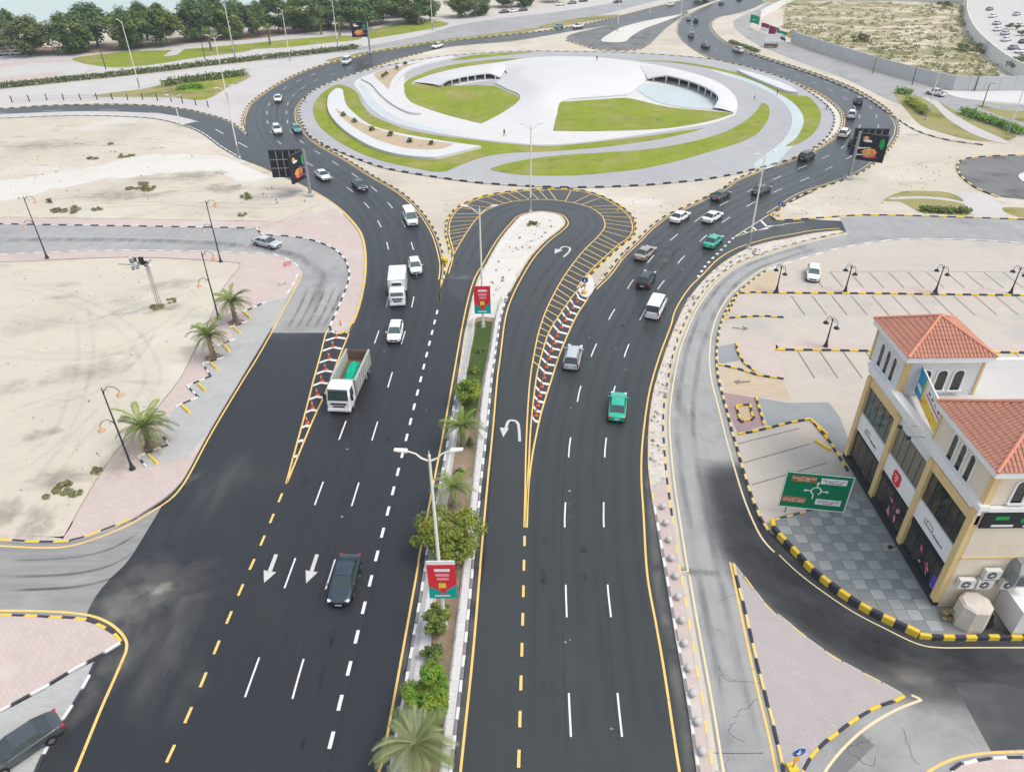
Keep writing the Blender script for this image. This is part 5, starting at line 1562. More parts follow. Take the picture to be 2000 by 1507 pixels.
car('suv', (1353, 79), (1346, 66), 'grey', 'grey SUV on the outbound bend, ahead of the dark blue SUV', GU)
car('suv', (1359, 48), (1359, 39), 'black', 'black SUV on the outbound road, right of a small white car', GU, True)
car('hatch', (1344, 44), (1346, 35), 'silver', 'small silver car on the outbound road, left of the black SUV', GU, True)
car('sedan', (1402, 12), (1416, 7), 'navy', 'dark sedan far along the outbound road', GU, True)
car('sedan', (1438, 4), (1450, 0), 'charcoal', 'dark sedan at the top edge of the photo on the outbound road', GU, True)
car('pickup', (1845, 191), (1808, 182), 'white', 'white pickup on the far right service road by the grey wall', None)
car('hatch', (1587, 527), (1586, 558), 'white', 'lone white car in the right car park', None, z=.11)
car('sedan', (1105, 52), (1076, 58), 'teal', 'teal taxi on the inbound road right of the park', GD, True)
car('pickup', (1147, 52), (1110, 58), 'white', 'white pickup close behind the teal taxi', GD, True)
car('sedan', (1319, 9), (1300, 14), 'white', 'white sedan far along the inbound road', GD, True)
for i, (x, y, p, lb) in enumerate(((984, 26, 'maroon', 'dark red car parked on the corniche under the trees'), (1002, 24, 'white', 'white car parked between the red and the purple car'), (1021, 22, 'plum', 'dark purple car parked on the corniche'), (1094, 11, 'white', 'white car parked on the corniche left of the grey one'), (1117, 8, 'grey', 'grey car parked on the corniche near the top edge'), (1139, 4, 'charcoal', 'charcoal car parked on the corniche at the top edge'), (1206, 6, 'black', 'black car alone on the corniche carriageway'), (10, 108, 'silver', 'silver car parked under the trees at the far left edge'), (34, 107, 'white', 'white car parked under the trees near the left edge'))):
    car('sedan', (x+10, y-1), (x-10, y+1), p, lb, GP, True)
for i, (x, y, p, lb) in enumerate(((1932, 20, 'teal', 'teal car in the far right car park'), (1938, 34, 'white', 'white car below the teal one in the far right car park'), (1946, 48, 'silver', 'silver car in the upper row of the far right car park'), (1948, 60, 'white', 'white car beside the curved wall, third row of the far right car park'), (1962, 68, 'silver', 'silver car left of the tree in the far right car park'), (1964, 80, 'white', 'white car half way along the curved wall'), (1978, 96, 'grey', 'grey car near the end of the curved wall'), (1992, 103, 'white', 'white car at the lower end of the far right car park'), (1998, 114, 'silver', 'silver car at the right edge beside the curved wall'), (1998, 84, 'charcoal', 'charcoal car at the right edge of the far right car park'), (1990, 52, 'white', 'white car across the lane at the right edge'), (1985, 30, 'silver', 'silver car across the lane near the top right corner'))):
    car('sedan', (x-12, y+3), (x+12, y-2), p, lb, GL, True)


# ------------------------------------------------------------------ trucks
def truck_wheel(t_, x, y, s, r=.5, w_=.32):
    b = MB().lathe([(0, -w_/2), (r*.55, -w_/2), (r*.94, -w_/2), (r, -w_/2+.05), (r, w_/2-.05), (r*.94, w_/2), (r*.55, w_/2)], k=16)
    b.v = [(p[0], p[2], p[1]) for p in b.v]
    o = b.build('wheel', 'rubber', t_, True)
    o.location = (x, y, r)
    c = MB().lathe([(0, 0), (r*.5, 0), (r*.54, .03), (r*.2, .06)], k=10)
    c.v = [(p[0], p[2]*s, p[1]) for p in c.v]
    h = c.build('rim', 'galv', o)
    h.location = (0, s*w_/2, 0)


def cab(t_, x0, L, W, z0, H, paint, slope=.25, glass='glass', visor=True):
    """forward-control cab: front at x0+L; shell, screen, side windows, grille, lamps, mirrors"""
    f, r_ = x0+L, x0
    w_ = W/2
    sec = [(z0, f, w_), (z0+.55, f+.03, w_), (z0+1.0, f, w_), (z0+H-.25, f-slope, w_*.95), (z0+H, f-slope-.25, w_*.86)]
    b = MB()
    vs = []
    for z, xf, hw in sec:
        vs += [(r_, -hw, z), (xf-.14, -hw, z), (xf, -hw+.16, z), (xf, hw-.16, z), (xf-.14, hw, z), (r_, hw, z)]
    fs = []
    for i in range(len(sec)-1):
        fs += [(i*6+j, i*6+(j+1) % 6, (i+1)*6+(j+1) % 6, (i+1)*6+j) for j in range(6)]
    e = (len(sec)-1)*6
    fs += [tuple(range(e, e+6)), tuple(range(6))[::-1]]
    b.add(vs, fs)
    b.build('cab', paint, t_, True)
    z1, z2 = z0+1.02, z0+H-.32
    xx = lambda z: f-slope*max(0, (z-z0-1.0))/(H-1.25)
    MB().quad((xx(z1)+.02, -w_+.17, z1), (xx(z1)+.02, w_-.17, z1), (xx(z2)+.02, w_*.95-.17, z2), (xx(z2)+.02, -w_*.95+.17, z2)).build('windscreen', glass, t_)
    for s in (1, -1):
        q = [(f-.3, s*(w_+.012), z1), (r_+.45, s*(w_+.012), z1), (r_+.45, s*(w_*.96+.012), z2), (f-.3-slope*.8, s*(w_*.96+.012), z2)]
        MB().quad(*(q if s < 0 else q[::-1])).build('side_window', glass, t_)
        MB().box((f-.15, s*(w_+.22), z1+.35), (.1, .22, .7)).build('wing_mirror', 'trim_black', t_)
        MB().box((f+.0, s*(w_-.38), z0+.12), (.1, .42, .22)).build('headlight', 'lamp_clear', t_)
    MB().box((f+.025, 0, z0+.62), (.06, W*.66, .2)).build('grille', 'trim_black', t_)
    MB().box((f+.03, 0, z0+.3), (.06, W*.5, .16)).build('grille', 'trim_black', t_)
    MB().box((f+.03, 0, z0-.12), (.16, W*.98, .26)).build('bumper', paint, t_)
    MB().box((f+.1, 0, z0-.1), (.04, .5, .13)).build('number_plate', 'plate', t_)
    if visor:
        MB().box((f-slope-.02, 0, z0+H-.2), (.3, W*.84, .06)).build('sun_visor', 'glass', t_)


def truck(label, rear, front):
    a, b_ = G(*rear), G(*front)
    c = (a+b_)/2
    return thing('truck', label, 'truck', (c.x, c.y, .02), math.atan2(b_.y-a.y, b_.x-a.x))


t = truck('white tipper truck carrying a green tarpaulin load beside the chevron nose', (705, 722), (664, 812))
t.name = 'tipper_truck'
cab(t, 2.35, 1.9, 2.5, .75, 2.35, 'paint_white')
MB().b2((-4.2, -.45, .55), (4.0, .45, .85)).build('chassis', 'trim_black', t)
bw = 1.27
bed = MB()
z0, z1 = 1.05, 2.75
x0, x1 = -4.3, 1.95
bed.b2((x0, -bw, z0), (x1, bw, z0+.14))
for s in (1, -1):
    bed.b2((x0, s*bw-.06, z0), (x1, s*bw+.06, z1))
bed.b2((x1-.1, -bw, z0), (x1+.02, bw, z1+.15))
bed.build('tipper_body', 'truck_bed', t)
MB().b2((x0-.06, -bw, z0), (x0+.06, bw, z1-.1)).build('tailgate', 'rust', t)
for s in (1, -1):
    for i in range(9):
        x = x0+.35+i*.72
        MB().b2((x-.07, s*(bw+.1)-.06, z0), (x+.07, s*(bw+.1)+.06, z1+.02)).build('side_rib', 'truck_bed', t)
    MB().b2((x0, s*bw-.11, z1), (x1, s*bw+.11, z1+.1)).build('top_rail', 'truck_bed', t)
    MB().b2((-1.6, s*1.1-.05, .55), (1.9, s*1.1+.05, .95)).build('side_guard', 'truck_bed', t)
    for x in (-3.4, -2.2, 1.1 if False else 3.25):
        truck_wheel(t, x, s*1.08, s)
MB().b2((x1-.1, -1.15, z1+.05), (x1+.75, 1.15, z1+.13)).build('cab_guard', 'truck_bed', t)
MB().b2((1.95, -1.0, .9), (2.3, 1.0, 2.3)).build('air_intake', 'trim_black', t)
ld = MB()
nx, ny = 22, 12
vs = []
for i in range(nx):
    for j in range(ny):
        u, v_ = i/(nx-1), j/(ny-1)
        x, y = x0+.75+(x1-x0-1.05)*u, (-bw+.2)+(2*bw-.4)*v_
        e = max(0, 1-abs(v_*2-1)**2.6)*max(0, 1-abs(u*2-1)**4)
        vs.append((x, y*(.72+.28*math.sin(u*9+1)**2*.4), z0+.35+1.0*e*(.8+.25*math.sin(u*7))+.14*fbm(x*1.5, y*1.5, 1.0)))
ld.add(vs, [(i*ny+j, (i+1)*ny+j, (i+1)*ny+j+1, i*ny+j+1) for i in range(nx-1) for j in range(ny-1)])
o = ld.build('tarpaulin_load', 'tarp_green', t, True)
MB().b2((x0+.06, -bw+.06, z0+.1), (x1-.1, bw-.06, z0+.36)).build('load_bed_fill', 'rust', t)

t = truck('white box truck with ribbed roof in the second lane of the left carriageway', (781, 556), (777, 605))
t.name = 'box_truck'
cab(t, 1.55, 1.55, 2.05, .62, 1.75, 'paint_white', .3, 'glass_green', False)
MB().b2((-3.1, -.4, .45), (2.6, .4, .7)).build('chassis', 'trim_black', t)
MB().b2((-3.2, -1.14, .95), (1.4, 1.14, 3.15)).build('cargo_box', 'paint_white', t)
for i in range(7):
    MB().b2((-3.1+i*.7, -1.15, 3.15), (-2.75+i*.7, 1.15, 3.2)).build('roof_rib', 'plate', t)
MB().b2((1.4, -.75, 2.45), (1.75, .75, 2.95)).build('cooling_unit', 'plate', t)
MB().b2((1.75, -.6, 2.55), (1.8, .6, 2.85)).build('cooling_grille', 'trim_black', t)
for s in (1, -1):
    for x in (2.3, -1.9):
        truck_wheel(t, x, s*.9, s, .4, .28)
    MB().b2((-3.22, s*.98-.1, .7), (-3.16, s*.98+.1, .9)).build('tail_light', 'lamp_red', t)

t = thing('food_cart', 'dark red street cart with a white canopy board under the flags', 'cart', G(1505, 93), rad(-15))
MB().b2((-2.2, -.8, .45), (2.2, .8, 1.1)).build('body', 'rust', t)
MB().b2((-2.4, -.75, 2.2), (2.6, -.65, 4.3)).build('sign_board', 'sign_white', t)
MB().b2((-2.4, -1.0, 2.1), (2.6, 1.0, 2.2)).build('canopy', 'white_trim', t)
for x in (-2.1, 2.1):
    for y in (-.7, .7):
        MB().cyl((x, y, .4), (x, y, 2.15), .05, None, 6).build('post', 'steel_grey', t)
        truck_wheel(t, x*.7, y*1.1, 1 if y > 0 else -1, .35, .2)


# ================================================================== LAMPS
def lamp_double(base, H, label, arms=1.35, single=False, group='tall white road lamps', dark=True, rz=0):
    p = G(*base)
    t_ = thing('street_lamp', label, 'street lamp', (p.x, p.y, .13), rz, group)
    MB().cyl((0, 0, 0), (0, 0, H), .15, .085, 10).build('pole', 'steel_white', t_, True)
    MB().box((0, 0, .25), (.5, .5, .5), 0, 0, .8).build('base', 'concrete', t_)
    if dark:
        MB().cyl((0, 0, .4), (0, 0, 2.6), .18, .165, 10).build('pole_sleeve', 'steel_grey', t_, True)
    for s in ((1,) if single else (1, -1)):
        MB().tube([(0, 0, H-.5), (s*.5, 0, H-.25), (s*arms*.6, 0, H+.1), (s*arms, 0, H+.32)], [.07, .06, .05, .05], 6).build('arm', 'steel_white', t_, True)
        MB().add([(s*arms-.05*s, -.16, H+.27), (s*arms-.05*s, .16, H+.27), (s*(arms+.75), .13, H+.4), (s*(arms+.75), -.13, H+.4), (s*arms-.05*s, -.16, H+.4), (s*arms-.05*s, .16, H+.4), (s*(arms+.75), .13, H+.47), (s*(arms+.75), -.13, H+.47)],
                 [(0, 1, 2, 3), (4, 7, 6, 5), (0, 4, 5, 1), (1, 5, 6, 2), (2, 6, 7, 3), (3, 7, 4, 0)]).build('lamp_head', 'steel_white', t_)
    MB().cyl((0, 0, H), (0, 0, H+.35), .04, .02, 6).build('finial', 'steel_white', t_)
    return t_


def banner(t_, z0, wd, h, x=0.15):
    """printed pole banner facing the viewer: red field, white lettering strokes, teal foot"""
    b0_ = MB().b2((x-wd/2, -.26, z0), (x+wd/2, -.2, z0+h)).build('banner', 'banner_red', t_)
    y = -.265
    q = lambda x0, x1, z0_, z1_, m, nm='banner_print', yy=y: MB().quad((x+x0, yy, z0+z0_), (x+x1, yy, z0+z0_), (x+x1, yy, z0+z1_), (x+x0, yy, z0+z1_)).build(nm, m, b0_)
    q(-wd/2, wd/2, 0, h*.26, 'banner_teal')
    MB().add([(x-wd/2, y-.002, z0+h*.26), (x-wd*.2, y-.002, z0+h*.26), (x-wd/2, y-.002, z0+h*.38)], [(0, 1, 2)]).build('banner_print', 'banner_teal', b0_)
    MB().add([(x+wd/2, y-.002, z0+h*.26), (x+wd/2, y-.002, z0+h*.42), (x+wd*.18, y-.002, z0+h*.26)], [(0, 1, 2)]).build('banner_print', 'banner_teal', b0_)
    q(-wd*.25, wd*.3, h*.8, h*.88, 'sign_white', yy=y-.004)
    q(-wd*.22, wd*.26, h*.66, h*.74, 'banner_pink', yy=y-.004)
    q(-wd*.18, wd*.24, h*.55, h*.62, 'banner_pink', yy=y-.004)
    q(-wd*.14, wd*.12, h*.3, h*.46, 'ad_yellow', yy=y-.004)
    q(-wd*.1, wd*.12, h*.16, h*.32, 'banner_red', yy=y-.006)
    q(-wd*.3, wd*.25, h*.06, h*.1, 'sign_white', yy=y-.004)
    for z in (z0+.05, z0+h-.05):
        MB().cyl((x-wd/2, -.15, z), (x+wd/2, -.15, z), .04, None, 6).build('banner_bracket', 'steel_grey', t_)


lp = lamp_double((869, 1228), 16.4, 'tall double lamp with a red banner nearest the viewer in the median', dark=False)
banner(lp, 3.6, 1.95, 3.4)
MB().b2((-.85, -.26, 7.0), (1.1, -.2, 7.35)).build('banner_header', 'sign_white', lp)
lp = lamp_double((944, 640), 15.2, 'tall double lamp with a red banner halfway up the median', dark=False)
banner(lp, 2.0, 2.0, 3.7, .0)
lamp_double((1036, 416), 14.2, 'tall double lamp on the rounded nose of the median')
lamp_double((1461, 487), 14.0, 'tall double lamp on the separator strip by the exit nose', rz=.4)
lamp_double((446, 202), 15.6, 'tall double lamp on the plaza left of the roundabout')
lamp_double((468, 310), 13.5, 'tall lamp on the outer kerb where the left approach road joins', rz=.8)
lamp_double((273, 172), 16.8, 'tall lamp in front of the park trees at the left', single=True, rz=2.6)
lamp_double((460, 117), 16.2, 'tall lamp right of the park lawn path', single=True, rz=2.6)
lamp_double((567, 120), 14.8, 'tall lamp between the park lawn and the ring road, second from the left billboard', single=True, rz=2.6)
lamp_double((660, 93), 14.5, 'tall lamp left of the small distant billboard', single=True, rz=2.6)
lamp_double((845, 60), 14.5, 'tall lamp right of the small distant billboard', single=True, rz=2.6)
lamp_double((353, 247), 6.5, 'short white lamp at the edge of the left approach road', arms=1.2, dark=False)
for i, (x, y) in enumerate(((1206, 62), (1268, 41), (1326, 62))):
    lamp_double((x, y), 14.5, ('tall lamp beside the far turning loop', 'tall lamp left of the outbound road, far top', 'tall lamp on the left kerb of the outbound bend')[i])
lamp_double((1807, 234), 13.5, 'tall lamp on the right verge beside the footpath', rz=1)
lamp_double((1968, 262), 12.5, 'tall lamp at the hedge on the right verge', rz=1)


def lamp_iron(base, H, label, group, two=True, rz=0, z=.13):
    p = G(*base)
    t_ = thing('iron_lamp', label, 'street lamp', (p.x, p.y, z), rz, group)
    MB().lathe([(.28, 0), (.3, .12), (.2, .3), (.13, .7), (.11, .9)], k=10).build('base', 'black_iron', t_, True)
    MB().cyl((0, 0, .8), (0, 0, H), .1, .055, 8).build('pole', 'black_iron', t_, True)
    for s, zz in ((1, H-.1), (-1, H-.1 if two == 'level' else H*.62)):
        a = 1.25 if two != 'level' else .75
        arc_ = [(s*a*.02, 0, zz-.5), (s*a*.1, 0, zz), (s*a*.4, 0, zz+.28), (s*a*.75, 0, zz+.18), (s*a, 0, zz-.2), (s*a, 0, zz-.55)]
        MB().tube(arc_, .035, 6).build('arm', 'black_iron', t_, True)
        MB().tube([(s*.1, 0, zz-.1), (s*.35, 0, zz+.05), (s*.45, 0, zz-.15), (s*.3, 0, zz-.22)], .02, 5).build('scroll', 'black_iron', t_)
        MB().lathe([(.34, -.18), (.3, -.05), (.12, .1), (.06, .16)], (s*a, 0, zz-.62), 10).build('lamp_shade', 'glass_amber' if two != 'level' else 'black_iron', t_, True)
    MB().cyl((0, 0, H), (0, 0, H+.3), .06, .01, 6).build('finial', 'black_iron', t_)
    return t_


GI = 'tall iron lamps around the left lot'
lamp_iron((93, 506), 9.3, 'tall iron lamp at the far left of the service road', GI, rz=.3)
lamp_iron((432, 514), 9.2, 'tall iron lamp by the service road near the turning silver sedan', GI, rz=.3)
lamp_iron((260, 918), 9.1, 'tall iron lamp beside the nearest left palm', GI, rz=.3)
lamp_iron((428, 625), 9.0, 'tall iron lamp between the two upper left palms', GI, rz=.3)
GK = 'short two arm lamps in the right car park'
for (x, y), lb in zip(((1516, 571), (1650, 571), (1826, 572), (1973, 574), (1612, 678)), ('leftmost two arm lamp on the upper car park divider', 'two arm lamp right of the lone white parked car', 'third two arm lamp along the upper car park divider', 'rightmost two arm lamp on the upper car park divider', 'two arm lamp on the lower car park divider')):
    lamp_iron((x, y), 3.7, lb, GK, 'level', rad(-60), .1)
GF = 'dark posts along the far roads'
for (x, y, ty), lb in zip(((1704, 144, 112), (1781, 166, 131), (1903, 178, 138), (1918, 209, 164), (207, 136, 64), (401, 117, 55)), ('dark lamp post, first along the grey wall', 'dark lamp post, second along the grey wall', 'dark lamp post, third along the grey wall', 'dark lamp post beside the right verge corner', 'dark lamp post at the left loop road', 'dark lamp post by the park lawn path')):
    h_ = HG(x, y, ty)
    p = G(x, y)
    t_ = thing('dark_lamp', lb, 'street lamp', p, 0, GF)
    MB().cyl((0, 0, 0), (0, 0, h_), .13, .08, 8).build('pole', 'black_iron', t_)
    MB().tube([(0, 0, h_-.1), (.4, 0, h_+.1), (1.1, 0, h_+.05)], .05, 5).build('arm', 'black_iron', t_)
    MB().box((1.3, 0, h_), (.6, .25, .12)).build('lamp_head', 'steel_grey', t_)

# light mast in the left lot
p = G(313, 600)
t = thing('antenna_mast', 'pale lattice mast with a cluster of grey boxes in the left sand lot', 'mast', (p.x, p.y, .2))
for a in range(3):
    c, s_ = math.cos(a*2.09), math.sin(a*2.09)
    MB().cyl((c*.32, s_*.32, 0), (c*.2-.1, s_*.2, 5.6), .06, None, 6).build('mast_leg', 'stone', t)
for i in range(9):
    z = .4+i*.6
    MB().tube([(math.cos(a*2.09)*(.32-.012*i), math.sin(a*2.09)*(.32-.012*i), z+(.3 if a % 2 else 0)) for a in (0, 1, 2, 3)], .03, 4).build('brace', 'stone', t)
rr = random.Random(3)
for i in range(16):
    MB().box((rr.uniform(-2.2, .5), rr.uniform(-.6, .6), 5.3+rr.uniform(0, 1.4)), (rr.uniform(.25, .6), rr.uniform(.2, .4), rr.uniform(.25, .6)), rr.uniform(0, 3)).build('equipment_box', rr.choice(('galv', 'plate', 'trim_black')), t)
MB().tube([(-3.6, 0, 6.0), (-2, 0, 5.9), (0, 0, 5.9), (.7, 0, 6.6)], .07, 6).build('boom', 'galv', t)

# railing with dark posts beside the approach road
p0 = G(24, 200)
t = thing('roadside_railing', 'low railing with dark posts along the left approach road', 'railing', p0)
RP = [(24, 200), (58, 199), (92, 196), (125, 196), (158, 196), (190, 195), (220, 195), (250, 196), (279, 195), (308, 197), (335, 199), (357, 202), (383, 206), (407, 210)]
for x, y in RP:
    q = G(x, y)-p0
    MB().cyl((q.x, q.y, 0), (q.x, q.y, 1.7), .14, .12, 6).build('post', 'black_iron', t)
for z in (.6, 1.2):
    MB().tube([G(x, y)-p0+Vector((0, 0, z)) for x, y in RP], .035, 4).build('rail', 'steel_grey', t)
# low railing along the median bed
rp = Arc(cr([(979, 592), (970, 618), (958, 690), (945, 760), (937, 830), (925, 940), (908, 1100), (893, 1230), (880, 1330), (865, 1470)]))
t = thing('median_railing', 'low grey railing along the right side of the median planting', 'railing', rp.at(0))
for i in range(int(rp.L/2.4)+1):
    q = rp.at(i*2.4)-t.location
    MB().cyl((q.x, q.y, .1), (q.x, q.y, 1.0), .04, None, 5).build('post', 'steel_grey', t)
for z in (.45, .98):
    MB().tube([rp.at(i*1.2)-t.location+Vector((0, 0, z)) for i in range(int(rp.L/1.2)+1)], .03, 4).build('rail', 'steel_grey', t)

# bollards on the separator strip
for i, (x, y) in enumerate(((1294, 992), (1300, 1024), (1306, 1057), (1311, 1093), (1319, 1128), (1324, 1169), (1331, 1214), (1336, 1259), (1344, 1308), (1352, 1357), (1361, 1412), (1370, 1470))):
    p = G(x, y, .13)
    t_ = thing('dome_bollard', '%s white domed bollard from the far end of the separator strip' % ORD[i], 'bollard', p, 0, 'domed bollards on the separator strip')
    MB().lathe([(.17, 0), (.2, .12), (.21, .2)], k=14).build('foot', 'stone', t_, True)
    MB().lathe([(.27, .2), (.29, .28), (.26, .42), (.17, .5), (.07, .54), (0.001, .545)], k=14).build('dome', 'concrete', t_, True)

# ================================================================== TREES AND PLANTS
def crown_mesh(nm, seed, n, rx, ry, rz, leaf, m, clumps=22, flat_=.0, m2=None):
    """leaf-sized faces gathered in clumps over an uneven volume, with gaps between the clumps"""
    r = random.Random(seed)
    b = MB()
    cs = []
    for i in range(clumps):
        while True:
            v = Vector((r.uniform(-1, 1), r.uniform(-1, 1), r.uniform(-1, 1)))
            if .25 < v.length < 1:
                break
        v = v.normalized()*r.uniform(.45, 1.0)
        k = r.uniform(.2, .42)
        cs.append((Vector((v.x*rx*(1-.25*max(0, v.z)), v.y*ry*(1-.25*max(0, v.z)), v.z*rz)), k))
    for i in range(n):
        c, k = cs[r.randrange(len(cs))]
        d = Vector((r.gauss(0, 1), r.gauss(0, 1), r.gauss(0, .8))).normalized()*(r.random()**.45)
        p = c+Vector((d.x*rx*k, d.y*ry*k, d.z*rz*k))
        up = (d*1.0+Vector((0, 0, .7))+Vector((r.uniform(-1, 1), r.uniform(-1, 1), r.uniform(-1, 1)))*.6).normalized()
        u = up.orthogonal().normalized()
        u = Matrix.Rotation(r.uniform(0, 6.3), 3, up) @ u
        w_ = up.cross(u)
        s = leaf*r.uniform(.6, 1.3)
        b.add([p-u*s, p+w_*s*.5-up*s*.15, p+u*s, p-w_*s*.5-up*s*.15], [(0, 1, 2, 3)], 0 if m2 is None or r.random() < .7 else 1)
    return b.mesh(nm, [m]+([m2] if m2 else []))


def trunk(b, h, r0, spread, seed, n=6, z0=0):
    r = random.Random(seed)
    b.tube([(0, 0, z0), (r.uniform(-.1, .1), r.uniform(-.1, .1), h*.5), (r.uniform(-.2, .2), r.uniform(-.2, .2), h)], [r0, r0*.8, r0*.6], 8)
    for i in range(n):
        a = i*6.28/n+r.uniform(-.4, .4)
        l_ = spread*r.uniform(.6, 1)
        b.tube([(0, 0, h*.75), (math.cos(a)*l_*.4, math.sin(a)*l_*.4, h*1.15), (math.cos(a)*l_, math.sin(a)*l_, h*r.uniform(1.4, 1.9))], [r0*.5, r0*.3, r0*.1], 5)
    return b


CR = [crown_mesh('crown', 30+i, 6800, 4.8, 4.8, 5.6, .4, m, 44, m2=m2) for i, (m, m2) in enumerate((('leaf_dark', 'leaf_deep'), ('leaf_deep', 'leaf_dark'), ('leaf_dark', 'leaf_mid'), ('leaf_olive', 'leaf_mid'), ('leaf_deep', 'leaf_mid')))]
TR = [trunk(MB(), 3.4, .34, 2.6, i, 6).mesh('trunk', 'bark', True) for i in range(3)]


def tree(x, y, top, wpx, ci, label):
    h = HG(x, y, top)
    p = G(x, y)
    w_ = abs(G(x+wpx/2, y).x-G(x-wpx/2, y).x)
    t_ = thing('park_tree', label, 'tree', p, ci*1.3+x, 'trees of the sea front park')
    tr = link('trunk', TR[int(x) % 3], t_)
    tr.scale = (h/13.0,)*3
    c = link('crown', CR[ci], t_)
    c.location = (0, 0, h*.54)
    c.scale = (w_/8.8, w_/8.8, h*.47/5.6)


trees = [(8, 96, 30, 46, 3, 'olive tree cut by the left edge of the photo'), (60, 108, 32, 84, 3, 'broad olive green tree, second from the left edge'), (30, 88, 18, 40, 2, 'tall thin tree behind the broad olive one at the far left'),
         (145, 104, 22, 76, 0, 'dark round tree left of the loop road lamp'), (192, 92, 8, 74, 1, 'tall dark tree behind the loop road lamp'), (262, 96, 14, 72, 0, 'dark tree directly behind the tall lamp of the left park'), (318, 90, 8, 76, 2, 'wide tree right of the tall lamp, above the lawn path'), (288, 78, 5, 50, 1, 'tree top rising behind the pair above the lawn'),
         (388, 78, 2, 78, 4, 'dark tree above the right end of the lawn path'), (458, 74, -4, 72, 0, 'tall dark tree behind the second lamp'), (425, 62, -8, 55, 1, 'tree between the two tall dark trees behind the second lamp'), (505, 70, 2, 50, 2, 'smaller tree left of the third lamp'), (545, 64, -10, 70, 1, 'dark tree behind the third lamp'), (600, 62, -12, 84, 0, 'broad dark tree between the third and fourth lamps'),
         (642, 54, -12, 56, 4, 'tree top behind the fourth lamp'), (686, 58, -12, 82, 1, 'broad dark tree above the small distant billboard'), (735, 48, -12, 58, 2, 'tree right of the small distant billboard'), (800, 45, -14, 82, 0, 'broad tree left of the fifth lamp'), (770, 34, -14, 60, 4, 'tree behind the broad one at the fifth lamp'), (840, 40, -12, 36, 1, 'narrow dark tree right behind the fifth lamp'),
         (902, 34, -10, 54, 2, 'round tree standing alone on the corniche paving'), (936, 30, -10, 44, 0, 'dark round tree touching the lone one on the corniche'), (990, 14, -22, 46, 1, 'tree above the dark red parked car'), (1024, 13, -22, 40, 0, 'tree above the purple parked car'), (1080, 4, -30, 40, 2, 'tree cut by the top edge beside the parked white car'), (1372, 2, -18, 36, 4, 'dark tree on the nose between the two far roads')]
for a in trees:
    tree(*a)

# fronds: one object each, five shapes
FM = {}


def frond_mesh(L, rise, droop, m, seed):
    r = random.Random(seed)
    b = MB()
    n_ = 22
    pts = []
    for i in range(n_+1):
        t = i/n_
        pts.append(Vector((L*t*(1-.18*droop*t*t), 0, rise*L*t*(1-.4*t)-droop*L*.62*t**2.3)))
    b.tube(pts, [.05*(1-.85*i/n_) for i in range(n_+1)], 4)
    for i in range(2, n_+1):
        t = i/n_
        p = pts[i]
        d = (pts[min(i+1, n_)]-pts[i-1]).normalized()
        ll = L*.21*(math.sin(math.pi*min(1, t*.92+.08))**.6)+.08
        for s in (1, -1):
            for q in (0, .5):
                pp = p-d*(L/n_)*q
                side = Vector((0, s, 0))
                e = pp+d*ll*.75+side*ll*.62+Vector((0, 0, .22*ll-.35*ll*t+r.uniform(-.1, .06)*ll))
                w_ = d*.022+Vector((0, 0, .008))
                mid = (pp+e)/2+Vector((0, 0, .09*ll))
                b.add([pp-w_*.6, mid-w_, e, mid+w_], [(0, 1, 2, 3)])
    return b.mesh('frond', m)


def fm(k):
    if k not in FM:
        L, rise, droop, m = {'up': (2.3, 1.1, .25, 'frond_bright'), 'mid': (2.9, .62, .62, 'frond_green'), 'low': (2.8, .25, .95, 'frond_green'), 'grey': (2.8, .55, .7, 'frond_grey'), 'hang': (2.6, -.15, 1.0, 'frond_dry'), 'greylow': (2.7, .1, 1.0, 'frond_grey')}[k]
        FM[k] = frond_mesh(L, rise, droop, m, hash(k) % 99)
    return FM[k]


def palm(base, h, label, s=1.0, set_=('up', 'mid', 'low', 'hang'), z=.13, n=(8, 14, 12, 9), group='date palms', cat='palm'):
    p = G(*base)
    t_ = thing('date_palm', label, cat, (p.x, p.y, z), p.x, group)
    b = MB()
    k = 12
    b.tube([(0, 0, 0), (.03, .02, h*.2), (.05, .03, h*.5), (.02, 0, h*.85), (0, 0, h)], [.42*s, .3*s, .25*s, .27*s, .2*s], 10)
    r = random.Random(base[0])
    for i in range(int(h/.14)):
        a = i*2.4
        z_ = .2+i*.14
        b.box((math.cos(a)*.27*s, math.sin(a)*.27*s, z_), (.16*s, .16*s, .12), a)
    b.build('trunk', 'palm_bark', t_)
    for kk, nn, tilt in zip(set_, n, (0, 0, 0, 0)):
        for i in range(nn):
            o = link('frond', fm(kk), t_, (0, 0, h-(.0 if kk == 'up' else .1)))
            sc = s*r.uniform(.7, 1.15)
            o.scale = (sc, sc, sc)
            o.rotation_euler = (r.uniform(-.45, .45), r.uniform(-.32, .26), i*6.283/nn+r.uniform(-.35, .35))
    return t_


GPm = 'date palms beside the left parking bays'
palm((295, 874), 2.6, 'nearest date palm on the left, beside the iron lamp', 1.12, group=GPm)
palm((418, 698), 2.9, 'middle date palm of the three on the left', 1.0, group=GPm)
palm((462, 630), 3.0, 'farthest date palm of the three on the left', .95, group=GPm)
for (x, y), lb in zip(((295, 876), (418, 700), (462, 632)), ('dry leaf litter round the nearest left palm', 'dry leaf litter round the middle left palm', 'dry leaf litter round the farthest left palm')):
    p = G(x, y)
    b = MB()
    r = random.Random(x)
    for i in range(160):
        a, d = r.uniform(0, 6.3), r.random()**.6*1.1
        b.box((math.cos(a)*d, math.sin(a)*d*.8, .02+r.random()*.25*(1-d/1.2)), (r.uniform(.08, .3), .05, .03), r.uniform(0, 3))
    o = tag(b.build('leaf_litter', 'soil'), lb, 'leaf litter', kind='stuff')
    o.location = (p.x, p.y, .14)
GM = 'planting in the median'
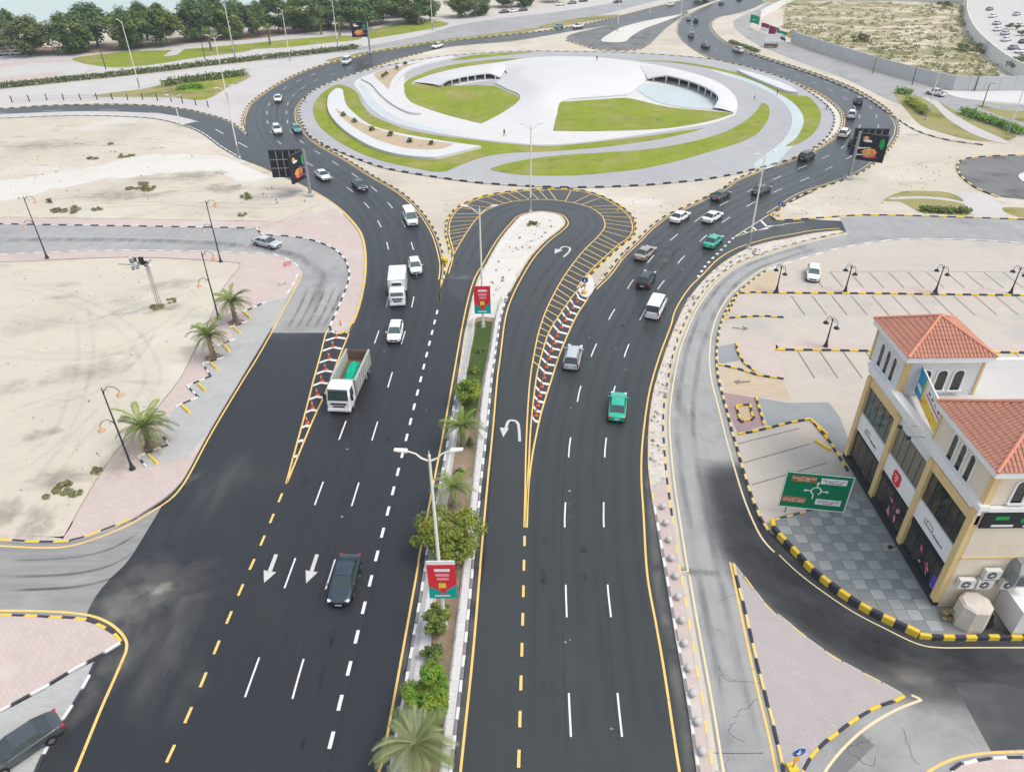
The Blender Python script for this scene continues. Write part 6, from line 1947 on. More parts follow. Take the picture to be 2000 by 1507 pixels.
palm((905, 872), 2.5, 'fan shaped palm in the median beside the U-turn arrow', .82, ('up', 'mid', 'grey', 'greylow'), group=GM)
palm((888, 990), 2.4, 'palm behind the largest median bush', .8, ('up', 'grey', 'grey', 'greylow'), group=GM)
palm((816, 1497), 2.5, 'grey green palm in the median at the bottom edge', .98, ('mid', 'grey', 'grey', 'greylow'), n=(8, 16, 14, 12), group=GM)
for i, (x, y, cy_, lb) in enumerate(((413, 99, 56, 'small palm on the park lawn left of the second lamp'), (457, 100, 56, 'small palm right behind the second lamp'), (528, 88, 48, 'small palm left of the third lamp on the lawn'), (628, 68, 36, 'small palm left of the fourth lamp'), (664, 70, 33, 'small palm right of the fourth lamp'), (720, 52, 27, 'small palm right of the small distant billboard'), (818, 50, 22, 'small palm left of the fifth lamp'))):
    h_ = HG(x, y, cy_)
    palm((x, y), h_*.82, lb, 1.05, ('up', 'mid', 'low', 'low'), z=.05, n=(5, 9, 8, 4), group='small palms in the sea front park')


def bush(base, h, rx, label, m, m2, seed, n=5200, leaf=.14, stem=.5, name='median_bush', z=.14, group=GM, clumps=26):
    p = G(*base)
    t_ = thing(name, label, 'bush', (p.x, p.y, z), seed, group)
    rz = (h-stem)/2
    o = link('foliage', crown_mesh('foliage', seed, n, rx, rx*1.05, rz, leaf, m, clumps, m2=m2), t_)
    o.location.z = stem+rz
    trunk(MB(), stem+rz*.6, .09, rx*.7, seed, 7).build('stem', 'bark', t_, True)
    return t_


bush((916, 790), 2.8, 1.5, 'yellow green bush at the end of the dark turf in the median', 'leaf_bright', 'leaf_fresh', 51, 4200)
bush((878, 1080), 4.0, 2.55, 'largest bush in the median, bright yellow green behind the nearest lamp', 'leaf_bright', 'leaf_mid', 52, 9500, clumps=44)
bush((857, 1240), 2.7, 1.0, 'thin sparse bush below the nearest banner', 'leaf_mid', 'leaf_bright', 53, 3200)
bush((845, 1382), 3.1, 1.7, 'dense fresh green bush above the bottom palm', 'leaf_fresh', 'leaf_bright', 54, 8500)
bush((912, 830), 1.3, .8, 'low dark shrub under the yellow green median bush', 'leaf_mid', 'leaf_dark', 55, 1800, stem=.1)
bush((872, 1150), 1.4, .8, 'low shrub right of the nearest median banner', 'leaf_mid', 'leaf_dark', 56, 1500, stem=.1)
bush((848, 1290), 1.2, .8, 'low dark shrub between the thin bush and the dense bush', 'leaf_dark', 'leaf_mid', 57, 1500, stem=.1)
bush((1040, 440), .5, .8, 'grass tuft on the sandy median nose', 'leaf_mid', 'leaf_bright', 58, 500, stem=.02, leaf=.18, clumps=8)

for i, (x, y, h_, r_) in enumerate(((938, 690, .7, .5), (930, 730, .9, .6), (920, 870, .8, .5), (898, 930, .9, .55), (893, 1020, .8, .5), (880, 1130, .8, .5), (866, 1200, 1.0, .55), (838, 1310, .9, .5), (850, 1430, 1.0, .55), (832, 1440, .8, .5))):
    bush((x, y), h_, r_, '%s low plant from the far end of the median bed' % ORD[i], ('leaf_mid', 'leaf_bright', 'leaf_olive')[i % 3], 'leaf_dark', 200+i, 520, .12, .04, 'bed_plant', .14, GM, 7)

# hedges along the far verges (continuous clipped foliage)
def hedge(pts, wd, h, m, label, dens=60, z=.05):
    A = Arc(cr(pts))
    r = random.Random(len(pts)+int(pts[0][0]))
    b = MB()
    o_ = A.at(0)
    for i in range(int(A.L*dens)):
        p = A.at(r.uniform(0, A.L))-o_
        p = p+Vector((r.gauss(0, wd*.28), r.gauss(0, wd*.28), z+h*r.random()**.7*(1 if r.random() < .9 else 1.35)))
        u = Vector((r.uniform(-1, 1), r.uniform(-1, 1), r.uniform(-.4, 1))).normalized()
        v_ = u.orthogonal().normalized()
        s = .26*r.uniform(.6, 1.3)
        b.quad(p-u*s-v_*s*.5, p+u*s-v_*s*.5, p+u*s+v_*s*.5, p-u*s+v_*s*.5)
    o = b.build('hedge', m)
    o.location = o_
    return tag(o, label, 'hedge', 'hedges along the far verges')


hedge([(-100, 180), (0, 173), (126, 160), (252, 147), (378, 132), (500, 118), (626, 104), (700, 95)], 1.8, 1.3, 'hedge', 'long low hedge between the corniche road and the park', 55)
hedge([(322, 170), (350, 164), (380, 160), (430, 154), (480, 147)], 2.2, 1.6, 'leaf_mid', 'flower hedge round the small lawn left of the roundabout', 60)
hedge([(350, 176), (375, 172), (395, 174)], 2.5, .8, 'leaf_fresh', 'low round bed of green plants beside the plaza', 70)
hedge([(1751, 182), (1778, 186)], 1.5, 1.2, 'leaf_fresh', 'short clipped hedge at the tip of the right verge', 70)
hedge([(1772, 200), (1790, 212), (1806, 226)], 2.2, 1.4, 'leaf_bright', 'bright green hedge left of the right verge lamp', 70)
hedge([(1882, 222), (1920, 237), (1960, 250), (1995, 264)], 2.4, 1.3, 'leaf_fresh', 'dark green hedge along the far side of the right verge', 70)
hedge([(1800, 412), (1840, 415), (1890, 416)], 1.2, .7, 'leaf_mid', 'thin hedge behind the yellow and black kerb of the right verge', 60)
hedge([(1425, 84), (1450, 92), (1480, 103)], 1.4, .8, 'leaf_mid', 'scruffy green strip beside the white outbound SUV', 50)

# desert shrubs, singly
def scrub(x, y, r_, h, m, label, group, z=.2, seed=None):
    p = G(x, y)
    seed = seed or int(x*7+y)
    o = link('desert_shrub', crown_mesh('desert_shrub', seed, int(160+420*r_), r_, r_, h*.6, .17, m, 9, m2='leaf_olive'))
    o.location = (p.x, p.y, z+h*.3)
    return tag(o, label, 'shrub', group)


for x, y, r_, h, lb in ((124, 963, 1.3, .7, 'largest green tuft at the lower edge of the left sand lot'), (150, 968, .5, .4, 'small tuft right of the largest one'), (192, 923, .6, .4, 'small green tuft just left of the nearest iron lamp'), (312, 604, 1.3, .4, 'flat olive growth round the foot of the lattice mast'), (335, 592, .9, .3, 'flat olive growth right of the lattice mast'), (270, 366, 2.2, .8, 'wide olive shrub in the upper left lot'), (290, 372, 1.5, .6, 'olive shrub touching the wide one in the upper left lot'), (184, 311, 1.3, .7, 'small olive shrub above the pale dirt track'), (245, 307, 1.8, .6, 'low dark shrub above the pale dirt track'), (215, 283, .8, .5, 'tiny dark shrub far out in the upper left lot'), (130, 414, 2.4, .4, 'dry flat growth beside the service road'), (193, 411, 1.0, .4, 'tiny dry tuft beside the service road'), (484, 388, 1.2, .9, 'dark shrub left of the double billboard'), (98, 397, .9, .9, 'brown stump like shrub near the far left lamp'), (474, 423, .7, .5, 'tiny shrub above the service road kerb')):
    scrub(x, y, r_, h, 'scrub', lb, 'shrubs on the left sand')
r = random.Random(21)
b = MB()
for i in range(1500):                      # thin scrub over the walled plot: nobody could count it
    x, y = r.uniform(1500, 1950), r.uniform(4, 165)
    if y > 84+(x-1560)*.3 or y < 6 or x > 1880+max(0, y-40)*.75 or x < 1530-max(0, 30-y):
        continue
    if fbm(x, y*3, .02, 4) < -.05 and r.random() < .75:
        continue
    p = G(x, y, .5)
    s0 = r.uniform(.4, 1.3)
    for k in range(12):
        q = p+Vector((r.gauss(0, .7)*s0, r.gauss(0, .7)*s0, r.uniform(-.2, .5)*s0))
        u = Vector((r.uniform(-1, 1), r.uniform(-1, 1), r.uniform(-.2, .7))).normalized()
        v_ = u.orthogonal().normalized()
        s = .3*r.uniform(.6, 1.3)
        b.quad(q-u*s-v_*s*.5, q+u*s-v_*s*.5, q+u*s+v_*s*.5, q-u*s+v_*s*.5)
tag(b.build('desert_scrub', 'scrub'), 'thin grey green scrub scattered over the walled plot', 'scrub', kind='stuff')
for x, y, r_, lb in ((1893, 104, 4.0, 'dark bush inside the curved wall'), (1842, 18, 3.5, 'grey bush in the top corner of the walled plot'), (1985, 140, 4.5, 'green bush at the outer foot of the curved wall'), (1976, 58, 2.2, 'small tree in the lane of the far right car park'), (1996, 70, 2.0, 'small tree at the right edge of the far right car park'), (1680, 84, 3.0, 'pale dome shaped bush by the grey wall')):
    bush((x, y), r_*.9, r_, lb, 'leaf_olive', 'leaf_dark', int(x), 1400, .3, .3, 'wild_bush', .2, 'bushes at the walled plot', 12)

# stones and rubble
st_m = []
for i in range(4):
    r = random.Random(90+i)
    bm = bmesh.new()
    bmesh.ops.create_icosphere(bm, subdivisions=1, radius=1)
    for v_ in bm.verts:
        v_.co *= r.uniform(.65, 1.1)
        v_.co.z *= .6
    me = bpy.data.meshes.new('rock')
    bm.to_mesh(me)
    bm.free()
    me.materials.append(M('stone' if i % 2 else 'stone_dark'))
    st_m.append(me)
r = random.Random(77)
gb = MB()


def pebbles(b, region, n_, s0, s1, z, seed):
    rr_ = random.Random(seed)
    P_ = [Vector((p.x, p.y)) for p in region]
    xa, xb = min(p.x for p in P_), max(p.x for p in P_)
    ya, yb_ = min(p.y for p in P_), max(p.y for p in P_)
    k = 0
    while k < n_:
        x, y = rr_.uniform(xa, xb), rr_.uniform(ya, yb_)
        if not inp(x, y, P_):
            k += .2
            continue
        k += 1
        s = s0+(s1-s0)*rr_.random()**3
        h = s*rr_.uniform(.4, .8)
        a = rr_.uniform(0, 3)
        b.box((x, y, z+h*.4), (s, s*rr_.uniform(.5, 1), h), a, rr_.randrange(3), .6)


strip_up = cr([(1265, 904), (1266, 841), (1271, 790), (1281, 745), (1302, 680), (1325, 622), (1345, 584), (1378, 544), (1416, 511), (1461, 486), (1461, 486), (1500, 493), (1441, 515), (1393, 550), (1356, 597), (1334, 643), (1318, 686), (1307, 738), (1299, 790), (1297, 830), (1299, 870), (1300, 910), (1300, 910)], True, 3)
pebbles(gb, strip_up, 700, .1, .55, .12, 1)
tag(gb.build('rubble', ['stone', 'kerb_stone', 'stone_dark']), 'broken kerb rubble and stones covering the separator strip', 'rubble', kind='stuff')
gb = MB()
pebbles(gb, pl([(0, 520), (440, 518), (400, 650), (330, 770), (170, 960), (110, 1040), (0, 1030)]), 600, .03, .2, .25, 2)
pebbles(gb, pl([(-50, 260), (300, 262), (470, 335), (600, 395), (480, 425), (0, 420)]), 260, .08, .4, .2, 3)
pebbles(gb, pl([(945, 560), (1000, 460), (1060, 430), (1090, 432), (1030, 500), (985, 600)]), 120, .08, .5, .14, 4)
pebbles(gb, pl([(865, 385), (1180, 375), (1340, 395), (1240, 440), (1130, 370), (960, 375), (880, 420), (866, 500)]), 160, .08, .35, .02, 5)
pebbles(gb, pl([(1180, 530), (1240, 470), (1250, 460), (1236, 485), (1165, 560), (1150, 575)]), 160, .1, .5, .03, 7)
pebbles(gb, pl([(1660, 360), (1860, 300), (1850, 350), (1700, 420), (1530, 425)]), 200, .06, .3, .02, 6)
tag(gb.build('loose_stones', ['stone', 'sand', 'stone_dark']), 'loose stones scattered over the sandy ground', 'stones', kind='stuff')

# ================================================================== BILLBOARDS, SIGNS, FLAGS
def panel(t_, c, wd, h, rz, face, nm='screen', back=False):
    """LED panel box with a frame, standing on edge; its printed side faces local -y after rz"""
    o = link(nm, MB().b2((-wd/2, -.18, -h/2), (wd/2, .18, h/2)).mesh(nm, 'screen_dark'), t_, c)
    o.rotation_euler.z = rz
    for x in (-wd/2, wd/2):
        MB().b2((x-.12, -.24, -h/2-.12), (x+.12, .24, h/2+.12)).build('frame', 'black_iron', o)
    for z in (-h/2, h/2):
        MB().b2((-wd/2, -.24, z-.12), (wd/2, .24, z+.12)).build('frame', 'black_iron', o)
    if face:
        y = -.19
        def blob(cx_, cz, rx_, rz_, m, seed, yy):
            rr_ = random.Random(seed)
            n_ = 18
            vs = [(cx_+math.cos(a*6.283/n_)*rx_*rr_.uniform(.75, 1.1), yy, cz+math.sin(a*6.283/n_)*rz_*rr_.uniform(.75, 1.1)) for a in range(n_)]
            MB().add(vs, [tuple(range(n_))]).build('screen_picture', m, o)
        blob(-.05*wd, -.2*h, .3*wd, .2*h, 'ad_orange', 1, y-.004)
        blob(-.05*wd, -.33*h, .33*wd, .09*h, 'ad_magenta', 2, y-.002)
        blob(.34*wd, .2*h, .1*wd, .22*h, 'ad_green', 3, y-.002)
        blob(-.2*wd, .25*h, .18*wd, .06*h, 'sign_white', 4, y-.002)
        blob(-.3*wd, .36*h, .12*wd, .06*h, 'ad_orange', 5, y-.002)
    else:
        for i in range(1, 5):
            MB().b2((-wd/2+i*wd/5-.06, -.3, -h/2), (-wd/2+i*wd/5+.06, -.18, h/2)).build('back_rib', 'steel_grey', o)
        for i in range(1, 3):
            MB().b2((-wd/2, -.28, -h/2+i*h/3-.06), (wd/2, -.18, -h/2+i*h/3+.06)).build('back_rib', 'steel_grey', o)
    return o


def billboard(base, label, panels, H, name='billboard'):
    p = G(*base)
    t_ = thing(name, label, 'billboard', (p.x, p.y, .1))
    MB().cyl((0, 0, 0), (0, 0, H), .3, .26, 12).build('post', 'steel_grey', t_, True)
    MB().box((0, 0, .25), (1.2, 1.2, .5)).build('footing', 'concrete', t_)
    for c, wd, h, rz, face in panels:
        panel(t_, c, wd, h, rz, face)
    for c, *_ in panels:
        MB().tube([(0, 0, c[2]), (c[0], c[1], c[2])], .12, 6).build('arm', 'steel_grey', t_)
        MB().tube([(0, 0, c[2]-1.2), (c[0], c[1], c[2]-1.2)], .1, 6).build('arm', 'steel_grey', t_)
    return t_


billboard((607, 383), 'double billboard on a grey post beside the left bend, one side seen from behind', [((-4.0, 3.0, 4.9), 5.8, 4.6, rad(4), False), ((-1.6, .6, 5.0), 4.2, 4.6, rad(70), True)], 8.2)
billboard((1657, 350), 'double billboard on a dark post beside the right bend, lit with a food picture', [((4.1, 4.2, 5.6), 5.8, 4.6, rad(-6), False), ((3.0, .3, 5.6), 4.6, 4.6, rad(-32), True)], 8.6)
billboard((723, 104), 'small distant billboard on a thin post at the top left of the ring road', [((-2.8, .2, 7.2), 5.0, 4.4, rad(6), True)], 9.5)

# Arabic lettering: joined forms laid out right to left
_AR = {}
_c = 0xFE80
for ch, k in zip('ءآأؤإئابةتثجحخدذرزسشصضطظعغفقكلمنهوىي', (1, 2, 2, 2, 2, 4, 2, 4, 2, 4, 4, 4, 4, 4, 2, 2, 2, 2, 4, 4, 4, 4, 4, 4, 4, 4, 4, 4, 4, 4, 4, 4, 4, 2, 2, 4)):
    _AR[ch] = (_c, k)
    _c += k


def arabic(s):
    out = []
    for i, ch in enumerate(s):
        if ch not in _AR:
            out.append(ch)
            continue
        c, k = _AR[ch]
        prev = i > 0 and s[i-1] in _AR and _AR[s[i-1]][1] == 4
        nxt = i < len(s)-1 and s[i+1] in _AR and k == 4
        f_ = (3 if prev and nxt else 2 if nxt else 1 if prev and k >= 2 else 0)
        out.append(chr(c+f_))
    return ''.join(reversed(out))


def text(s, size, loc, rot, m, parent, nm='lettering'):
    cu = bpy.data.curves.new('t', 'FONT')
    cu.body = s
    cu.size = size
    cu.align_x = 'CENTER'
    cu.align_y = 'CENTER'
    cu.extrude = .004
    o = bpy.data.objects.new('t', cu)
    C.objects.link(o)
    dg = bpy.context.evaluated_depsgraph_get()
    dg.update()
    me = bpy.data.meshes.new_from_object(o.evaluated_get(dg))
    bpy.data.objects.remove(o)
    me.materials.clear()
    me.materials.append(M(m))
    o = link(nm, me, parent, loc)
    o.rotation_euler = rot
    return o


UP = (math.pi/2, 0, 0)
# green direction sign
bl, br_ = G(1519, 987, .85), G(1648, 1000, .85)
sw = (br_-bl).length
t = thing('direction_sign', 'green roundabout direction sign with brown and white name panels', 'road sign', ((bl.x+br_.x)/2, (bl.y+br_.y)/2, .1), math.atan2(br_.y-bl.y, br_.x-bl.x))
SHH = 3.95
z0 = .75
brd = MB().b2((-sw/2, -.05, z0), (sw/2, .05, z0+SHH)).build('panel', 'sign_green', t)
for a in ((-sw/2, sw/2, z0, z0+.09), (-sw/2, sw/2, z0+SHH-.09, z0+SHH), (-sw/2, -sw/2+.09, z0, z0+SHH), (sw/2-.09, sw/2, z0, z0+SHH)):
    MB().b2((a[0], -.058, a[2]), (a[1], -.05, a[3])).build('border', 'sign_white', t)
for x in (-sw*.36, sw*.36):
    MB().cyl((x, .14, 0), (x, .14, z0+SHH-.1), .07, None, 8).build('post', 'galv', t)


def plaque(x, z, wd, h, m, ink, ar, en):
    o = MB().b2((x-wd/2, -.062, z-h/2), (x+wd/2, -.05, z+h/2)).build('name_panel', m, t)
    text(arabic(ar), .34, (x, -.066, z+h*.2), UP, ink, t)
    text(en, .26, (x, -.066, z-h*.24), UP, ink, t)


plaque(-sw*.22, z0+SHH*.83, sw*.36, .6, 'sign_brown', 'sign_white', 'الواجهة البحرية', 'Sea Front')
plaque(sw*.22, z0+SHH*.82, sw*.38, .62, 'sign_white', 'sign_ink', 'حي المزروعية', 'Al Mazruiyah')
plaque(-sw*.29, z0+SHH*.24, sw*.36, .62, 'sign_brown', 'sign_white', 'جزيرة المرجان', 'Al Murjan Island')
plaque(sw*.22, z0+SHH*.24, sw*.38, .62, 'sign_white', 'sign_ink', 'طريق الخليج', 'Gulf Rd')
cz = z0+SHH*.53
b = MB()
n_ = 28
for i in range(n_-4):
    a0, a1 = rad(-60)+i*6.283/n_, rad(-60)+(i+1)*6.283/n_
    b.quad(*[(math.cos(a)*r_, -.06, cz+math.sin(a)*r_) for a, r_ in ((a0, .34), (a0, .45), (a1, .45), (a1, .34))])
for a in (0, 90, 180):
    c_, s_ = math.cos(rad(a)), math.sin(rad(a))
    f_ = lambda u, v_: (u*c_-v_*s_, -.06, cz+u*s_+v_*c_)
    b.quad(f_(.42, -.05), f_(.8, -.05), f_(.8, .05), f_(.42, .05))
    b.add([f_(.78, -.15), f_(1.05, 0), f_(.78, .15)], [(0, 1, 2)])
b.quad((-.2, -.06, cz-.9), (-.1, -.06, cz-.9), (-.1, -.06, cz-.38), (-.2, -.06, cz-.38))
b.build('roundabout_symbol', 'sign_white', t)


def roundel(base, label, rz=0, z=.14, s=1.0):
    p = G(*base)
    t_ = thing('keep_side_sign', label, 'road sign', (p.x, p.y, z), rz, 'round blue arrow signs')
    MB().cyl((0, 0, 0), (0, 0, 1.9*s), .045, None, 8).build('post', 'galv', t_)
    b = MB().cyl((0, -.07, 1.95*s), (0, -.04, 1.95*s), .42*s, None, 22)
    b.build('disc', 'sign_blue', t_)
    b = MB().cyl((0, -.045, 1.95*s), (0, -.035, 1.95*s), .45*s, None, 22)
    b.build('rim', 'sign_white', t_)
    f_ = lambda u, v_: (u*s, -.076, 1.95*s+v_*s)
    MB().add([f_(-.05, .28), f_(.05, .28), f_(.05, -.05), f_(-.05, -.05), f_(-.2, -.02), f_(.2, -.02), f_(0, -.3)], [(0, 3, 2, 1), (4, 6, 5)]).build('arrow', 'sign_white', t_).rotation_euler = (0, 0, 0)
    MB().box((0, -.06, 1.2*s), (.34, .05, .45)).build('hazard_plate', 'sign_amber', t_)
    MB().box((0, 0, .12), (.6, .6, .24)).build('footing', 'kerb_yellow', t_)


roundel((1141, 574), 'round blue arrow sign on the tip of the U-turn island', -.3)
roundel((1520, 422), 'round blue arrow sign on the exit nose at the right', -.3)
roundel((1546, 1503), 'round blue arrow sign on the triangular pink island', .2)

# tip of the U-turn island
slab('island_tip', cr([(1131, 564), (1151, 537), (1161, 560), (1150, 580), (1138, 580), (1131, 573)], True, 4), .14, 'sand_pale')
# crash cushion at the far gore
p = G(869, 515)
t = thing('crash_barrel', 'yellow crash barrel on the left tip of the U-turn gore', 'barrel', p)
MB().lathe([(.42, 0), (.45, .3), (.43, .8), (.4, .95), (0.001, 1.0)], k=14).build('drum', 'kerb_yellow', t, True)
MB().cyl((0, 0, .4), (0, 0, .55), .46, None, 14, 0, False).build('band', 'kerb_black', t)

# barriers on the corner of the left lot
for (x, y), lb in zip(((562, 522), (552, 558)), ('orange and white barrier at the rounded pavement corner', 'small grey barrier frame on the pink pavement corner')):
    p = G(x, y)
    t_ = thing('road_barrier', lb, 'barrier', (p.x, p.y, .13), .5)
    t_.scale = (.7, .7, .8)
    for i in (-1, 1):
        MB().tube([(i*.6, -.25, 0), (i*.6, 0, .9), (i*.6, .25, 0)], .03, 5).build('leg', 'galv', t_)
    for z in (.45, .8):
        MB().b2((-.8, -.03, z-.1), (.8, .03, z+.1)).build('board', 'red_orange' if y < 540 else 'plate', t_)

# flags
for i, (x, y, ty, ms, lb) in enumerate(((1461, 62, 28, ('flag_green',), 'green flag, leftmost of the row at the upper right'), (1483, 72, 44, ('flag_maroon', 'sign_white'), 'maroon and white flag, second in the row'), (1498, 79, 50, ('flag_maroon',), 'maroon flag, third in the row'), (1512, 85, 58, ('flag_green', 'sign_white', 'kerb_black'), 'striped green, white and black flag, last in the row'))):
    h_ = HG(x, y, ty)
    p = G(x, y)
    t_ = thing('flag_pole', lb, 'flag', p, rad(-20), 'flags at the upper right')
    MB().cyl((0, 0, 0), (0, 0, h_), .08, .05, 8).build('pole', 'steel_white', t_)
    W_, Hf = 3.6, 2.7
    n_ = 14
    for k, m in enumerate(ms):
        b = MB()
        vs = []
        for a in range(n_+1):
            u = a/n_
            yy_ = .35*math.sin(u*7+i)*u
            zt = h_-.1-Hf*k/len(ms)-.9*u*u
            zb_ = zt-Hf/len(ms)
            vs += [(u*W_, yy_, zt), (u*W_, yy_+.05, zb_)]
        b.add(vs, [(a*2, a*2+1, a*2+3, a*2+2) for a in range(n_)])
        b.build('flag_cloth', m, t_, True)
    if i == 0:
        MB().b2((1.1, -.5, h_-1.9), (2.3, -.46, h_-1.7)).build('flag_emblem', 'sign_white', t_)

# small red and white barrier row by the grey wall
for i in range(6):
    p = G(1812+i*6, 160+i*1.5)
    t_ = thing('water_barrier', '%s plastic barrier from the left in the row by the grey wall' % ORD[i], 'barrier', p, .2, 'plastic barriers by the grey wall')
    MB().box((0, 0, .5), (.9, .5, 1.0), 0, 0, .6).build('barrier_body', 'red_orange' if i % 2 else 'sign_white', t_)


# ================================================================== SHOP BUILDING
BX, BY0, BY1 = 31.7, 36.3, 54.2
BXE = 50.0
SB = thing('shop_building', 'cream and white two storey shop building with red tiled corner towers', 'building', (BX, BY0, 0))
ox, oy = BX, BY0


def bp(nm, lo_, hi_, m, parent=None):
    return MB().b2((lo_[0]-ox, lo_[1]-oy, lo_[2]), (hi_[0]-ox, hi_[1]-oy, hi_[2])).build(nm, m, parent or SB)


ZG = .1
bp('wall', (BX+.25, BY0, ZG), (BXE, BY1, 10.0), 'cream_wall')
bp('plinth', (BX-.15, BY0+.1, ZG), (BX+.3, BY1, .75), 'plinth')
py = [53.75, 48.05, 42.45, 36.62]
for y in py:
    bp('pillar', (BX-.22, y-.3, .6), (BX+.3, y+.3, 9.35 if y != 36.62 else 9.9), 'yellow_trim')
bp('upper_wall', (BX, BY0+.02, 8.62), (BX+.26, BY1, 10.1), 'grey_wall')
for i in range(3):
    a, c = py[i+1]+.3, py[i]-.3
    bp('sign_band', (BX-.06, a, 3.95), (BX+.26, c, 5.7), 'white_trim')
    fr = bp('window_frame', (BX+.1, a, 5.7), (BX+.255, c, 8.62), 'plinth')
    nn = 5
    for k in range(nn):
        w_ = (c-a)/nn
        bp('window_pane', (BX+.06, a+k*w_+.05, 5.78), (BX+.11, a+(k+1)*w_-.05, 8.55), 'shop_glass_bronze' if i == 1 else ('shop_glass' if i == 2 else 'glass_green'), fr)
    sf = bp('shop_front', (BX+.1, a, .75), (BX+.255, c, 3.95), 'plinth')
    for k in range(4):
        w_ = (c-a)/4
        bp('shop_pane', (BX+.04, a+k*w_+.04, .8), (BX+.11, a+(k+1)*w_-.04, 3.6), 'shop_glass', sf)
    if i:
        rr_ = random.Random(i+5)
        for k in range(9 if i == 1 else 7):
            yc_, zc_ = a+1.1+rr_.random()*2.0, 1.2+rr_.random()*1.6
            n_, ra, rb_, an = 12, rr_.uniform(.12, .5), rr_.uniform(.06, .2), rr_.uniform(.3, 1.8)
            vs = []
            for q_ in range(n_):
                t0_ = q_*6.283/n_
                u_, v_ = math.cos(t0_)*ra*rr_.uniform(.7, 1.2), math.sin(t0_)*rb_*rr_.uniform(.6, 1.2)
                vs.append((.03-.002*k, yc_+u_*math.cos(an)-v_*math.sin(an)-oy, zc_+u_*math.sin(an)+v_*math.cos(an)))
            MB().add(vs, [tuple(range(n_))[::-1]]).build('window_picture', rr_.choice(('ad_pink', 'ad_pink', 'banner_pink', 'ad_magenta')), sf)
        if i == 2:
            bp('poster', (BX+.0, a+.1, .9), (BX+.03, a+.8, 2.2), 'ad_purple', sf)
        bp('fascia', (BX-.02, a, 3.3), (BX+.05, c, 3.95), 'screen_dark', sf)
    if i == 0:
        bp('canopy_trim', (BX-.1, a, 8.62), (BX+.24, c, 9.5), 'yellow_trim')
    if i == 2:
        bp('cornice', (BX-.1, a-.3, 8.62), (BX+.24, c, 9.4), 'yellow_trim')
# parapet ledge
bp('parapet', (BX-.28, BY0-.2, 10.1), (BX+.45, BY1+.3, 10.5), 'white_trim')
bp('parapet', (BX-.16, BY0-.1, 9.6), (BX+.1, BY1+.2, 10.1), 'white_trim')
bp('parapet', (BX+.45, BY0-.2, 10.0), (BXE, BY0+.1, 10.35), 'white_trim')
bp('roof_deck', (BX+.4, BY0+.1, 10.0), (BXE, BY1, 10.12), 'concrete')
bp('back_parapet', (BX+6.5, BY1-.35, 10.0), (BXE, BY1, 11.0), 'white_trim')
bp('string_course', (BX+.2, BY0-.06, 5.35), (BXE, BY0+.02, 5.5), 'yellow_trim')
# lettering strokes on the white bands, the red emblem
def strokes(i, y0_, y1_):
    rr_ = random.Random(i)
    b = MB()
    pts = []
    L__ = y1_-y0_
    for k in range(5):
        yy_ = y1_-L__*(.05+k*.1)
        h_ = rr_.uniform(.12, .42)
        MB().tube([(-.075, yy_-oy, 4.6+h_), (-.075, yy_-.05-oy, 4.62), (-.075, yy_-.2-oy, 4.56), (-.075, yy_-.28-oy, 4.66)], .024, 4).build('script_lettering', 'sign_ink', SB)
    MB().tube([(-.075, y1_-L__*.08-oy, 4.95), (-.075, y1_-L__*.25-oy, 5.1), (-.075, y1_-L__*.45-oy, 4.98)], .02, 4).build('script_lettering', 'sign_ink', SB)
    for k in range(9):
        yy_ = y1_-L__*(.56+k*.05)
        MB().b2((-.085, yy_-.05-oy, 4.5), (-.065, yy_+.03-oy, 4.5+rr_.uniform(.1, .22))).build('script_lettering', 'sign_ink', SB)


strokes(1, 49.6, 52.2)
strokes(2, 37.9, 40.9)
b = MB()
yc, zc = 45.6-oy, 4.72
sh_ = [(-.62, -.42), (-.42, -.62), (.42, -.62), (.62, -.42), (.62, .42), (.42, .62), (-.42, .62), (-.62, .42)]
b.add([(-.1, yc+u, zc+v_) for u, v_ in sh_]+[(-.05, yc+u, zc+v_) for u, v_ in sh_], [tuple(range(8))]+[(i, i+8, (i+1) % 8+8, (i+1) % 8) for i in range(8)])
b.build('red_emblem', 'banner_red', SB)
for k in range(3):
    MB().b2((-.115, yc-.3+.06*k, zc+.22-k*.26), (-.1, yc+.34-.1*k, zc+.3-k*.26)).build('emblem_mark', 'sign_white', SB)
# south face: black sign band and arches
sg = bp('sign_band', (BX+.35, BY0-.14, 8.45), (BXE, BY0-.02, 9.8), 'screen_dark')
bp('sign_mark', (BX+1.2, BY0-.16, 9.25), (BX+2.1, BY0-.14, 9.55), 'ad_green', sg)
bp('sign_mark', (BX+1.1, BY0-.16, 8.6), (BX+2.6, BY0-.14, 8.78), 'sign_white', sg)
for k in range(7):
    bp('sign_mark', (BX+3.0+k*.28, BY0-.16, 9.0+.1*(k % 2)), (BX+3.2+k*.28, BY0-.14, 9.35+.1*(k % 3)), 'ad_green', sg)
bp('sign_mark', (BX+3.3, BY0-.16, 8.58), (BX+4.6, BY0-.14, 8.72), 'sign_white', sg)


def arch_pts(w_, h, n_=10):
    r_ = w_/2
    return [(-r_, 0), (r_, 0)]+[(math.cos(math.pi*k/n_)*r_, h-r_+math.sin(math.pi*k/n_)*r_) for k in range(n_+1)]


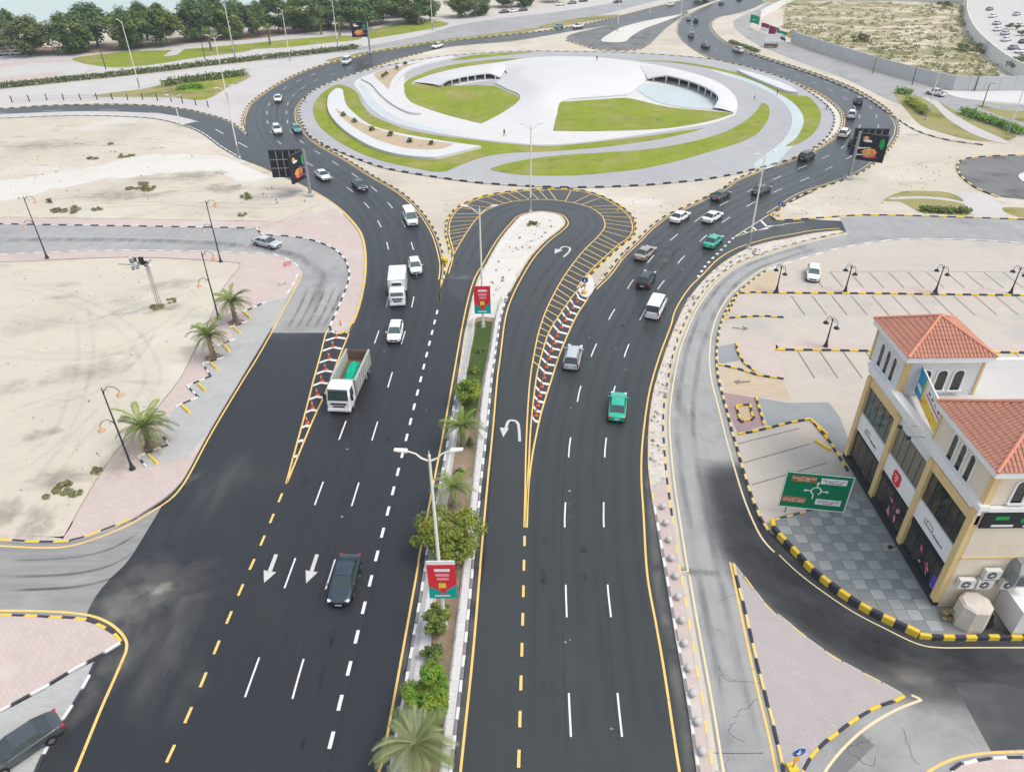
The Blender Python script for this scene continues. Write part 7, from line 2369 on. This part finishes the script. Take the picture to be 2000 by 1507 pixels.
def arch(parent, c, w_, h, axis, sgn):
    """arched window: moulded surround, dark pane set back inside it, sill"""
    def put(u, v_, d):
        return (c[0]+(d*sgn if axis == 'x' else u), c[1]+(u if axis == 'x' else d*sgn), c[2]+v_)
    pts = arch_pts(w_, h)
    out = [(u*1.3, v_ if v_ == 0 else v_+w_*.12) for u, v_ in pts]
    n_ = len(pts)
    fr = MB()
    fr.add([put(u, v_, .12) for u, v_ in out]+[put(u, v_, .12) for u, v_ in pts]+[put(u, v_, 0) for u, v_ in out]+[put(u, v_, -.0) for u, v_ in pts],
           [(i, (i+1) % n_, n_+(i+1) % n_, n_+i) for i in range(1, n_)]+[(i, 2*n_+i, 2*n_+(i+1) % n_, (i+1) % n_) for i in range(1, n_)]+[(n_+i, n_+(i+1) % n_, 3*n_+(i+1) % n_, 3*n_+i) for i in range(n_)])
    f_ = fr.build('arched_window', 'white_trim', parent)
    MB().add([put(u, v_, .03) for u, v_ in pts], [tuple(range(n_))]).build('pane', 'shop_glass', f_)
    b_ = MB()
    b_.box(put(0, -.06, .1), (.3, w_*1.5, .12) if axis == 'x' else (w_*1.5, .3, .12))
    b_.build('sill', 'white_trim', f_)


def tower(x0, x1, y0, y1, z0_, z1_, za, ns, south, wallm):
    w_ = bp('tower_wall', (x0, y0, z0_), (x1, y1, z1_), wallm)
    for x, y in ((x0, y0), (x0, y1), (x1, y0)):
        bp('corner_trim', (x-.1, y-.1, z0_), (x+.35 if x == x0 else x+.1, y+.35 if y == y0 else y+.1, z1_-.02), 'yellow_trim')
    e = .45
    bp('eave', (x0-e, y0-e, z1_), (x1+e, y1+e, z1_+.5), 'white_trim')
    # hipped roof
    zr_ = z1_+.5
    e2 = e+.05
    cs = [(x0-e2-ox, y0-e2-oy, zr_), (x1+e2-ox, y0-e2-oy, zr_), (x1+e2-ox, y1+e2-oy, zr_), (x0-e2-ox, y1+e2-oy, zr_)]
    ap_ = ((x0+x1)/2-ox, (y0+y1)/2-oy, za)
    rf = MB().add(cs+[ap_], [(0, 1, 4), (1, 2, 4), (2, 3, 4), (3, 0, 4), (3, 2, 1, 0)]).build('roof', 'roof_tile', SB)
    tb = MB()
    for i in range(4):
        a, c, p_ = Vector(cs[i]), Vector(cs[(i+1) % 4]), Vector(ap_)
        u = (c-a).normalized()
        mid = (a+c)/2
        up = (p_-mid)
        sl = up.length
        up.normalize()
        nrm = u.cross(up).normalized()
        if nrm.z < 0:
            nrm = -nrm
        half = (c-a).length/2
        row, d = .4, .3
        nr = int(sl/row)
        for r_ in range(nr):
            hw = half*(1-(r_+.5)*row/sl)
            m_ = int(hw/(d/2))
            for k in range(-m_, m_+1):
                if abs(k*d/1.0) > hw*1.0:
                    continue
                c0 = mid+up*(r_*row)+u*(k*d)
                if abs(k*d) > hw-.02:
                    continue
                c1 = c0+up*(row*1.08)
                vs = []
                for cc, hh in ((c0, .1), (c1, .045)):
                    for q in range(5):
                        an = math.pi*q/4
                        vs.append(cc+u*math.cos(an)*.13+nrm*(math.sin(an)*hh+.01))
                tb.add(vs, [(q, q+5, q+6, q+1) for q in range(4)]+[(0, 1, 2, 3, 4)])
    tag(tb.build('roof_tiles', 'roof_tile', rf, True), kind='stuff')
    for c in cs:
        MB().tube([Vector(c)+Vector((0, 0, .05)), Vector(ap_)+Vector((0, 0, .06))], .13, 6).build('hip_ridge', 'roof_ridge', rf, True)
    ww = x0-ox
    L_ = y1-y0
    for k in range(3):
        y = (y0+y1)/2-oy+(k-1)*1.15
        arch(w_, (x0-ox, y, z0_+.45), .62, 2.1, 'x', -1)
    for k in range(south):
        x = (x0+x1)/2-ox+(k-(south-1)/2)*1.35
        arch(w_, (x, y0-oy, z0_+.55), .8, 1.9, 'y', -1)


tower(BX+.35, BX+6.5, 49.9, 55.5, 10.1, 13.5, 16.0, 3, 3, 'grey_wall')
tower(BX+.15, BX+8.2, 36.45, 43.6, 10.1, 13.1, 16.3, 3, 4, 'cream_wall')

# rooftop hoarding and its spot lamps
p0, p1 = Vector((33.4, 50.2, 10.6)), Vector((31.95, 43.4, 10.6))
L_ = (p1-p0).length
t = thing('rooftop_hoarding', 'colourful advertising hoarding leaning on the roof edge between the two towers', 'hoarding', (p0+p1)/2, math.atan2((p1-p0).y, (p1-p0).x))
hb = MB().b2((-L_/2, -.05, 0), (L_/2, .05, 2.3)).build('board', 'sign_white', t)
q = lambda x0, x1, z0_, z1_, m, yy=-.056: MB().quad((L_*x0, yy, z0_), (L_*x1, yy, z0_), (L_*x1, yy, z1_), (L_*x0, yy, z1_)).build('print', m, hb)
q(-.5, -.2, .02, 2.28, 'ad_sky')
q(-.42, -.24, .6, 1.0, 'sign_white', -.06)
q(-.2, .5, .02, .95, 'ad_yellow')
q(-.2, -.15, .02, 2.28, 'ad_yellow', -.058)
q(-.1, .42, 1.2, 1.34, 'banner_red', -.06)
for k in range(4):
    q(-.05+k*.12, .02+k*.12, 1.55, 1.72, 'sign_ink', -.06)
for x in (-L_*.4, 0, L_*.4):
    MB().tube([(x, .06, 2.0), (x, 1.0, -.3)], .05, 5).build('strut', 'galv', t)
for y, lb in ((45.3, 'spot lamp on an arm above the window band, nearer the first tower'), (43.9, 'spot lamp on an arm above the window band, nearer the second tower')):
    t_ = thing('spot_lamp', lb, 'lamp', (BX-.28, y, 10.3))
    MB().tube([(0, 0, 0), (-.5, 0, .15), (-1.2, 0, .05)], .03, 5).build('arm', 'galv', t_)
    MB().box((-1.25, 0, .0), (.3, .26, .2)).build('head', 'black_iron', t_)
t_ = thing('spot_lamp', 'low spot lamp reaching over the tiled forecourt', 'lamp', (BX-.15, 41.0, 1.6))
MB().tube([(0, 0, 0), (-.7, 0, .1), (-1.5, 0, .0)], .03, 5).build('arm', 'black_iron', t_)
MB().box((-1.55, 0, -.03), (.3, .26, .2)).build('head', 'black_iron', t_)


def ac(x, z, label, w_=1.15, h=.85):
    t_ = thing('air_conditioner', label, 'air conditioner', (x, BY0-.4, z), 0, 'outdoor air conditioners on the south wall')
    MB().b2((-w_/2, -.18, 0), (w_/2, .18, h)).build('casing', 'ac_white', t_)
    b = MB().cyl((-.08, -.2, h/2), (-.08, -.18, h/2), h*.4, None, 18)
    fan = b.build('fan_grille', 'ac_dark', t_)
    MB().cyl((-.08, -.215, h/2), (-.08, -.2, h/2), h*.13, None, 10).build('fan_hub', 'ac_white', fan)
    for k in range(6):
        a = k*math.pi/3
        MB().tube([(-.08+math.cos(a)*h*.12, -.206, h/2+math.sin(a)*h*.12), (-.08+math.cos(a)*h*.39, -.206, h/2+math.sin(a)*h*.39)], .012, 4).build('grille_bar', 'ac_white', fan)
    for s in (-.3, .3):
        MB().b2((s-.03, -.15, -.08), (s+.03, .38, 0)).build('bracket', 'galv', t_)


ac(BX+1.1, 2.8, 'air conditioner alone at the left of the south wall')
ac(BX+2.45, 2.75, 'lower air conditioner of the stacked pair')
ac(BX+2.65, 3.75, 'upper air conditioner of the stacked pair')
ac(BX+4.2, 2.7, 'air conditioner under the big grey duct unit')
t = thing('duct_unit', 'large grey air handling unit with a slanted top on the south wall', 'air conditioner', (BX+4.6, BY0-.75, 3.7))
MB().b2((-.75, -.5, 0), (.75, .74, 1.2)).build('casing', 'galv', t)
MB().add([(-.7, -.45, 1.2), (.7, -.45, 1.2), (.7, .7, 1.2), (-.7, .7, 1.2), (-.5, .0, 1.8), (.7, .0, 1.8), (.7, .7, 1.8), (-.5, .7, 1.8)], [(0, 1, 5, 4), (1, 2, 6, 5), (2, 3, 7, 6), (3, 0, 4, 7), (4, 5, 6, 7)]).build('hood', 'galv', t)
for k in range(5):
    MB().b2((-.6, -.53, .2+k*.18), (.3, -.5, .28+k*.18)).build('louvre', 'ac_dark', t)
MB().cyl((.2, -.54, .5), (.2, -.5, .5), .18, None, 12).build('duct_port', 'ac_dark', t)
# water tank, store room, wheels, shrubs at the foot of the wall
t = thing('water_tank', 'beige octagonal tank standing at the foot of the south wall', 'tank', (BX+1.75, BY0-1.35, .16), .3)
MB().cyl((0, 0, 0), (0, 0, 2.0), 1.2, 1.12, 8).build('shell', 'tank', t)
MB().lathe([(1.1, 2.0), (.95, 2.15), (.3, 2.25), (.001, 2.27)], k=8).build('lid', 'tank', t)
t = thing('store_room', 'white flat roofed store room against the south wall at the right edge', 'shed', (BX+6.2, BY0-1.5, .16))
MB().b2((-1.9, -1.1, 0), (8, 1.45, 2.3)).build('wall', 'white_wall', t)
MB().b2((-2.0, -1.2, 2.3), (8, 1.45, 2.5)).build('roof', 'white_wall', t)
for i, (dx, dy, lb) in enumerate(((3.35, -1.0, 'dark wheel lying between the tank and the store room'), (3.0, -1.6, 'smaller dark wheel in front of the store room corner'))):
    t_ = thing('old_wheel', lb, 'wheel', (BX+dx, BY0+dy, .2), i)
    MB().lathe([(.2, 0), (.42, 0), (.46, .06), (.46, .18), (.42, .24), (.2, .24)], k=16).build('tyre', 'rubber', t_, True)
    MB().lathe([(.2, .1), (.19, .16), (.05, .2)], k=10).build('rim', 'plate', t_)
p = PX((BX+.5, BY0-1.0, 0))
bush(p, .9, .6, 'dry brown shrub beside the beige tank', 'frond_dry', 'leaf_olive', 61, 900, .1, .05, 'dry_shrub', .16, None, 8)

# ================================================================== PEOPLE
def person_mesh():
    me = bpy.data.meshes.new('p')
    J = [(0, 0, .95), (0, 0, 1.15), (0, 0, 1.38), (0, 0, 1.5), (0, .01, 1.62), (0, .02, 1.74),
         (.18, 0, 1.42), (.27, .06, 1.15), (.28, .2, .92), (-.18, 0, 1.42), (-.27, -.04, 1.15), (-.27, .06, .9),
         (.1, 0, .9), (.11, .16, .5), (.11, .12, .08), (.11, .24, .04), (-.1, 0, .9), (-.11, -.06, .5), (-.11, -.26, .1), (-.11, -.14, .04)]
    E_ = [(0, 1), (1, 2), (2, 3), (3, 4), (4, 5), (2, 6), (6, 7), (7, 8), (2, 9), (9, 10), (10, 11), (0, 12), (12, 13), (13, 14), (14, 15), (0, 16), (16, 17), (17, 18), (18, 19)]
    me.from_pydata(J, E_, [])
    o = bpy.data.objects.new('p', me)
    C.objects.link(o)
    md = o.modifiers.new('s', 'SKIN')
    rs = [.15, .14, .16, .065, .09, .085, .075, .05, .035, .075, .05, .035, .09, .065, .045, .04, .09, .065, .045, .04]
    for v_, r_ in zip(me.skin_vertices[0].data, rs):
        v_.radius = (r_, r_*.8)
    me.skin_vertices[0].data[0].use_root = True
    o.modifiers.new('b', 'SUBSURF').levels = 1
    dg = bpy.context.evaluated_depsgraph_get()
    dg.update()
    r = bpy.data.meshes.new_from_object(o.evaluated_get(dg))
    bpy.data.objects.remove(o)
    return r


def person(base, top, bot, rz, label, z):
    me = person_mesh()
    me.name = 'person'
    me.materials.clear()
    for k in ('skin', top, bot, 'cloth_dark'):
        me.materials.append(M(k))
    for f_ in me.polygons:
        c_ = f_.center
        f_.material_index = 3 if c_.z > 1.7 or c_.z < .08 else 0 if c_.z > 1.5 or (abs(c_.x) > .2 and c_.z < 1.0) else 1 if c_.z > .92 else 2
        f_.use_smooth = True
    p_ = G(*base)
    o = link('person', me, None, (p_.x, p_.y, z))
    o.rotation_euler.z = rz
    tag(o, label, 'person', 'pedestrians')


person((1613, 217), 'cloth_dark', 'cloth_blue', 1.0, 'person in dark clothes walking on the right rim of the roundabout', .16)
person((597, 201), 'cloth_dark', 'cloth_dark', .3, 'person in black walking on the left rim of the roundabout', .16)
person((985, 268), 'cloth_dark', 'cloth_dark', 2.0, 'person in black walking on the white promenade below the dome', .17)
person((1473, 196), 'cloth_white', 'cloth_dark', 1.2, 'person in a white top walking near the right lawn tip', .16)
person((1517, 188), 'cloth_blue', 'cloth_dark', .5, 'person in blue walking on the pale blue path', .16)
person((1165, 133), 'cloth_dark', 'cloth_dark', .5, 'person in dark clothes standing on the top of the white dome', 1.9)

# ================================================================== AIR
hz = MB().b2((-2000, -300, -2.3), (2000, 2900, 47.0)).build('haze', 'glass')
tag(hz, 'thin pale haze in the air over the whole place', 'haze', kind='stuff')
hm = bpy.data.materials.new('haze_air')
hm.use_nodes = True
hm.node_tree.nodes.clear()
pv = hm.node_tree.nodes.new('ShaderNodeVolumePrincipled')
pv.inputs['Color'].default_value = (.74, .82, .9, 1)
pv.inputs['Density'].default_value = .00022
ho_ = hm.node_tree.nodes.new('ShaderNodeOutputMaterial')
hm.node_tree.links.new(pv.outputs[0], ho_.inputs['Volume'])
hz.data.materials.clear()
hz.data.materials.append(hm)
